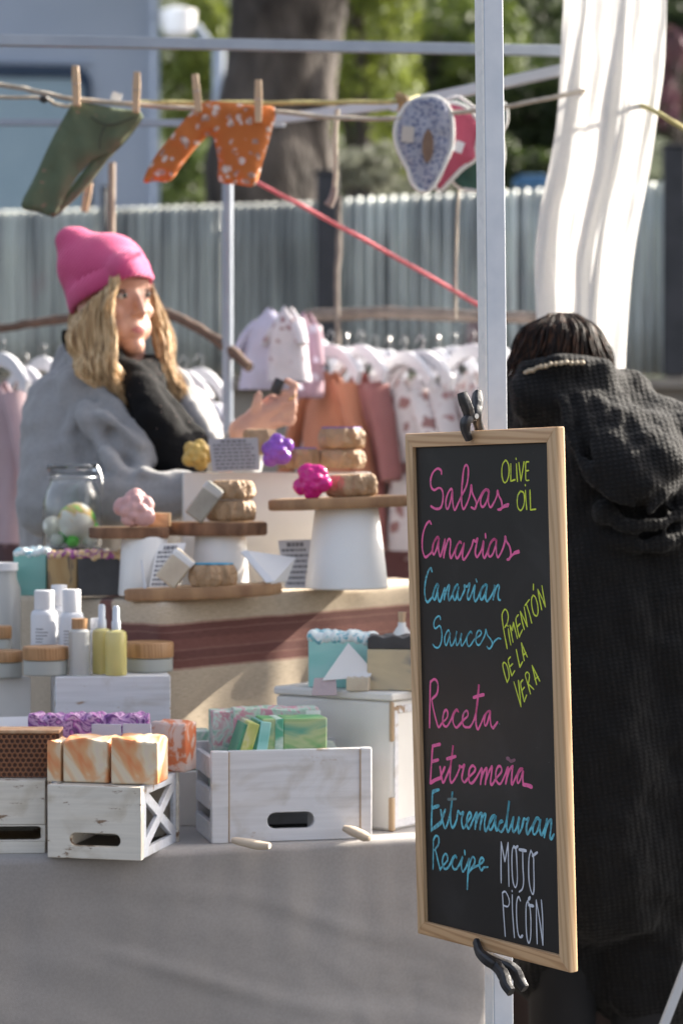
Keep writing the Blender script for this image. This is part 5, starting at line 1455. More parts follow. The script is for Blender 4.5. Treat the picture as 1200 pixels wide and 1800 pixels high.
# white box behind
oW = V(P(324, 900, 4.85).x, 4.82, zt(324)); hW = P(324, 830, 4.83).z - oW.z
tW = plain_box('display_box', 'large white box at the back of the display carrying the purple soap', 'box', oW, R(6), 326 * scal(4.9), .16, hW, M_warm_white, group='white display boxes', bevel=.002)
zW = lambda: oW.z + hW + .0006
def flower(label, c, r, m, dirv=(0, -1, .25), n=5, seed=0):
    """rosette shaped soap: petals round a boss, joined to one body"""
    d = Vector(dirv).normalized()
    a = d.orthogonal().normalized(); b = d.cross(a)
    bm = NB()
    rg_ = random.Random(len(label))
    for k in range(n):
        an = 2 * math.pi * k / n + seed + rg_.uniform(-.15, .15)
        q = c + (a * math.cos(an) + b * math.sin(an)) * r * rg_.uniform(.48, .62)
        k_ = rg_.uniform(.42, .54)
        aell(bm, q, (r * k_, r * k_ * .8, r * k_ * rg_.uniform(.85, 1.1)), sub=3)
    aell(bm, c + d * r * .22, (r * .42,) * 3, sub=3); aell(bm, c - d * r * .15, (r * .74,) * 3, sub=3)
    for k in range(n):
        an = 2 * math.pi * (k + .5) / n + seed
        aell(bm, c + (a * math.cos(an) + b * math.sin(an)) * r * .40 + d * r * .32, (r * .27,) * 3, sub=2)
    t = thing('flower_soap', label, 'soap', c - V(0, 0, r), 0, 'flower shaped soaps')
    organic(bm, 'rosette', m, t, voxel=r * .055, smooth=5, world=True, lump=r * .05, lscale=60)
    return t
F_pink = mat('pale_pink_soap', (.62, .36, .34), (.56, .31, .30), scale=30, rough=.5, bump=.3, bscale=120)
F_mag = mat('magenta_soap', (.62, .012, .22), (.52, .008, .17), scale=20, rough=.22, bump=.15, bscale=120)
F_pur = mat('purple_soap', (.27, .085, .48), (.20, .055, .38), scale=20, rough=.25, bump=.15, bscale=120)
F_yel = mat('yellow_soap', (.56, .38, .10), (.46, .29, .07), scale=26, rough=.5, bump=.4, bscale=80)
flower('pale pink flower soap on the leftmost slab', P(238, 895, 4.58), 38 * scal(4.58), F_pink, (-.2, -1, .3), seed=.3)
flower('magenta flower soap on the large slab', P(549, 846, 4.60), 34 * scal(4.6), F_mag, (-.35, -1, .15), seed=.8)
flower('purple flower soap on top of the large white box', P(486, 793, 4.80), 32 * scal(4.8), F_pur, (-.3, -1, .35), seed=.2)
flower('yellow flower soap on the left corner of the large white box', P(348, 799, 4.82), 29 * scal(4.82), F_yel, (.1, -1, .2), seed=1.1)
def kraft(label, px, py, Y, rpx, h, seed=0, band=None, sy=.8, tilt=0):
    """round soap wrapped in pleated kraft paper; base at the pixel"""
    s = scal(Y); r = rpx * s; h *= s
    o = P(px, py, Y)
    t = thing('kraft_package', label, 'package', o, 0, 'kraft paper soap packages')
    rng = random.Random(seed)
    ph = [rng.uniform(0, 6.3) for _ in range(4)]
    def rf(a, z):
        q = z / h
        return 1 + .045 * math.sin(9 * a + ph[0] + q * 2) + .03 * math.sin(15 * a + ph[1] - q * 3) + .07 * noise.noise(V(math.cos(a) * 2.4, math.sin(a) * 2.4, q * 2.5 + seed)) + .06 * (max(0, 1 - 3.5 * abs(noise.noise(V(math.cos(a) * 3.6 + q, math.sin(a) * 3.6, q * 1.6 + seed * 3)))) - .4)
    bm = NB(); alathe(bm, [(0, 0), (r * .70, 0), (r * .86, h * .02), (r * .96, h * .10), (r * 1.0, h * .2), (r * 1.03, h * .33), (r * 1.02, h * .46), (r * 1.0, h * .6), (r * .98, h * .73), (r * .95, h * .85), (r * .86, h * .96), (r * .66, h * 1.0), (r * .4, h * 1.0), (0, h * .98)], 90, rfun=rf)
    bm.transform(Matrix.Diagonal((1, sy, 1, 1)))
    fin(bm, 'wrapper', M_kraft, t, angle=30)
    if band:
        bm = NB(); alathe(bm, [(r * .86, h * .985), (r * .84, h * 1.03), (0, h * 1.04)], 40, rfun=rf); bm.transform(Matrix.Diagonal((1, sy, 1, 1))); fin(bm, 'label_top', band, t)
    if tilt: t.rotation_euler.y = tilt
    return t
B_blue = mat('blue_label', (.02, .25, .42), (.03, .3, .48)); B_pur = mat('violet_label', (.22, .17, .52), (.18, .13, .45))
kraft('kraft package with a blue top on the low slab', 375, 1031, 4.50, 41, 40, 3, B_blue)
kraft('lower kraft package of the stack on the middle slab', 407, 916, 4.66, 41, 37, 4)
kraft('upper kraft package of the stack on the middle slab', 408, 878, 4.66, 38, 34, 5)
kraft('kraft package beside the magenta flower soap', 619, 873, 4.64, 42, 40, 6, tilt=R(-2))
kraft('lower kraft package of the stack on the large white box', 598, 823, 4.87, 42, 33, 7)
kraft('upper kraft package with a violet top on the large white box', 600, 789, 4.87, 40, 37, 8, B_pur)
kraft('flat dark package with a violet top right of the purple flower soap', 524, 824, 4.86, 36, 36, 9, B_pur)
kraft('kraft package standing behind the purple flower soap', 458, 800, 4.93, 30, 46, 10)
bm = NB(); abox(bm, V(0, 0, .013), (.042, .035, .026)); o = fin(bm, 'wood_block', M_slab_light, None, bevel=.002); o.location = P(280, 926, 4.63) + V(0, 0, .0005)
tag(o, 'small wooden block behind the pink flower soap', 'wood block')
# tilted grey soap with a silver band, beige tilted soap
def tilted_bar(label, px, py, Y, L, Wd, ang, m, m2=None):
    s = scal(Y)
    o = P(px, py, Y)
    t = thing('wrapped_soap', label, 'soap', o, 0, 'wrapped soap bars leaning on slabs')
    Mr = Matrix.Rotation(ang, 4, 'Y')
    bm = NB(); abox(bm, (0, 0, 0), (Wd * s, .022, L * s)); bm.transform(Mr); fin(bm, 'bar', m, t, bevel=.004)
    if m2:
        bm = NB(); abox(bm, (0, 0, L * s * .36), (Wd * s + .0012, .0232, L * s * .24)); bm.transform(Mr); fin(bm, 'band', m2, t, bevel=.004)
    return t
M_greysoap = mat('grey_soap', (.34, .32, .27), (.28, .26, .22), scale=40, rough=.6, bump=.3)
M_silver = mat('silver_band', (.60, .58, .55), (.5, .48, .46), rough=.3, metal=.5, bump=.1)
tilted_bar('grey soap bar with a silver band leaning on the kraft stack', 360, 882, 4.62, 70, 36, R(36), M_greysoap, M_silver)
tilted_bar('beige soap bar with a pale band leaning on the low slab', 309, 999, 4.49, 62, 42, R(38), S_cream, M_paper_white)
card('price_card', 'grey printed card beside the yellow flower soap', [(374, 829, 4.79), (457, 826, 4.79), (453, 769, 4.80), (366, 771, 4.80)], lines=8, m=mat('grey_card', (.36, .37, .40), (.33, .34, .37), rough=.8, bump=0))
card('price_card', 'white printed card leaning on the pot behind the beige soap', [(262, 1035, 4.55), (305, 1035, 4.55), (327, 954, 4.59), (277, 956, 4.59)], lines=9, m=M_paper_white)
card('price_card', 'grey printed card leaning behind the tent card', [(502, 1034, 4.66), (544, 1034, 4.66), (548, 948, 4.70), (488, 950, 4.70)], lines=8)
card('price_card', 'blank white tent card facing right on the low slab', [(478, 1026, 4.50), (505, 1020, 4.58), (520, 980, 4.60), (436, 968, 4.56)], m=M_paper_white)
card('price_card', 'white edge of the tent card standing upright on the low slab', [(468, 1024, 4.49), (482, 1022, 4.49), (433, 966, 4.54), (423, 970, 4.54)], thick=.003, m=M_white)
card('price_card', 'thin white stick card before the narrow pot', [(252, 1034, 4.50), (258, 1034, 4.50), (250, 984, 4.52), (247, 984, 4.52)], m=M_card)

# soap row and glass jar at the upper left
zU = gl.z + .001
def upl(px, Y): return V(P(px, 900, Y).x, Y, P(px, 1046, Y).z)
def loaf2(label, px, Y, wpx, hpx, m, mtop, yaw, seed, top=1.0):
    o = upl(px, Y)
    t = thing('soap_loaf', label, 'soap', o, yaw, 'handmade soap bars')
    s = scal(Y)
    bm = NB(); bars(bm, wpx * s, 52 * s, hpx * s); fin(bm, 'base', m, t, bevel=.002)
    bm = NB(); rng = random.Random(seed)
    n = max(3, int(wpx / 11))
    for i in range(n):
        for j in range(3):
            aell(bm, ((-wpx / 2 + wpx * (i + .5) / n) * s, (-18 + j * 18) * s, (hpx + 2 + rng.uniform(-2, 5)) * s), (8.5 * s, 12 * s, 9 * s * top), sub=2)
    organic(bm, 'piped_top', mtop, t, voxel=.0024, smooth=2, world=False)
    return t
S_tealc = swirl('teal_beige_soap', [(.33, (.16, .42, .38)), (.5, (.22, .48, .43)), (.62, (.30, .52, .47)), (.74, (.50, .36, .24))], 8, .6, stretch=(.5, .5, 1.6))
S_gc = swirl('gold_charcoal_soap', [(.36, (.40, .24, .09)), (.52, (.46, .31, .14)), (.6, (.05, .04, .05)), (.75, (.30, .08, .16))], 12, 1.2, stretch=(1.5, 1, .5))
loaf2('teal soap loaf with white and teal piping beneath the glass jar', 58, 4.70, 58, 72, S_tealc, S_foam, R(-4), 3)
loaf2('gold and charcoal soap loaf between the teal and the black loaf', 112, 4.68, 52, 68, S_gc, S_gold, R(2), 4)
loaf2('black soap loaf with gold and purple piping right of the glass jar', 177, 4.66, 80, 66, S_black, S_gold, R(6), 5)
# glass jar with bath bombs
Yj = 4.84; s = scal(Yj)
jb = P(128, 966, Yj)
J = thing('glass_jar', 'clip top glass jar full of green and white bath bombs', 'jar', jb)
M_glass = glassmat('clear_glass', (.97, .985, .98))
bm = NB()
out = [(0, 0), (46, 0), (52, 6), (53, 60), (52, 85), (46, 104), (40, 116), (39, 132), (42, 134)]
inn = [(39.5, 134), (37, 132), (37.5, 117), (43.5, 103), (49.5, 84), (50.5, 60), (49.5, 8), (44, 3.5), (0, 3.5)]
alathe(bm, [(r * s, z * s) for r, z in out + inn], 40)
fin(bm, 'jar_glass', M_glass, J, angle=60)
bm = NB(); alathe(bm, [(r * s, z * s) for r, z in [(0, 136), (40, 136), (44, 138), (45, 146), (41, 150), (0, 151)]], 40); fin(bm, 'glass_lid', M_glass, J)
bm = NB()
ring = [V(44.5 * s * math.cos(R(a)), 44.5 * s * math.sin(R(a)), 127 * s) for a in range(0, 361, 12)]
atube(bm, ring, .0011, 6)
atube(bm, crom([V(44 * s, -6 * s, 148 * s), V(50 * s, -8 * s, 130 * s), V(53 * s, -8 * s, 108 * s), V(50 * s, -4 * s, 96 * s)]), .0013, 6)
atube(bm, crom([V(44 * s, 6 * s, 146 * s), V(51 * s, 5 * s, 128 * s), V(52 * s, -2 * s, 112 * s)]), .0012, 6)
fin(bm, 'wire_clasp', M_tin, J)
B_green = mat('green_bath_bomb', (.13, .66, .09), (.18, .72, .14), scale=30, rough=.8, bump=.3)
B_white = mat('white_bath_bomb', (.84, .84, .78), (.78, .79, .70), scale=30, rough=.8, bump=.3)
B_mix = swirl('green_white_bath_bomb', [(.40, (.14, .66, .10)), (.475, (.70, .45, .14)), (.52, (.82, .82, .76)), (.75, (.84, .84, .78))], 11, .4, rough=.8)
k = 0
for x, y, z, r, m, lb in ((-33, -18, 42, 17, B_white, 'white bath bomb resting at the left wall of the glass jar'), (9, -16, 50, 33, B_mix, 'big green and white bath bomb on top in the glass jar'),
                          (33, -12, 38, 14, B_green, 'green bath bomb at the right wall of the glass jar'), (-12, 22, 30, 22, B_green, 'green bath bomb at the back of the glass jar'),
                          (-24, -24, 17, 12, B_white, 'small white bath bomb at the bottom left of the glass jar'), (4, -32, 15, 11, B_green, 'small green bath bomb at the bottom of the glass jar'), (30, -18, 16, 12, B_white, 'small white bath bomb at the bottom right of the glass jar')):
    bm = NB(); aell(bm, (0, 0, 0), (r * s,) * 3, sub=3)
    for v in bm.verts: v.co *= 1 + .02 * noise.noise(v.co * 120)
    o = fin(bm, 'bath_bomb', m); o.location = jb + V(x * s, y * s, z * s)
    tag(o, lb, 'bath bomb', 'bath bombs in the glass jar')
# jar stands on a small white stool so that it rises behind the soap row
plain_box('display_box', 'small white block under the glass jar', 'box', V(jb.x - .065, Yj - .055, zU), 0, .13, .12, jb.z - zU - .0006, M_warm_white, group='white display boxes')

# ------------------------------------------------------------------ gazebo frame, ropes, curtain
frame = thing('gazebo_frame', 'grey steel gazebo frame of thin bars over the stall', 'gazebo frame', P(400, 900, 5.9) * 1)
frame.location.z = 0
def bar(name, a, b, r, m=M_grey_tube, n=4):
    bm = NB(); atube(bm, [a, a.lerp(b, .33), a.lerp(b, .66), b], r * 1.25, n, twist=R(45) if n == 4 else 0); return fin(bm, name, m, frame, world=True, bevel=.001)
s5 = 5.0 / F
ea, eb = P(-260, 66, 5.0), P(1010, 90, 5.5)
bar('top_bar', ea, eb, 11 * s5)
bar('truss_bar', P(-260, 214, 6.0), P(500, 217, 5.9), 6.5 * 6 / F)
M_light_tube = mat('light_grey_tube', (.55, .58, .62), (.48, .51, .55), rough=.35, bump=0)
bar('truss_bar', P(470, 212, 5.86), P(700, 182, 5.78), 9 * 5.8 / F, M_light_tube)
bar('truss_bar', P(690, 188, 5.78), P(1012, 118, 5.5), 10 * 5.7 / F, M_light_tube)
bm = NB(); atube(bm, [P(400, 205, 5.9), P(400, 500, 5.9), V(P(400, 500, 5.9).x, 5.9, 0)], 9.5 * 5.9 / F, 12); fin(bm, 'leg', M_grey_tube, frame, world=True)
bm = NB(); abox(bm, P(400, 206, 5.9), (.045, .045, .05)); fin(bm, 'joint', M_black_plastic, frame, world=True, bevel=.004)
# outer leg that the curtain is tied to
cl = V(P(1075, 300, 5.35).x, 5.42, 0)
bm = NB(); atube(bm, [cl, cl + V(0, 0, 2.2)], .014, 10); fin(bm, 'leg', M_grey_tube, frame, world=True)
# strut at the bottom right
bm = NB(); a, b = P(1162, 1812, 4.3), P(1232, 1630, 4.3); d = (a - b).normalized(); a = a + d * ((a.z - .0) / -d.z)
atube(bm, [a, b, b - d * .5], .0105, 4, twist=R(45)); o = fin(bm, 'metal_strut', M_light_tube, None, bevel=.001)
tag(o, 'light grey slanted metal strut at the bottom right corner', 'strut')

Yl = 5.2
def rope(label, pts, rpx, m, name='rope', group=None, Y=Yl):
    q = crom([P(p[0], p[1], p[2] if len(p) > 2 else Y) for p in pts], 6)
    bm = NB(); rings = atube(bm, q, rpx * Y / F, 8)
    for i, ring in enumerate(rings):       # twisted lay
        for j, v in enumerate(ring):
            c = q[i]; v.co = c + (v.co - c) * (1 + .12 * math.sin(2 * math.pi * j * 3 / 8 + i * 1.3))
    return tag(fin(bm, name, m, None, angle=80), label, 'rope', group)
rope('cream clothesline carrying the green and orange trousers', [(-260, 118), (0, 149), (60, 160), (130, 174), (245, 184), (340, 191), (450, 193), (590, 207), (700, 208), (800, 198), (890, 187), (985, 168), (1070, 150, 5.38)], 4.2, M_rope)
rope('thin grey line with a black toggle left of the green trousers', [(-260, 168), (0, 171), (75, 173), (100, 184), (125, 186), (150, 179)], 3.2, M_rope, Y=5.24)
bm = NB(); aell(bm, P(78, 174, 5.24), (.011, .009, .009), sub=2); tag(fin(bm, 'toggle', M_black_plastic), 'small black toggle on the grey line left of the green trousers', 'toggle')
rope('yellow rope stretched level behind the orange trousers', [(238, 180), (330, 181), (480, 181), (600, 180), (705, 178), (735, 170, 5.5)], 4.2, M_rope_y, Y=5.35, group=None)
bm = NB(); atube(bm, crom([P(700, 168, 5.35), P(712, 178, 5.33), P(706, 192, 5.34), P(716, 200, 5.35)]), .010, 8); aell(bm, P(709, 178, 5.34), (.014, .012, .016), sub=2)
tag(fin(bm, 'rope_knot', mat('brown_knot', (.32, .22, .10), (.24, .15, .06), scale=60, bump=.5)), 'brown knot tying the yellow rope to the truss bar', 'knot')
rope('yellow rope sloping down right of the white curtain', [(1075, 165, 5.45), (1150, 196), (1200, 226), (1300, 290)], 4.4, M_rope_y)
rope('pink red string running from the orange trousers down to the right', [(447, 318), (560, 378), (700, 455), (840, 536), (880, 560)], 3.6, M_string_red, 'string', Y=5.6)
t = thing('hanging_cord', 'grey brown cord with a knotted tassel end hanging near the trunk', 'cord', P(590, 190, 5.5))
bm = NB(); atube(bm, crom([P(593, 192, 5.5), P(589, 240, 5.5), P(590, 300, 5.5), P(587, 335, 5.5)]), 4.5 * 5.5 / F, 8); fin(bm, 'cord', M_rope, t, world=True)
bm = NB(); atube(bm, crom([P(588, 330, 5.5), P(584, 348, 5.5), P(577, 362, 5.5)]), [.007 + .004 * i / 12 for i in range(13)], 8); fin(bm, 'tassel', mat('dusty_tassel', (.30, .24, .22), (.22, .17, .15), bump=.5), t, world=True)
rope('thin beige cord hanging below the bibs', [(806, 322), (802, 420), (800, 560)], 2.2, M_rope, Y=5.6)
# rough wooden stake behind the pink hat
st_ = P(197, 286, 5.7)
bm = NB(); atube(bm, crom([V(st_.x, 5.7, 0), V(st_.x + .004, 5.7, .9), V(st_.x - .003, 5.7, 1.5), st_], 5), 6.5 * 5.7 / F, 10)
tag(fin(bm, 'wooden_stake', mat('pale_stake', (.36, .28, .22), (.28, .21, .16), scale=20, bump=.5)), 'pale wooden stake rising behind the pink hat', 'stake')

# clothes pegs
def peg(label, px, py, Y=5.17, tilt=0.0, L=60):
    s = scal(Y)
    t = thing('clothes_peg', label, 'clothes peg', P(px, py, Y), 0, 'wooden clothes pegs')
    Mr = Matrix.Rotation(tilt, 4, 'Y')
    for sg in (-1, 1):
        bm = NB(); aprism(bm, [(-6 * s, -L * .5 * s), (6 * s, -L * .5 * s), (6.5 * s, L * .15 * s), (5.5 * s, L * .5 * s), (-5.5 * s, L * .5 * s), (-6.5 * s, L * .15 * s)], .0055, Mr @ FRONT @ Matrix.Translation((0, 0, sg * .0045 - .00275)))
        fin(bm, 'peg_half', M_peg, t, bevel=.0008)
    bm = NB(); atube(bm, [Mr @ V(7.5 * s * math.cos(a) * .9, 7 * s * math.sin(a) * 1.1, 3 * s) for a in [i * .5 for i in range(14)]], .0009, 5); fin(bm, 'spring', M_tin, t)
peg('clothes peg at the left waist corner of the green trousers', 134, 151, tilt=R(-2), L=70)
peg('clothes peg at the right waist corner of the green trousers', 240, 162, tilt=R(2), L=70)
peg('clothes peg at the left waist corner of the orange trousers', 346, 164, tilt=R(-6), L=66)
peg('clothes peg at the right waist corner of the orange trousers', 454, 178, tilt=R(0), L=74)
peg('clothes peg dangling below the green trousers', 153, 346, Y=5.5, tilt=R(10), L=52)

# trousers on the line
def puffy(bm, outline, Y, th, dy=0.0, mat=0, n=0, sub=5):
    """two-sided cloth shape from a photographed outline, with a little body and creases"""
    q = crom([V(x, y, 0) for x, y in outline] + [V(outline[0][0], outline[0][1], 0)], 3)[:-1]
    b2 = bmesh.new()
    es = []
    vs_ = [b2.verts.new((p.x, p.y, 0)) for p in q]
    for i in range(len(vs_)): es.append(b2.edges.new((vs_[i], vs_[(i + 1) % len(vs_)])))
    bmesh.ops.triangle_fill(b2, use_beauty=True, edges=es)
    bmesh.ops.subdivide_edges(b2, edges=[e for e in b2.edges if not e.is_boundary], cuts=sub, use_grid_fill=True)
    bmesh.ops.triangulate(b2, faces=b2.faces[:])
    bmesh.ops.beautify_fill(b2, faces=b2.faces[:], edges=b2.edges[:])
    bd = [v.co.copy() for v in b2.verts if v.is_boundary]
    b2.verts.index_update()
    front, back = {}, {}
    for v in b2.verts:
        dd = min((v.co - c).length for c in bd)
        k = min(1, dd / 16)
        k = math.sqrt(max(0, 1 - (1 - k) ** 2))
        w_ = P(v.co.x, v.co.y, Y)
        cr = .010 * noise.noise(V(v.co.x * .035, v.co.y * .02, Y * 3)) * k + .004 * noise.noise(V(v.co.x * .09, v.co.y * .06, 7)) * k
        front[v.index] = bm.verts.new(w_ + V(0, dy - th * k + cr, 0))
        back[v.index] = front[v.index] if v.is_boundary else bm.verts.new(w_ + V(0, dy + th * k + cr, 0))
    for f in b2.faces:
        ids = [v.index for v in f.verts]
        bm.faces.new([front[i] for i in ids]).material_index = mat
        try: bm.faces.new([back[i] for i in reversed(ids)]).material_index = mat
        except ValueError: pass
    b2.free()
M_greenpants = spots('green_print_cotton', (.115, .145, .085), (.28, .17, .12), scale=38, size=.09)
M_orangepants = spots('orange_print_cotton', (.50, .145, .030), (.60, .50, .45), scale=44, size=.33, spot2=(.32, .19, .15), rnd=.85)
t = thing('green_trousers', 'olive green baby trousers pegged on the clothesline', 'trousers', P(188, 185, 5.2))
bm = NB(); puffy(bm, [(128, 180), (160, 182), (205, 190), (248, 197), (238, 222), (205, 262), (165, 280), (140, 306), (118, 340), (96, 379), (66, 372), (37, 362), (62, 310), (94, 240)], 5.2, .012)
puffy(bm, [(180, 200), (248, 198), (240, 222), (216, 252), (190, 278), (160, 318), (130, 350), (97, 379), (90, 374), (120, 332), (150, 292), (170, 262)], 5.2, .009, dy=.016)
fin(bm, 'cloth', M_greenpants, t, world=True, angle=85)
bm = NB(); atube(bm, crom([P(160, 205, 5.18), P(178, 216, 5.176), P(200, 219, 5.175), P(238, 206, 5.178)]), .0022, 6); atube(bm, crom([P(186, 219, 5.175), P(178, 238, 5.173), P(176, 262, 5.178)]), .0022, 6)
fin(bm, 'seam', mat('dark_green_seam', (.03, .04, .022), (.04, .05, .03)), t, world=True)
t = thing('orange_trousers', 'orange patterned baby trousers pegged on the clothesline', 'trousers', P(420, 190, 5.2))
bm = NB(); puffy(bm, [(336, 196), (362, 178), (400, 180), (445, 185), (484, 190), (476, 235), (462, 285), (448, 326), (416, 324), (385, 319), (384, 288), (377, 248), (370, 238), (356, 248), (328, 280), (300, 318), (276, 318), (252, 320), (268, 282), (298, 242)], 5.2, .013)
fin(bm, 'cloth', M_orangepants, t, world=True, angle=85)

# baby bibs on the line
def bib(label, outline, Y, m, mt, ctr, hole=None, tilt=0.0, extra=None):
    c = P(*ctr, Y)
    t = thing('baby_bib', label, 'bib', c, 0, 'baby bibs hanging on the line')
    bm = NB()
    puffy(bm, outline, Y, .010)
    fin(bm, 'cloth', m, t, world=True, angle=85)
    q = crom([P(x, y, Y) for x, y in outline] + [P(*outline[0], Y)], 4)
    bm = NB(); atube(bm, q, .0052, 8); fin(bm, 'white_trim', mt, t, world=True)
    if hole:
        bm = NB(); hq = [P(x, y, Y - .012) for x, y in hole]
        g = crom(hq + [hq[0]], 4)[:-1]; cc = sum(g, Vector()) / len(g)
        f1 = [bm.verts.new(p + V(0, -.004, 0)) for p in g]; ce = bm.verts.new(cc + V(0, -.004, 0)); bt = [bm.verts.new(p + V(0, .004, 0)) for p in g]
        for i in range(len(g)):
            j = (i + 1) % len(g); bm.faces.new((f1[i], f1[j], ce)); bm.faces.new((f1[i], bt[i], bt[j], f1[j]))
        fin(bm, 'neck_opening', mat('brown_lining', (.17, .10, .065), (.24, .15, .09), scale=30), t, world=True)
    if extra: extra(t)
    return t
M_trim = mat('white_bias_trim', (.74, .73, .70), (.66, .65, .62), rough=.9)
M_bibblue = spots('blue_white_print', (.36, .37, .44), (.08, .10, .20), scale=120, size=.36)
M_bibpink = spots('rose_cotton', (.46, .085, .14), (.40, .07, .12), scale=30, size=.2)
M_bibgreen = mat('deep_green_cotton', (.05, .13, .10), (.04, .10, .08), rough=.9)
bib('green baby bib with white trim behind the white pole', [(784, 176), (806, 172), (838, 192), (862, 178), (886, 184), (889, 214), (880, 236), (884, 278), (872, 312), (842, 334), (806, 328), (792, 300), (800, 240)], 5.31, M_bibgreen, M_trim, (838, 172))
def pinkx(t):
    bm = NB(); abox(bm, P(806, 258, 5.225), (.02, .002, .024), Matrix.Rotation(R(20), 3, 'Y')); fin(bm, 'patch', M_card, t, world=True)
bib('rose pink baby bib with white trim in the middle', [(778, 184), (800, 182), (826, 196), (842, 222), (836, 262), (834, 280), (812, 296), (790, 318), (772, 334), (764, 316), (770, 260)], 5.26, M_bibpink, M_trim, (800, 182), extra=pinkx)
def bluex(t):
    bm = NB(); abox(bm, P(716, 236, 5.186), (.026, .002, .034), Matrix.Rotation(R(4), 3, 'Y')); fin(bm, 'care_label', mat('cream_label', (.55, .50, .44), (.5, .45, .4)), t, world=True)
bib('blue and white patterned baby bib with a brown neck opening', [(713, 186), (733, 174), (762, 171), (782, 182), (793, 206), (794, 252), (782, 286), (763, 324), (745, 337), (726, 324), (716, 296), (701, 266), (694, 236), (699, 208)], 5.20, M_bibblue, M_trim, (745, 172), hole=[(752, 226), (760, 240), (760, 270), (750, 286), (742, 268), (744, 240)], extra=bluex)
for px, py, lb in ((205, 170, 'small white tag on the clothesline between the green trouser pegs'), ):
    bm = NB(); abox(bm, P(px, py, 5.22), (.022, .003, .018), Matrix.Rotation(R(20), 3, 'Y')); tag(fin(bm, 'paper_tag', M_paper_white), lb, 'tag')

# white curtain tied to the outer leg
M_curtain = cloth('white_curtain_cotton', (.70, .69, .67), (.65, .64, .62), weave=500, sheen=0, trans=.42)
bm = NB()
CL = [(992, -120), (990, 0), (986, 60), (984, 130), (978, 215), (964, 300), (950, 370), (942, 450), (944, 540), (950, 640), (956, 800)]
CR = [(1172, -120), (1170, 0), (1168, 60), (1163, 130), (1150, 215), (1137, 300), (1122, 370), (1108, 450), (1100, 540), (1094, 640), (1090, 800)]
lc = crom([V(x, y, 0) for x, y in CL], 6); rc = crom([V(x, y, 0) for x, y in CR], 6)
nC = len(lc) - 1
def cf(u, v):
    a = lc[int(round(v * nC))]; b = rc[int(round(v * nC))]
    y = a.y + (b.y - a.y) * u
    x = a.x + (b.x - a.x) * u
    ph = u * 2 * math.pi * 1.9 + 1.9 * noise.noise(V(u * 2.2, v * 1.3, 1)) + .9 * math.sin(v * 2.6) - v * 2.2
    dep = .013 * math.sin(ph) + .005 * math.sin(ph * 2.7 + 1 + v * 5) + .004 * abs(noise.noise(V(u * 16 - v * 7, v * 6 + u * 4, 2))) + .016 * noise.noise(V(u * 3.2, v * 1.6, 4)) + .012 * noise.noise(V(u * 9 + v * 3, v * 5, 8))
    dep *= (.35 + .65 * min(1, max(0, (y + 20) / 160)))
    p = P(x + 4 * math.sin(ph * 1.3), y, 5.3 - .04)
    return p + V(0, dep, 0)
asheet(bm, 90, nC, cf)
cu = thing('white_curtain', 'white cotton curtain gathered along the outer stall leg', 'curtain', V(P(1075, 300, 5.3).x, 5.3, P(1075, 800, 5.3).z))
o = fin(bm, 'cloth', M_curtain, cu, world=True, angle=180)

# ------------------------------------------------------------------ clothes racks
Yr = 6.5
def branch(label, pts, r0, r1, m, name='branch'):
    q = crom([P(*p) for p in pts], 6); n = len(q)
    bm = NB(); rr_ = atube(bm, q, [r0 + (r1 - r0) * i / (n - 1) for i in range(n)], 10)
    for v in bm.verts: v.co += V(*[.004 * noise.noise(v.co * 30 + V(9 * k, 0, 0)) for k in range(3)])
    return tag(fin(bm, name, m, None, angle=80), label, 'branch')
branch('knotty grey driftwood branch used as a clothes rail on the right', [(536, 556, 6.7), (600, 553, 6.66), (680, 550, 6.6), (760, 553, 6.55), (850, 556, 6.5), (960, 560, 6.45), (1060, 566, 6.4)], .018, .016, M_branch_grey)
branch('brown bent branch used as a clothes rail behind the woman', [(-140, 590, 6.4), (0, 578, 6.3), (60, 568, 6.25), (120, 560, 6.2), (200, 548, 6.1), (280, 548, 6.0), (340, 572, 5.95), (400, 612, 5.9), (438, 645, 5.86)], .011, .013, M_branch)
branch('pale upright stick tied to the right clothes rail', [(597, 345, 6.62), (594, 440, 6.62), (592, 530, 6.62), (600, 800, 6.62), (604, 1250, 6.62)], .007, .009, M_branch_grey)
M_hanger = mat('white_hanger_plastic', (.72, .72, .74), (.66, .66, .69), rough=.35, bump=0)
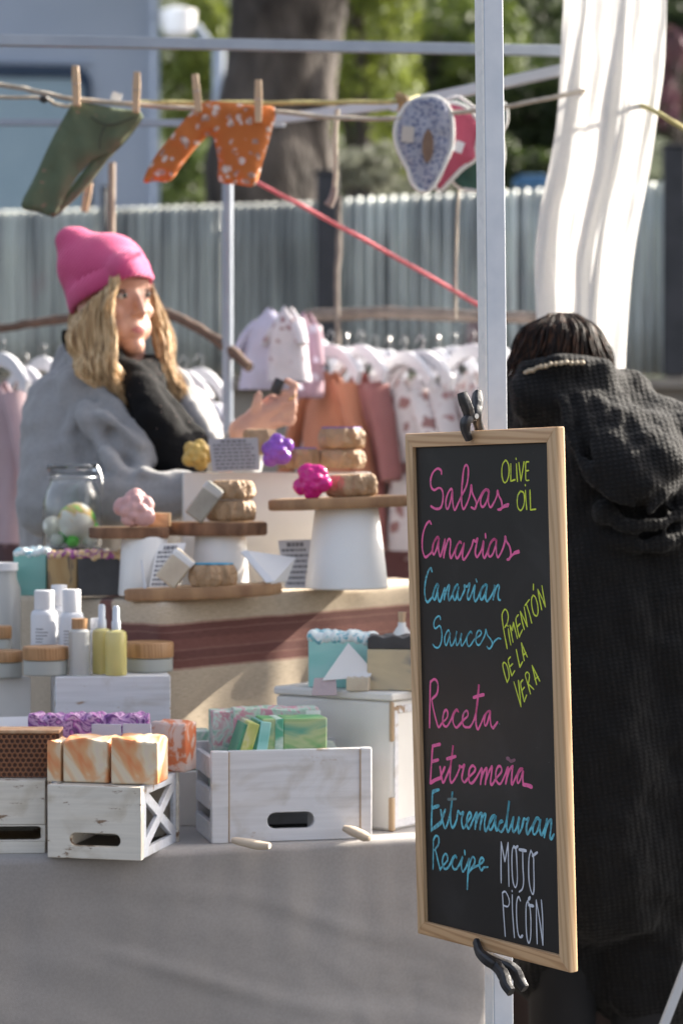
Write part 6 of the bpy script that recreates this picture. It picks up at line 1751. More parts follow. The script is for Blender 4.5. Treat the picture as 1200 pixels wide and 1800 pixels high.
def garment(label, px, py, Y, yaw, wd, ln, m, sleeves=True, slw=.05, sll=.20, seed=0, hanger=True, flare=1.1, hl=None, group='children clothes on the rails', name='garment', rail=None):
    """a child's top on a hanger: py is the collar; wd shoulder width, ln length (m)"""
    c = P(px, py, Y)
    t = thing(name, label, 'clothes', c, yaw, group)
    bm = NB()
    nU, nV = 36, 26
    rng = random.Random(seed)
    ph = [rng.uniform(0, 6) for _ in range(4)]
    def f(u, v):
        a = 2 * math.pi * u
        z = -ln * v
        bw = .37 if sleeves and hanger else .5
        if v < .12: wv = wd * (.14 + (bw - .14) * math.sin(v / .12 * math.pi / 2))
        else: wv = wd * bw * (1 + (flare - 1) * (v - .12) / .88)
        tk_ = .014 + .026 * min(1, v * 4)
        x = wv * math.cos(a) * (1 if abs(math.cos(a)) < .999 else 1)
        y = tk_ * math.sin(a)
        fo = .010 * math.sin(x * 60 + ph[0]) * v + .008 * noise.noise(V(x * 14, z * 6, seed)) 
        return V(x, y + fo, z - (.045 * (abs(math.cos(a))) ** 2 * (1 - v) if v < .3 else 0))
    asheet(bm, nU, nV, f)
    bmesh.ops.remove_doubles(bm, verts=bm.verts, dist=1e-5)
    if sleeves:
        for sg in (-1, 1):
            p0 = V(sg * wd * .30, 0, -.040); p1 = V(sg * wd * .52, -.012, -.040 - sll * .42); p2 = V(sg * wd * .72, -.022, -.040 - sll)
            q = crom([p0, p1, p2], 5)
            rr_ = atube(bm, q, [slw * (.62 - .14 * i / 10) for i in range(11)], 12, flat=.55)
    for v in bm.verts: v.co.y += .006 * noise.noise(v.co * 22 + V(seed, 0, 0))
    fin(bm, 'cloth', m, t, angle=85)
    if hanger:
        h = thing('clothes_hanger', hl or ('white hanger holding the ' + label), 'hanger', c, yaw, 'white clothes hangers')
        bm = NB()
        out = []
        for i in range(15):
            u = -1 + 2 * i / 14
            out.append((u * wd * .50, .068 - .072 * u * u))
        low = [(x * .93, z - .034) for x, z in out[::-1]]
        aprism(bm, out + low, .016, FRONT @ Matrix.Translation((0, 0, -.008))); fin(bm, 'arms', M_hanger, h, bevel=.002)
        bm = NB(); k = (rail if rail is not None else .075)
        atube(bm, crom([V(0, 0, .028), V(0, 0, k * .75), V(.016, 0, k + .012), V(.002, 0, k + .030), V(-.016, 0, k + .012)], 6), .0013, 6); fin(bm, 'hook', M_tin, h)
    return t
G_lav = mat('lavender_white_cotton', (.56, .55, .68), (.50, .49, .62), scale=8, rough=.9)
G_floral = spots('white_floral_cotton', (.62, .60, .64), (.30, .17, .18), scale=34, size=.22)
G_dot = spots('white_dotted_cotton', (.66, .63, .63), (.30, .16, .15), scale=19, size=.34, rnd=.5)
G_dot2 = spots('white_rose_dotted_cotton', (.62, .59, .60), (.36, .21, .21), scale=28, size=.32, rnd=.6)
G_peach = cloth('peach_cotton', (.56, .24, .135), (.48, .19, .11))
G_greige = cloth('greige_cotton', (.48, .42, .41), (.42, .36, .35))
G_mauve = cloth('dusty_rose_cotton', (.36, .15, .14), (.29, .115, .11))
G_white = cloth('white_blue_cotton', (.58, .59, .66), (.52, .53, .60))
G_pink = cloth('pale_pink_cotton', (.50, .37, .39), (.44, .31, .33))
G_dark = spots('dark_plum_print', (.085, .05, .055), (.24, .17, .18), scale=26, size=.2)
G_rosedk = spots('rose_plum_print', (.20, .095, .10), (.42, .33, .34), scale=24, size=.2)
# right rail, from the far left end to the near right
garment('lavender frilled blouse hanging at the left end of the right rail', 474, 541, 6.1, R(-20), .115, .205, G_lav, slw=.042, sll=.07, flare=1.5, seed=1, hanger=False)
garment('white floral top in front of the lavender blouse', 506, 537, 6.05, R(-35), .085, .19, G_floral, slw=.035, sll=.06, flare=1.45, seed=2, hanger=False)
garment('mauve printed top behind the white floral one', 538, 548, 6.2, R(-40), .09, .22, spots('mauve_print', (.36, .24, .29), (.55, .50, .58), 26, .25), slw=.03, sll=.10, seed=3, hanger=False)
RAIL = [(560, 628, G_white, 'pale blue white top left of the peach top', .20, .30), (580, 640, G_peach, 'peach long sleeved top with one sunlit shoulder', .25, .46), (608, 642, G_greige, 'greige top between the peach and the dusty rose tops', .24, .44),
        (632, 640, G_mauve, 'dusty rose top behind the greige one', .24, .46), (657, 646, G_dot2, 'white floral top with lilac print beside the dusty rose top', .25, .40), (682, 648, G_white, 'plain white top next to the lilac printed one', .25, .42),
        (708, 652, G_dot, 'white top with big brown dots in front of the rail', .27, .44), (738, 650, G_dot2, 'white top with rose dots right of the brown dotted one', .26, .42), (768, 646, G_floral, 'white printed top with small plum flowers left of the white pole', .26, .44),
        (796, 642, G_white, 'plain white top close to the white pole', .27, .46), (828, 640, G_dot2, 'white rose dotted top touching the white pole', .27, .46), (872, 640, G_floral, 'white printed top behind the white pole', .27, .46), (918, 645, G_white, 'white top half hidden by the black coat', .26, .46)]
for k, (px, py, m_, lb, wd_, ln_) in enumerate(RAIL):
    fr_ = k in (1, 3, 6, 7, 10)
    garment(lb, px, py + 12, (6.28 if fr_ else 6.46) - .018 * k, R(-56 + 5 * math.sin(k) if fr_ else -62 + 9 * math.sin(k * 2.1)), wd_, ln_, m_, slw=.058, sll=.24 + .03 * (k % 3), seed=4 + k, hl='white hanger of the ' + lb)
# lower, longer pieces filling the rail
garment('long rose printed dress hanging low behind the display', 690, 760, 6.55, R(-30), .24, .62, G_rosedk, sleeves=False, seed=13, hanger=False, flare=1.6)
garment('long lilac white dress hanging low left of the chalkboard', 640, 770, 6.7, R(-25), .24, .62, G_white, sleeves=False, seed=14, hanger=False, flare=1.5)
# left rail
garment('pale pink top at the left edge of the photo', 2, 668, 5.95, R(-48), .24, .40, G_pink, slw=.07, sll=.24, seed=15)
garment('dark plum printed dress at the left edge', 14, 720, 6.2, R(-40), .24, .60, G_dark, slw=.05, sll=.2, seed=16, flare=1.3, hanger=False)
garment('rose plum printed dress between the pink top and the grey coat', 44, 690, 6.3, R(-55), .25, .62, G_rosedk, slw=.05, sll=.2, seed=17, flare=1.25)
garment('white printed top seen under the hangers at the left', 75, 672, 6.4, R(-50), .22, .42, G_dot2, slw=.05, sll=.2, seed=18)
garment('dark top with a white hanger right of the woman', 322, 695, 6.45, R(-35), .20, .30, cloth('charcoal_cotton', (.06, .06, .065)), slw=.05, sll=.2, seed=19)
garment('white cloth top partly hidden by the gazebo leg', 350, 690, 6.6, R(-30), .18, .12, G_white, slw=.04, sll=.08, seed=20)

# invented cloth-covered table, dark in place of the shade behind the pole foot
bm = NB(); drape(bm, [V(.62, 5.95, .62), V(.36, 5.45, .62), V(.95, 5.25, .62), V(1.2, 5.75, .62)], .012, .02, lambda s, v, q: .02 * v * math.sin(s * 30) + .01 * noise.noise(V(s * 6, v * 3, 0)), step=.02, nv=20)
sk = thing('added_dark_table', 'added dark brown side table standing in for shade behind the pole foot', 'table', V(.75, 5.6, 0))
fin(bm, 'cloth', cloth('dark_shade_cloth', (.035, .022, .018), (.022, .015, .012)), sk, world=True, angle=180)
bm = NB(); abox(bm, (.78, 5.58, .58), (.46, .36, .03), Matrix.Rotation(R(-15), 3, 'Z')); 
for a, b in ((-.2, -.15), (.2, -.15), (-.2, .15), (.2, .15)): abox(bm, (.78 + a, 5.58 + b, .285), (.03, .03, .56))
fin(bm, 'table_frame', M_worn, sk, world=True)

# ------------------------------------------------------------------ the stall keeper
Yw = 5.1; sw = scal(Yw)
def Wp(px, py, dy=0.0): return P(px, py, Yw + dy)
woman = thing('person', 'woman in a pink knitted hat, grey coat and black scarf behind the stall, hand raised', 'person', V(Wp(200, 900).x, 5.15, 0))
fw = V(.66, -.745, .08).normalized()
lt = V(.75, .66, 0.06).normalized()
lt = (lt - fw * lt.dot(fw)).normalized()
upv = lt.cross(fw); upv = upv if upv.z > 0 else -upv
E0 = Wp(238, 520, -.02)                     # between the eyes
HR = Matrix((lt, fw, upv)).transposed()
def hd(x, y, z): return E0 + lt * x + fw * y + upv * z   # x to her left, y forward, z up
bm = NB()
E = lambda c, r: aell(bm, hd(*c), r, HR, 3)
E((0, -.088, .022), (.073, .092, .088))              # skull
E((0, -.050, .010), (.062, .058, .085))              # face block
E((0, -.046, -.056), (.054, .050, .056))             # jaw
E((0, -.020, -.104), (.023, .022, .021))             # chin
for sg in (-1, 1):
    E((sg * .036, -.026, -.030), (.023, .021, .018))  # cheek bone
    E((sg * .029, -.028, -.064), (.020, .024, .028))
    E((sg * .030, -.010, .020), (.024, .011, .0075))  # brow
    E((sg * .010, .006, -.040), (.0075, .010, .006))  # nostril wing
    E((sg * .074, -.085, -.012), (.010, .018, .030))  # ear
    E((sg * .040, -.070, -.070), (.022, .034, .028))
E((0, -.006, .036), (.045, .020, .026))              # forehead
acaps(bm, hd(0, .000, .008), hd(0, .018, -.034), .0085, .0105)   # nose
E((0, .0215, -.037), (.0085, .0085, .0075))
E((0, -.008, -.070), (.026, .014, .020))             # mouth mound
acaps(bm, hd(-.017, .000, -.0665), hd(.017, .000, -.0665), .0032, .0032); acaps(bm, hd(-.006, .004, -.0655), hd(.006, .004, -.0655), .0036, .0036)
acaps(bm, hd(-.013, .001, -.0765), hd(.013, .001, -.0765), .0042, .0042)
nk = hd(0, -.085, -.07)
sL, sR = Wp(322, 728, .14), Wp(112, 706, .02)        # shoulders: her left is the far one
neckb = (sL + sR) / 2 + V(0, 0, .035)
acaps(bm, nk, neckb, .056, .062)
hipc = Wp(195, 1060, .10)
acaps(bm, (sL + sR) / 2 - V(0, 0, .06), hipc, .12, .13)
acaps(bm, sR.lerp(sL, .1) - V(0, 0, .03), sR.lerp(sL, .9) - V(0, 0, .03), .06, .06)
elR = Wp(84, 892, -.10); wrR = Wp(300, 872, -.19)
elL = Wp(392, 905, .10); wrL = Wp(432, 757, -.02)
acaps(bm, sR, elR, .05, .042); acaps(bm, elR, wrR, .042, .030)
acaps(bm, sL, elL, .05, .042); acaps(bm, elL, wrL, .042, .029)
# right hand resting on the display behind the slabs
for k in range(4): 
    a = wrR + V(.045, -.03, .002 + .0 * k); acaps(bm, wrR + V(.06, -.028 + k * .016, 0), wrR + V(.115 - abs(k - 1.2) * .008, -.035 + k * .018, -.012), .0095, .0075, 8)
acaps(bm, wrR, wrR + V(.06, -.004, 0), .027, .030); acaps(bm, wrR + V(.025, -.03, 0), wrR + V(.075, -.06, -.005), .012, .009, 8)
# raised left hand: back of the hand to the camera, fingers curling over a small black cap
Yh = Yw - .02
H = lambda px, py, dy=0.0: P(px, py, Yh + dy)
acaps(bm, H(424, 756), H(446, 742), .027, .026)
acaps(bm, H(444, 742), H(484, 716, -.005), .026, .017); acaps(bm, H(450, 748), H(492, 738, -.003), .021, .016); acaps(bm, H(446, 730, .01), H(478, 704, .005), .018, .014)
FING = [[(484, 706, -.002), (512, 690, -.012), (520, 678, -.016), (503, 669, -.012)],
        [(490, 716, -.006), (515, 704, -.018), (516, 692, -.020), (499, 688, -.014)],
        [(494, 728, -.006), (516, 722, -.020), (517, 710, -.022), (502, 706, -.016)],
        [(492, 742, -.004), (512, 744, -.016), (516, 734, -.018), (503, 727, -.014)]]
for k, ch in enumerate(FING):
    q = [H(*p) for p in ch]
    for a, b, r0, r1 in zip(q, q[1:], (.0096, .0086, .0078), (.0088, .008, .0068)):
        acaps(bm, a, b, r0 * (1 - .05 * k), r1 * (1 - .05 * k), 10)
th_ = [H(450, 724, -.012), H(452, 708, -.018), H(455, 694, -.018)]
for a, b, r0, r1 in zip(th_, th_[1:], (.013, .011), (.0105, .0085)): acaps(bm, a, b, r0, r1, 10)
# legs and shoes
for sg in (-1, 1):
    hp = hipc + V(.085 * sg, .02 * sg, -.05); kn = V(hp.x, hp.y - .02, .50); an = V(kn.x, kn.y + .03, .09)
    acaps(bm, hp, kn, .085, .056); acaps(bm, kn, an, .054, .038); acaps(bm, V(an.x, an.y + .02, .045), V(an.x + .06, an.y - .15, .035), .042, .034)
def facemats(b):
    for f in b.faces:
        c = f.calc_center_median() - E0
        x, y, z = c.dot(lt), c.dot(fw), c.dot(upv)
        if y > -.012 and abs(z + .0715) < .0088 * (1 - (x / .021) ** 2) and abs(x) < .021: f.material_index = 1
body = organic(bm, 'body', [M_skin, M_lip], woman, voxel=.0042, smooth=3, post=facemats, fac=.5)
for sg in (-1, 1):
    bm = NB(); aell(bm, hd(sg * .030, -.0080, .0002), (.0115, .0108, .0072), HR, 3); e = fin(bm, 'eye', M_eye, woman, world=True)
    bm = NB(); aell(bm, hd(sg * .030 + .002, .0018, .001), (.0064, .0030, .0062), HR, 2); fin(bm, 'iris', M_iris, e, world=True)
    bm = NB(); atube(bm, [hd(sg * .030 + .0135 * math.cos(a), -.004 + .0085 * math.sin(a) * .6, .004 + .0075 * math.sin(a)) for a in [math.pi * i / 8 for i in range(9)]], .0023, 6); fin(bm, 'eyelid', mat('eyelid_lash', (.10, .055, .04), (.07, .04, .03)), woman, world=True)
    bm = NB(); atube(bm, crom([hd(sg * .012, .005, .0215), hd(sg * .030, .003, .027), hd(sg * .047, -.010, .0225)], 5), [.0018, .0024, .0028, .003, .003, .0028, .0026, .0022, .002, .0016, .001], 6); fin(bm, 'eyebrow', mat('eyebrow_hair', (.14, .085, .05), (.10, .06, .035)), woman, world=True)

# pink knitted hat
def knit():
    m, n, p, l = nmat('pink_knit')
    co = coord(n, l, rot=(0, R(-38), 0))
    wv = n.nodes.new('ShaderNodeTexWave'); wv.inputs['Scale'].default_value = 48; wv.bands_direction = 'X'; wv.inputs['Distortion'].default_value = .6
    l.new(co, wv.inputs[0])
    f = tnoise(n, l, co, 14, 3)
    b = ramp(n, l, f, [(.3, (.82, .085, .27)), (.7, (.76, .07, .23))])
    l.new(mixc(n, l, .35, b, ramp(n, l, wv.outputs['Fac'], [(0, (.6, .05, .18)), (.7, (.86, .11, .30))])), p.inputs['Base Color'])
    p.inputs['Roughness'].default_value = .9; p.inputs['Sheen Weight'].default_value = .25
    bumpn(n, l, p, wv.outputs['Fac'], .9, .004)
    return m
bm = NB()
hc = hd(0, -.088, .03)
aell(bm, Wp(190, 480, .07), (.088, .098, .087), None, 4)
aell(bm, Wp(222, 478, -.01), (.046, .078, .044), Matrix.Rotation(R(20), 3, 'Y'), 3); acaps(bm, Wp(158, 472, .06), Wp(222, 482, .0), .072, .056)
aell(bm, Wp(160, 468, .08), (.074, .080, .074), None, 3)
aell(bm, Wp(152, 520, .07), (.044, .085, .060), Matrix.Rotation(R(-20), 3, 'Y'), 3)
aell(bm, Wp(134, 436, .08), (.042, .050, .044), None, 3)
aell(bm, Wp(124, 424, .08), (.034, .040, .033), None, 3); aell(bm, Wp(140, 416, .08), (.026, .034, .022), None, 3)
aell(bm, Wp(192, 520, .02), (.080, .080, .045), Matrix.Rotation(R(-36), 3, 'Y'), 3)
ca, cb, cc_ = Wp(117, 566, .10), Wp(208, 487, -.10), Wp(270, 497, .03)
nrm = (cb - ca).cross(cc_ - ca).normalized()
if nrm.z < 0: nrm = -nrm
rim = []
def cutrim(b):
    r = bmesh.ops.bisect_plane(b, geom=b.verts[:] + b.edges[:] + b.faces[:], plane_co=ca, plane_no=nrm, clear_inner=True)
    be = [e for e in b.edges if e.is_boundary]
    if be:
        st = be[0].verts[0]; loop = [st.co.copy()]; cur, prev = be[0].verts[1], be[0]
        while cur is not st and len(loop) < 5000:
            loop.append(cur.co.copy())
            nx = [e for e in cur.link_edges if e.is_boundary and e is not prev]
            if not nx: break
            prev = nx[0]; cur = prev.other_vert(cur)
        rim.extend(loop)
hat = organic(bm, 'hat', knit(), woman, voxel=.006, smooth=18, post=cutrim)
if rim:
    r2 = rim[::4]; ctr_ = sum(r2, Vector()) / len(r2)
    bm = NB(); N = len(r2); rings = []
    for i in range(N):
        p = r2[i]; o_ = (p - ctr_).normalized()
        ring = []
        for du, dv in ((.004, -.003), (.0095, .004), (.0105, .026), (.006, .042), (-.004, .036), (-.004, -.001)):
            ring.append(bm.verts.new(p + o_ * (du + (-.012 if dv > .03 else 0) * .3) + nrm * dv - o_ * dv * .12))
        rings.append(ring)
    for i in range(N):
        a, b = rings[i], rings[(i + 1) % N]
        for j in range(6): bm.faces.new((a[j], a[(j + 1) % 6], b[(j + 1) % 6], b[j]))
    fin(bm, 'hat_brim', bpy.data.materials['pink_knit'], woman, world=True, angle=80)

# long wavy hair
def hairmat(name, c1, c2, c3):
    m, n, p, l = nmat(name)
    f = tnoise(n, l, coord(n, l, (1, 1, .07)), 150, 3)
    l.new(ramp(n, l, f, [(.3, c1), (.5, c2), (.7, c3)]), p.inputs['Base Color'])
    p.inputs['Roughness'].default_value = .5
    p.inputs['Specular IOR Level'].default_value = .35
    return m
M_hair = hairmat('blonde_hair', (.20, .115, .055), (.50, .335, .17), (.80, .60, .36))  # blonde streaks, the lightest raised to stand in for sunlit highlights
rng = random.Random(4)
def lock(bm, pts, r, wav, ph, k=26, n=6):
    q = crom(pts, max(2, k // max(1, len(pts) - 1)))
    m_ = len(q); out, rad = [], []
    for i, p in enumerate(q):
        u = i / (m_ - 1)
        a = u * 11.5 + ph
        out.append(p + V(math.sin(a) * wav * u, math.cos(a * .9) * wav * u, 0))
        rad.append(r * (.75 + .35 * math.sin(math.pi * min(1, u * 1.1))) * (1 if u < .78 else max(.15, (1 - u) / .22)))
    atube(bm, out, rad, n, flat=.6)
def lerp3(a, b, t): return a.lerp(b, t)
bm = NB()
for i in range(820):                        # near side
    t_ = rng.random(); j = lambda s=1: V(rng.gauss(0, .003), rng.gauss(0, .0045), rng.gauss(0, .004)) * s
    root = Wp(132 + 74 * t_, 558 - 68 * t_, -.055 - .03 * math.sin(t_ * 3.1))
    mid = Wp(124 + 68 * t_, 606 - 20 * t_, -.085)
    mid2 = Wp(138 + 68 * t_, 642, -.09)
    tip = Wp(172 + 50 * t_ , 676 + 28 * t_ + rng.uniform(-22, 12), -.10)
    lock(bm, [root + j(.5), mid + j(), mid2 + j(), tip + j(1.2)], rng.uniform(.0018, .0036), rng.uniform(.009, .013), 2 + t_ * 2.4 + rng.uniform(-.3, .3))
for i in range(110):                         # strands framing the near cheek
    t_ = rng.random(); j = lambda s=1: V(rng.gauss(0, .003), rng.gauss(0, .006), rng.gauss(0, .004)) * s
    lock(bm, [Wp(198 + 12 * t_, 492, -.085) + j(), Wp(184 + 14 * t_, 535, -.095) + j(), Wp(188 + 14 * t_, 585, -.10) + j(), Wp(186 + 18 * t_, 640, -.105) + j(), Wp(204 + 16 * t_, 690, -.11) + j()], rng.uniform(.0014, .0028), .006, 1 + rng.uniform(-.4, .4))
for i in range(420):                        # far side
    t_ = rng.random(); j = lambda s=1: V(rng.gauss(0, .004), rng.gauss(0, .010), rng.gauss(0, .005)) * s
    lock(bm, [Wp(250 + 16 * t_, 500, .04) + j(.3), Wp(268 + 20 * t_, 556, .06) + j(), Wp(272 + 28 * t_, 610, .05) + j(), Wp(288 + 26 * t_, 660, .02) + j(), Wp(304 + 24 * t_, 706 + rng.uniform(-10, 12), -.01) + j(1.1)], rng.uniform(.0012, .0027), rng.uniform(.008, .012), 1.5 + t_ * 1.6 + rng.uniform(-.25, .25))
for i in range(70):                         # behind the neck
    t_ = rng.random(); j = lambda s=1: V(rng.gauss(0, .006), rng.gauss(0, .012), rng.gauss(0, .006)) * s
    lock(bm, [Wp(128 + 40 * t_, 548 - 20 * t_, .06) + j(), Wp(128 + 50 * t_, 600, .07) + j(), Wp(140 + 50 * t_, 660 + rng.uniform(-14, 14), .05) + j()], rng.uniform(.004, .007), .006, rng.uniform(0, 3))
fin(bm, 'hair', M_hair, woman, world=True, angle=180, normals=False)

# black scarf
def glitter():
    m, n, p, l = nmat('black_glitter_knit')
    v = n.nodes.new('ShaderNodeTexVoronoi'); v.inputs['Scale'].default_value = 70; l.new(coord(n, l), v.inputs['Vector'])
    k = ramp(n, l, v.outputs['Distance'], [(.05, (.40, .27, .24)), (.085, (.0055, .0055, .006))])
    l.new(k, p.inputs['Base Color']); p.inputs['Roughness'].default_value = .9; p.inputs['Specular IOR Level'].default_value = .2
    bumpn(n, l, p, tnoise(n, l, coord(n, l), 160, 2), .6, .003)
    return m
bm = NB()
for i in range(20):
    a = 2 * math.pi * i / 20
    c = Wp(208, 658, .03) + V(.074 * math.cos(a), .078 * math.sin(a), .012 * math.sin(a + .6) + .03 * (math.cos(a) > .2) * 0)
    aell(bm, c, (.030, .030, .036), None, 2)
    aell(bm, c + V(.010 * math.cos(a), .01 * math.sin(a), -.040), (.034, .034, .034), None, 2)
acaps(bm, Wp(226, 660, -.05), Wp(252, 690, -.085), .036, .042); aell(bm, Wp(258, 676, -.02), (.046, .05, .042), None, 2); aell(bm, Wp(204, 640, -.02), (.03, .04, .04), None, 2)
acaps(bm, Wp(248, 680, -.09), Wp(272, 740, -.12), .034, .042); acaps(bm, Wp(272, 735, -.12), Wp(322, 815, -.12), .042, .050)
acaps(bm, Wp(272, 700, -.07), Wp(330, 780, -.08), .036, .044); acaps(bm, Wp(252, 710, -.10), Wp(284, 815, -.115), .028, .034)
acaps(bm, Wp(118, 590, .06), Wp(150, 640, .06), .018, .03)
organic(bm, 'scarf', glitter(), woman, voxel=.007, smooth=5, lump=.006, lscale=16)

# grey wool coat
M_wool = cloth('grey_wool_coat', (.33, .325, .325), (.275, .27, .27), weave=420, var=7, sheen=.35)
bm = NB()
acaps(bm, sR + V(0, .02, .005), sL + V(-.02, .02, -.01), .062, .058)
acaps(bm, Wp(152, 660, .10), Wp(252, 690, .14), .070, .060)
acaps(bm, Wp(150, 668, .02), Wp(128, 700, .0), .050, .062)
acaps(bm, Wp(170, 760, .10), Wp(180, 1080, .12), .165, .175)
acaps(bm, Wp(240, 770, .14), Wp(235, 1080, .14), .125, .16)
acaps(bm, sR + V(-.005, 0, -.01), elR, .078, .064); acaps(bm, Wp(108, 740, .0), Wp(88, 860, -.03), .074, .068)
acaps(bm, elR, Wp(210, 880, -.17), .066, .058); acaps(bm, Wp(210, 880, -.17), Wp(322, 866, -.20), .058, .048)
acaps(bm, sL, elL, .072, .058); acaps(bm, elL, Wp(428, 785, .02), .056, .046)
acaps(bm, Wp(150, 690, -.01), Wp(225, 810, -.03), .076, .080)
acaps(bm, Wp(302, 720, .10), Wp(345, 810, .06), .055, .06)
for row, r_ in (([(122, 626, .03), (170, 682, -.075), (215, 728, -.115), (250, 770, -.145), (264, 812, -.15)], .017), ([(150, 716, -.10), (200, 742, -.15), (244, 778, -.165)], .015), ([(288, 656, .08), (322, 690, .02), (345, 735, -.03), (372, 776, -.06)], .016), ([(300, 650, .12), (330, 684, .08), (340, 712, .05)], .022), ([(100, 655, .10), (112, 625, .10), (135, 612, .12)], .020)):
    q = crom([Wp(*p) for p in row], 5)
    for a, b in zip(q, q[1:]): acaps(bm, a, b, r_, r_, 10)
acaps(bm, Wp(205, 765, -.055), Wp(232, 835, -.09), .058, .06); aell(bm, Wp(222, 792, -.105), (.052, .05, .06), None, 3); acaps(bm, Wp(165, 770, -.045), Wp(185, 840, -.08), .055, .055)
# folds
for a, b, r in (((150, 730, -.10), (210, 830, -.15), .020), ((190, 800, -.15), (232, 850, -.19), .018), ((120, 790, -.085), (150, 880, -.12), .022), ((240, 790, -.12), (262, 850, -.18), .020), ((170, 690, -.05), (120, 760, -.075), .018), ((60, 800, -.04), (100, 905, -.12), .018), ((255, 830, -.2), (300, 842, -.2), .016), ((280, 880, -.2), (310, 900, -.2), .016)):
    acaps(bm, Wp(*a) + V(0, -.012, 0), Wp(*b) + V(0, -.012, 0), r * 1.15, r * .9)
coat = organic(bm, 'coat', M_wool, woman, voxel=.0065, smooth=2, lump=.013, lscale=9)
cap = thing('bottle_cap', 'small black cap held in the raised fingers of the woman', 'cap', H(487, 679, -.012))
bm = NB(); alathe(bm, [(0, -.016), (.010, -.016), (.011, -.014), (.011, .014), (.010, .016), (0, .016)], 16, rot=Matrix.Rotation(R(25), 3, 'Y')); fin(bm, 'cap_body', M_black_plastic, cap)
bm = NB(); ring = [H(514, 699, -.018) + V(.0115 * math.cos(a) * .8, .0115 * math.sin(a), .006 * math.cos(a)) for a in [i * .5 for i in range(14)]]; atube(bm, ring, .0013, 6)
fin(bm, 'ring', mat('gold_ring', (.8, .55, .2), (.7, .45, .15), metal=1, rough=.25, bump=0), woman, world=True)

# ------------------------------------------------------------------ customer in the black coat
Yb = 4.65; sb = scal(Yb)
def Bp(px, py, dy=0.0): return P(px, py, Yb + dy)
man = thing('person', 'person in a black knitted coat seen from behind, bending towards the stall', 'person', V(Bp(1060, 900).x, Yb + .1, 0))
bm = NB()
aell(bm, Bp(985, 645, .06), (.064, .078, .078), None, 3)
acaps(bm, Bp(990, 650, .06), Bp(1005, 720, .05), .055, .065)
bsL, bsR = Bp(940, 775, .07), Bp(1185, 830, .02)
acaps(bm, bsL, bsR, .06, .065); acaps(bm, Bp(1050, 880, .08), Bp(1060, 1330, .08), .13, .15)
for c, e_, h_ in ((bsL, Bp(905, 1000, .10), Bp(900, 1120, .30)), (bsR, Bp(1240, 1050, .0), Bp(1200, 1220, .22))):
    acaps(bm, c, e_, .055, .045); acaps(bm, e_, h_, .043, .032); acaps(bm, h_, h_ + V(-.01, .08, -.03), .030, .020)
    for k in range(4): acaps(bm, h_ + V(-.03 + .018 * k, .08, -.03), h_ + V(-.032 + .018 * k, .13 - .008 * abs(k - 1.5), -.055), .009, .0075, 8)
    acaps(bm, h_ + V(.03, .04, -.01), h_ + V(.045, .09, -.03), .011, .009, 8)
for sg in (-1, 1):
    hp = Bp(1060, 1330, .08) + V(.08 * sg, 0, -.02); kn = V(hp.x, hp.y + .02, .42); an = V(hp.x, hp.y - .02, .08)
    acaps(bm, hp, kn, .09, .06); acaps(bm, kn, an, .058, .04); acaps(bm, V(an.x, an.y - .03, .045), V(an.x, an.y + .15, .035), .042, .034)
organic(bm, 'body', M_skin, man, voxel=.006, smooth=3)
def blackknit():
    m, n, p, l = nmat('black_waffle_knit')
    co = coord(n, l, rot=(0, R(8), 0))
    a = n.nodes.new('ShaderNodeTexWave'); a.bands_direction = 'Z'; a.inputs['Scale'].default_value = 38; a.inputs['Distortion'].default_value = 1.2; l.new(co, a.inputs[0])
    b = n.nodes.new('ShaderNodeTexWave'); b.bands_direction = 'X'; b.inputs['Scale'].default_value = 30; b.inputs['Distortion'].default_value = 1.2; l.new(co, b.inputs[0])
    mu = n.nodes.new('ShaderNodeMath'); mu.operation = 'MULTIPLY'; l.new(a.outputs['Fac'], mu.inputs[0]); l.new(b.outputs['Fac'], mu.inputs[1])
    l.new(ramp(n, l, mu.outputs[0], [(0.0, (.0035, .0035, .0038)), (.8, (.008, .008, .0085))]), p.inputs['Base Color'])
    p.inputs['Roughness'].default_value = .85; p.inputs['Sheen Weight'].default_value = .05; p.inputs['Specular IOR Level'].default_value = .25
    cr_ = tnoise(n, l, coord(n, l, (1, 1, .35)), 26, 5, 1.5)
    ad = n.nodes.new('ShaderNodeMath'); ad.operation = 'MULTIPLY_ADD'; ad.inputs[1].default_value = .22; l.new(mu.outputs[0], ad.inputs[0]); l.new(cr_, ad.inputs[2])
    bumpn(n, l, p, ad.outputs[0], .8, .012)
    return m
bm = NB()
acaps(bm, Bp(958, 748, .06), Bp(1165, 800, 0), .105, .110)
acaps(bm, Bp(930, 715, .08), Bp(1085, 725, .06), .070, .085)
acaps(bm, Bp(918, 706, .05), Bp(1010, 700, .02), .050, .054); acaps(bm, Bp(1010, 700, .02), Bp(1075, 712, .03), .054, .056); acaps(bm, Bp(920, 720, .08), Bp(1070, 730, .06), .075, .08); acaps(bm, Bp(955, 668, .06), Bp(1035, 664, .06), .036, .036)
acaps(bm, Bp(1100, 730, .05), Bp(1190, 800, 0), .070, .085)
acaps(bm, Bp(1040, 850, .06), Bp(1060, 1480, .09), .18, .21)
acaps(bm, Bp(950, 850, .08), Bp(975, 1500, .12), .085, .10)
acaps(bm, Bp(1160, 900, .02), Bp(1160, 1500, .08), .13, .15)
acaps(bm, bsL, Bp(905, 1000, .10), .075, .06); acaps(bm, Bp(905, 1000, .10), Bp(900, 1105, .28), .06, .05)
acaps(bm, bsR, Bp(1240, 1050, 0), .095, .075); acaps(bm, Bp(1240, 1050, 0), Bp(1205, 1200, .2), .07, .055)
acaps(bm, Bp(985, 1480, .1), Bp(990, 1690, .12), .10, .11); acaps(bm, Bp(1130, 1480, .1), Bp(1140, 1690, .12), .13, .14)
bm2 = NB()
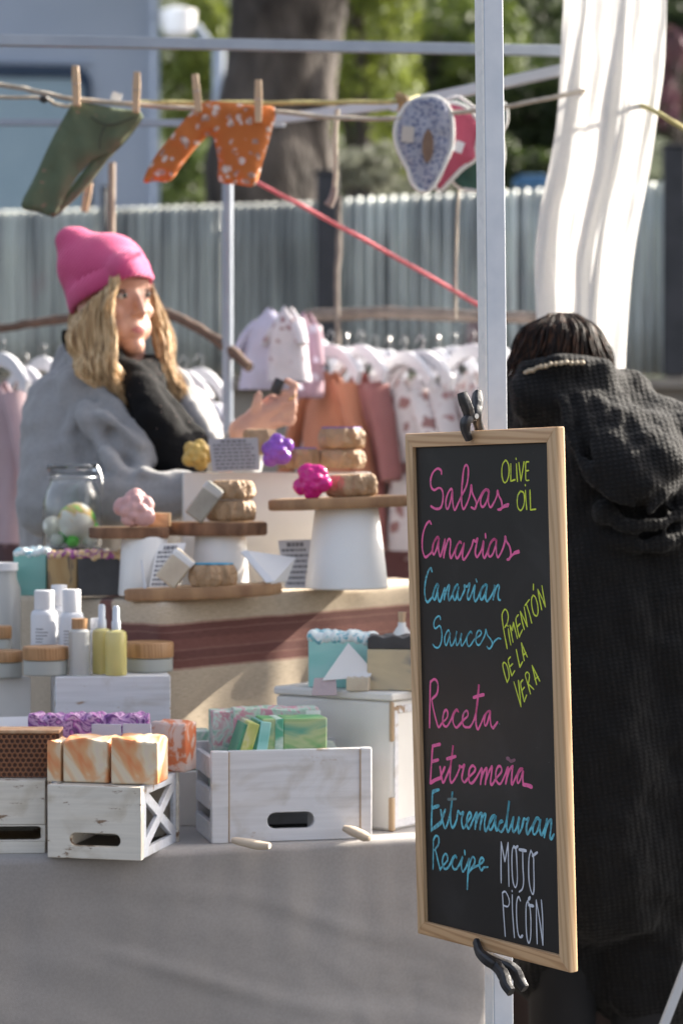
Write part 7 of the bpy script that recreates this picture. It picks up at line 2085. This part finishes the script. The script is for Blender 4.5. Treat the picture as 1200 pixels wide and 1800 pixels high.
for sg in (-1, 1):
    hp = Bp(1060, 1330, .08) + V(.08 * sg, 0, -.02); kn = V(hp.x, hp.y + .02, .42); an = V(hp.x, hp.y - .02, .08)
    acaps(bm2, hp, kn, .10, .075); acaps(bm2, kn, V(an.x, an.y, .11), .075, .062)
organic(bm2, 'trousers', mat('black_trousers', (.006, .006, .007), (.009, .009, .010), rough=.9), man, voxel=.01, smooth=3)
for sg in (-1, 1):
    bm2 = NB(); hp = Bp(1060, 1330, .08) + V(.08 * sg, 0, -.02); an = V(hp.x, hp.y - .02, .08)
    acaps(bm2, V(an.x, an.y - .035, .055), V(an.x, an.y + .155, .045), .052, .042); acaps(bm2, V(an.x, an.y, .16), V(an.x, an.y, .06), .058, .05)
    organic(bm2, 'boot', mat('dark_brown_boot', (.02, .013, .010), (.014, .009, .007), rough=.5), man, voxel=.008, smooth=3)
q = crom([Bp(*p) for p in [(908, 676, .02), (948, 654, -.05), (1000, 646, -.065), (1050, 652, -.03), (1082, 672, .02)]], 5)
for a, b in zip(q, q[1:]): acaps(bm, a, b, .024, .024, 10)
for px_ in (930, 960, 990, 1020, 1050): acaps(bm, Bp(px_, 660, -.035), Bp(px_, 700, -.045), .034, .05)
# draped hood: hanging folds between the shoulders
hood = [[(985, 700, -.10), (1010, 790, -.15), (1060, 860, -.185), (1110, 888, -.19)],
        [(1020, 698, -.09), (1045, 780, -.16), (1075, 840, -.19), (1120, 870, -.20)],
        [(1050, 690, -.08), (1070, 770, -.16), (1095, 830, -.20), (1130, 862, -.21)],
        [(1078, 690, -.07), (1092, 760, -.15), (1108, 820, -.20), (1142, 856, -.21)],
        [(1104, 694, -.06), (1116, 760, -.14), (1126, 812, -.19), (1152, 850, -.20)],
        [(1190, 770, -.09), (1186, 830, -.14), (1170, 870, -.18), (1140, 900, -.19)],
        [(1165, 745, -.08), (1166, 800, -.13), (1158, 840, -.175), (1140, 870, -.19)]]
for row in hood:
    q = crom([Bp(*p) for p in row], 5)
    for a, b in zip(q, q[1:]): acaps(bm, a, b, .011, .011, 8)
aell(bm, Bp(1110, 790, -.07), (.100, .085, .092), None, 3); aell(bm, Bp(1140, 812, -.115), (.075, .075, .085), None, 3); aell(bm, Bp(1060, 780, -.06), (.075, .07, .085), None, 3); aell(bm, Bp(1028, 800, -.055), (.065, .085, .10), None, 3); aell(bm, Bp(1185, 800, -.03), (.06, .08, .09), None, 3)
for row in ([(1060, 900, -.13), (1110, 925, -.15), (1170, 915, -.14), (1220, 890, -.1)], [(1080, 945, -.11), (1130, 962, -.13), (1200, 945, -.11)]):
    q = crom([Bp(*p) for p in row], 5)
    for a, b in zip(q, q[1:]): acaps(bm, a, b, .016, .016, 8)
organic(bm, 'coat', blackknit(), man, voxel=.009, smooth=4, lump=.013, lscale=11)
M_bhair = hairmat('dark_brown_hair', (.006, .0045, .004), (.014, .008, .006), (.10, .042, .020))
bm = NB(); rng = random.Random(9)
crown = Bp(985, 572, .05)
for i in range(1700):
    a = rng.uniform(0, 2 * math.pi); rr_ = rng.uniform(.55, 1.0)
    dx, dy = math.cos(a) * rr_, math.sin(a) * rr_
    top = Bp(988, 556, .05) + V(dx * .030, dy * .03, rng.uniform(-.008, .006))
    m1 = Bp(986, 588, .05) + V(dx * .078, dy * .09, rng.uniform(-.01, .012))
    m2 = Bp(984, 628, .05) + V(dx * .101, dy * .10, rng.uniform(-.012, .012))
    tip = Bp(982 + 6 * dx, 662, .05) + V(dx * .102, dy * .088, rng.uniform(-.016, .012) + .012 * max(0, -dy))
    lock(bm, [top, m1, m2, tip], rng.uniform(.0012, .0024), .004, a * 2 + rng.uniform(-.5, .5), k=15, n=5)
aell(bm, Bp(985, 618, .055), (.078, .092, .070), None, 3); aell(bm, Bp(983, 645, .055), (.090, .095, .05), None, 3)
for i in range(0):    # stray wisps
    a = rng.uniform(R(20), R(160)); p = Bp(985, 590, .03) + V(math.cos(a) * .075, -.03, math.sin(a) * .04)
    lock(bm, [p, p + V(math.cos(a) * .02 + rng.gauss(0, .01), 0, .014 + rng.gauss(0, .006)), p + V(math.cos(a) * .045 + rng.gauss(0, .014), 0, .008 + rng.gauss(0, .012))], .0008, .002, rng.uniform(0, 6), k=10, n=4)
fin(bm, 'hair', M_bhair, man, world=True, angle=180, normals=False)
M_bhair.node_tree.nodes['Principled BSDF'].inputs['Roughness'].default_value = .62
M_bhair.node_tree.nodes['Principled BSDF'].inputs['Specular IOR Level'].default_value = .2
bm = NB()
beads = crom([Bp(924, 655, -.065), Bp(950, 645, -.092), Bp(985, 638, -.094), Bp(1022, 638, -.090)], 4)
for i, p in enumerate(beads): aell(bm, p + V(0, 0, .001 * math.sin(i * 2.3)), (.0052 + .001 * math.sin(i * 1.7), .005, .0048), None, 2)
atube(bm, beads, .0010, 6)
fin(bm, 'bead_collar', mat('beige_beads', (.50, .42, .30), (.40, .32, .22), scale=90, rough=.5), man, world=True)
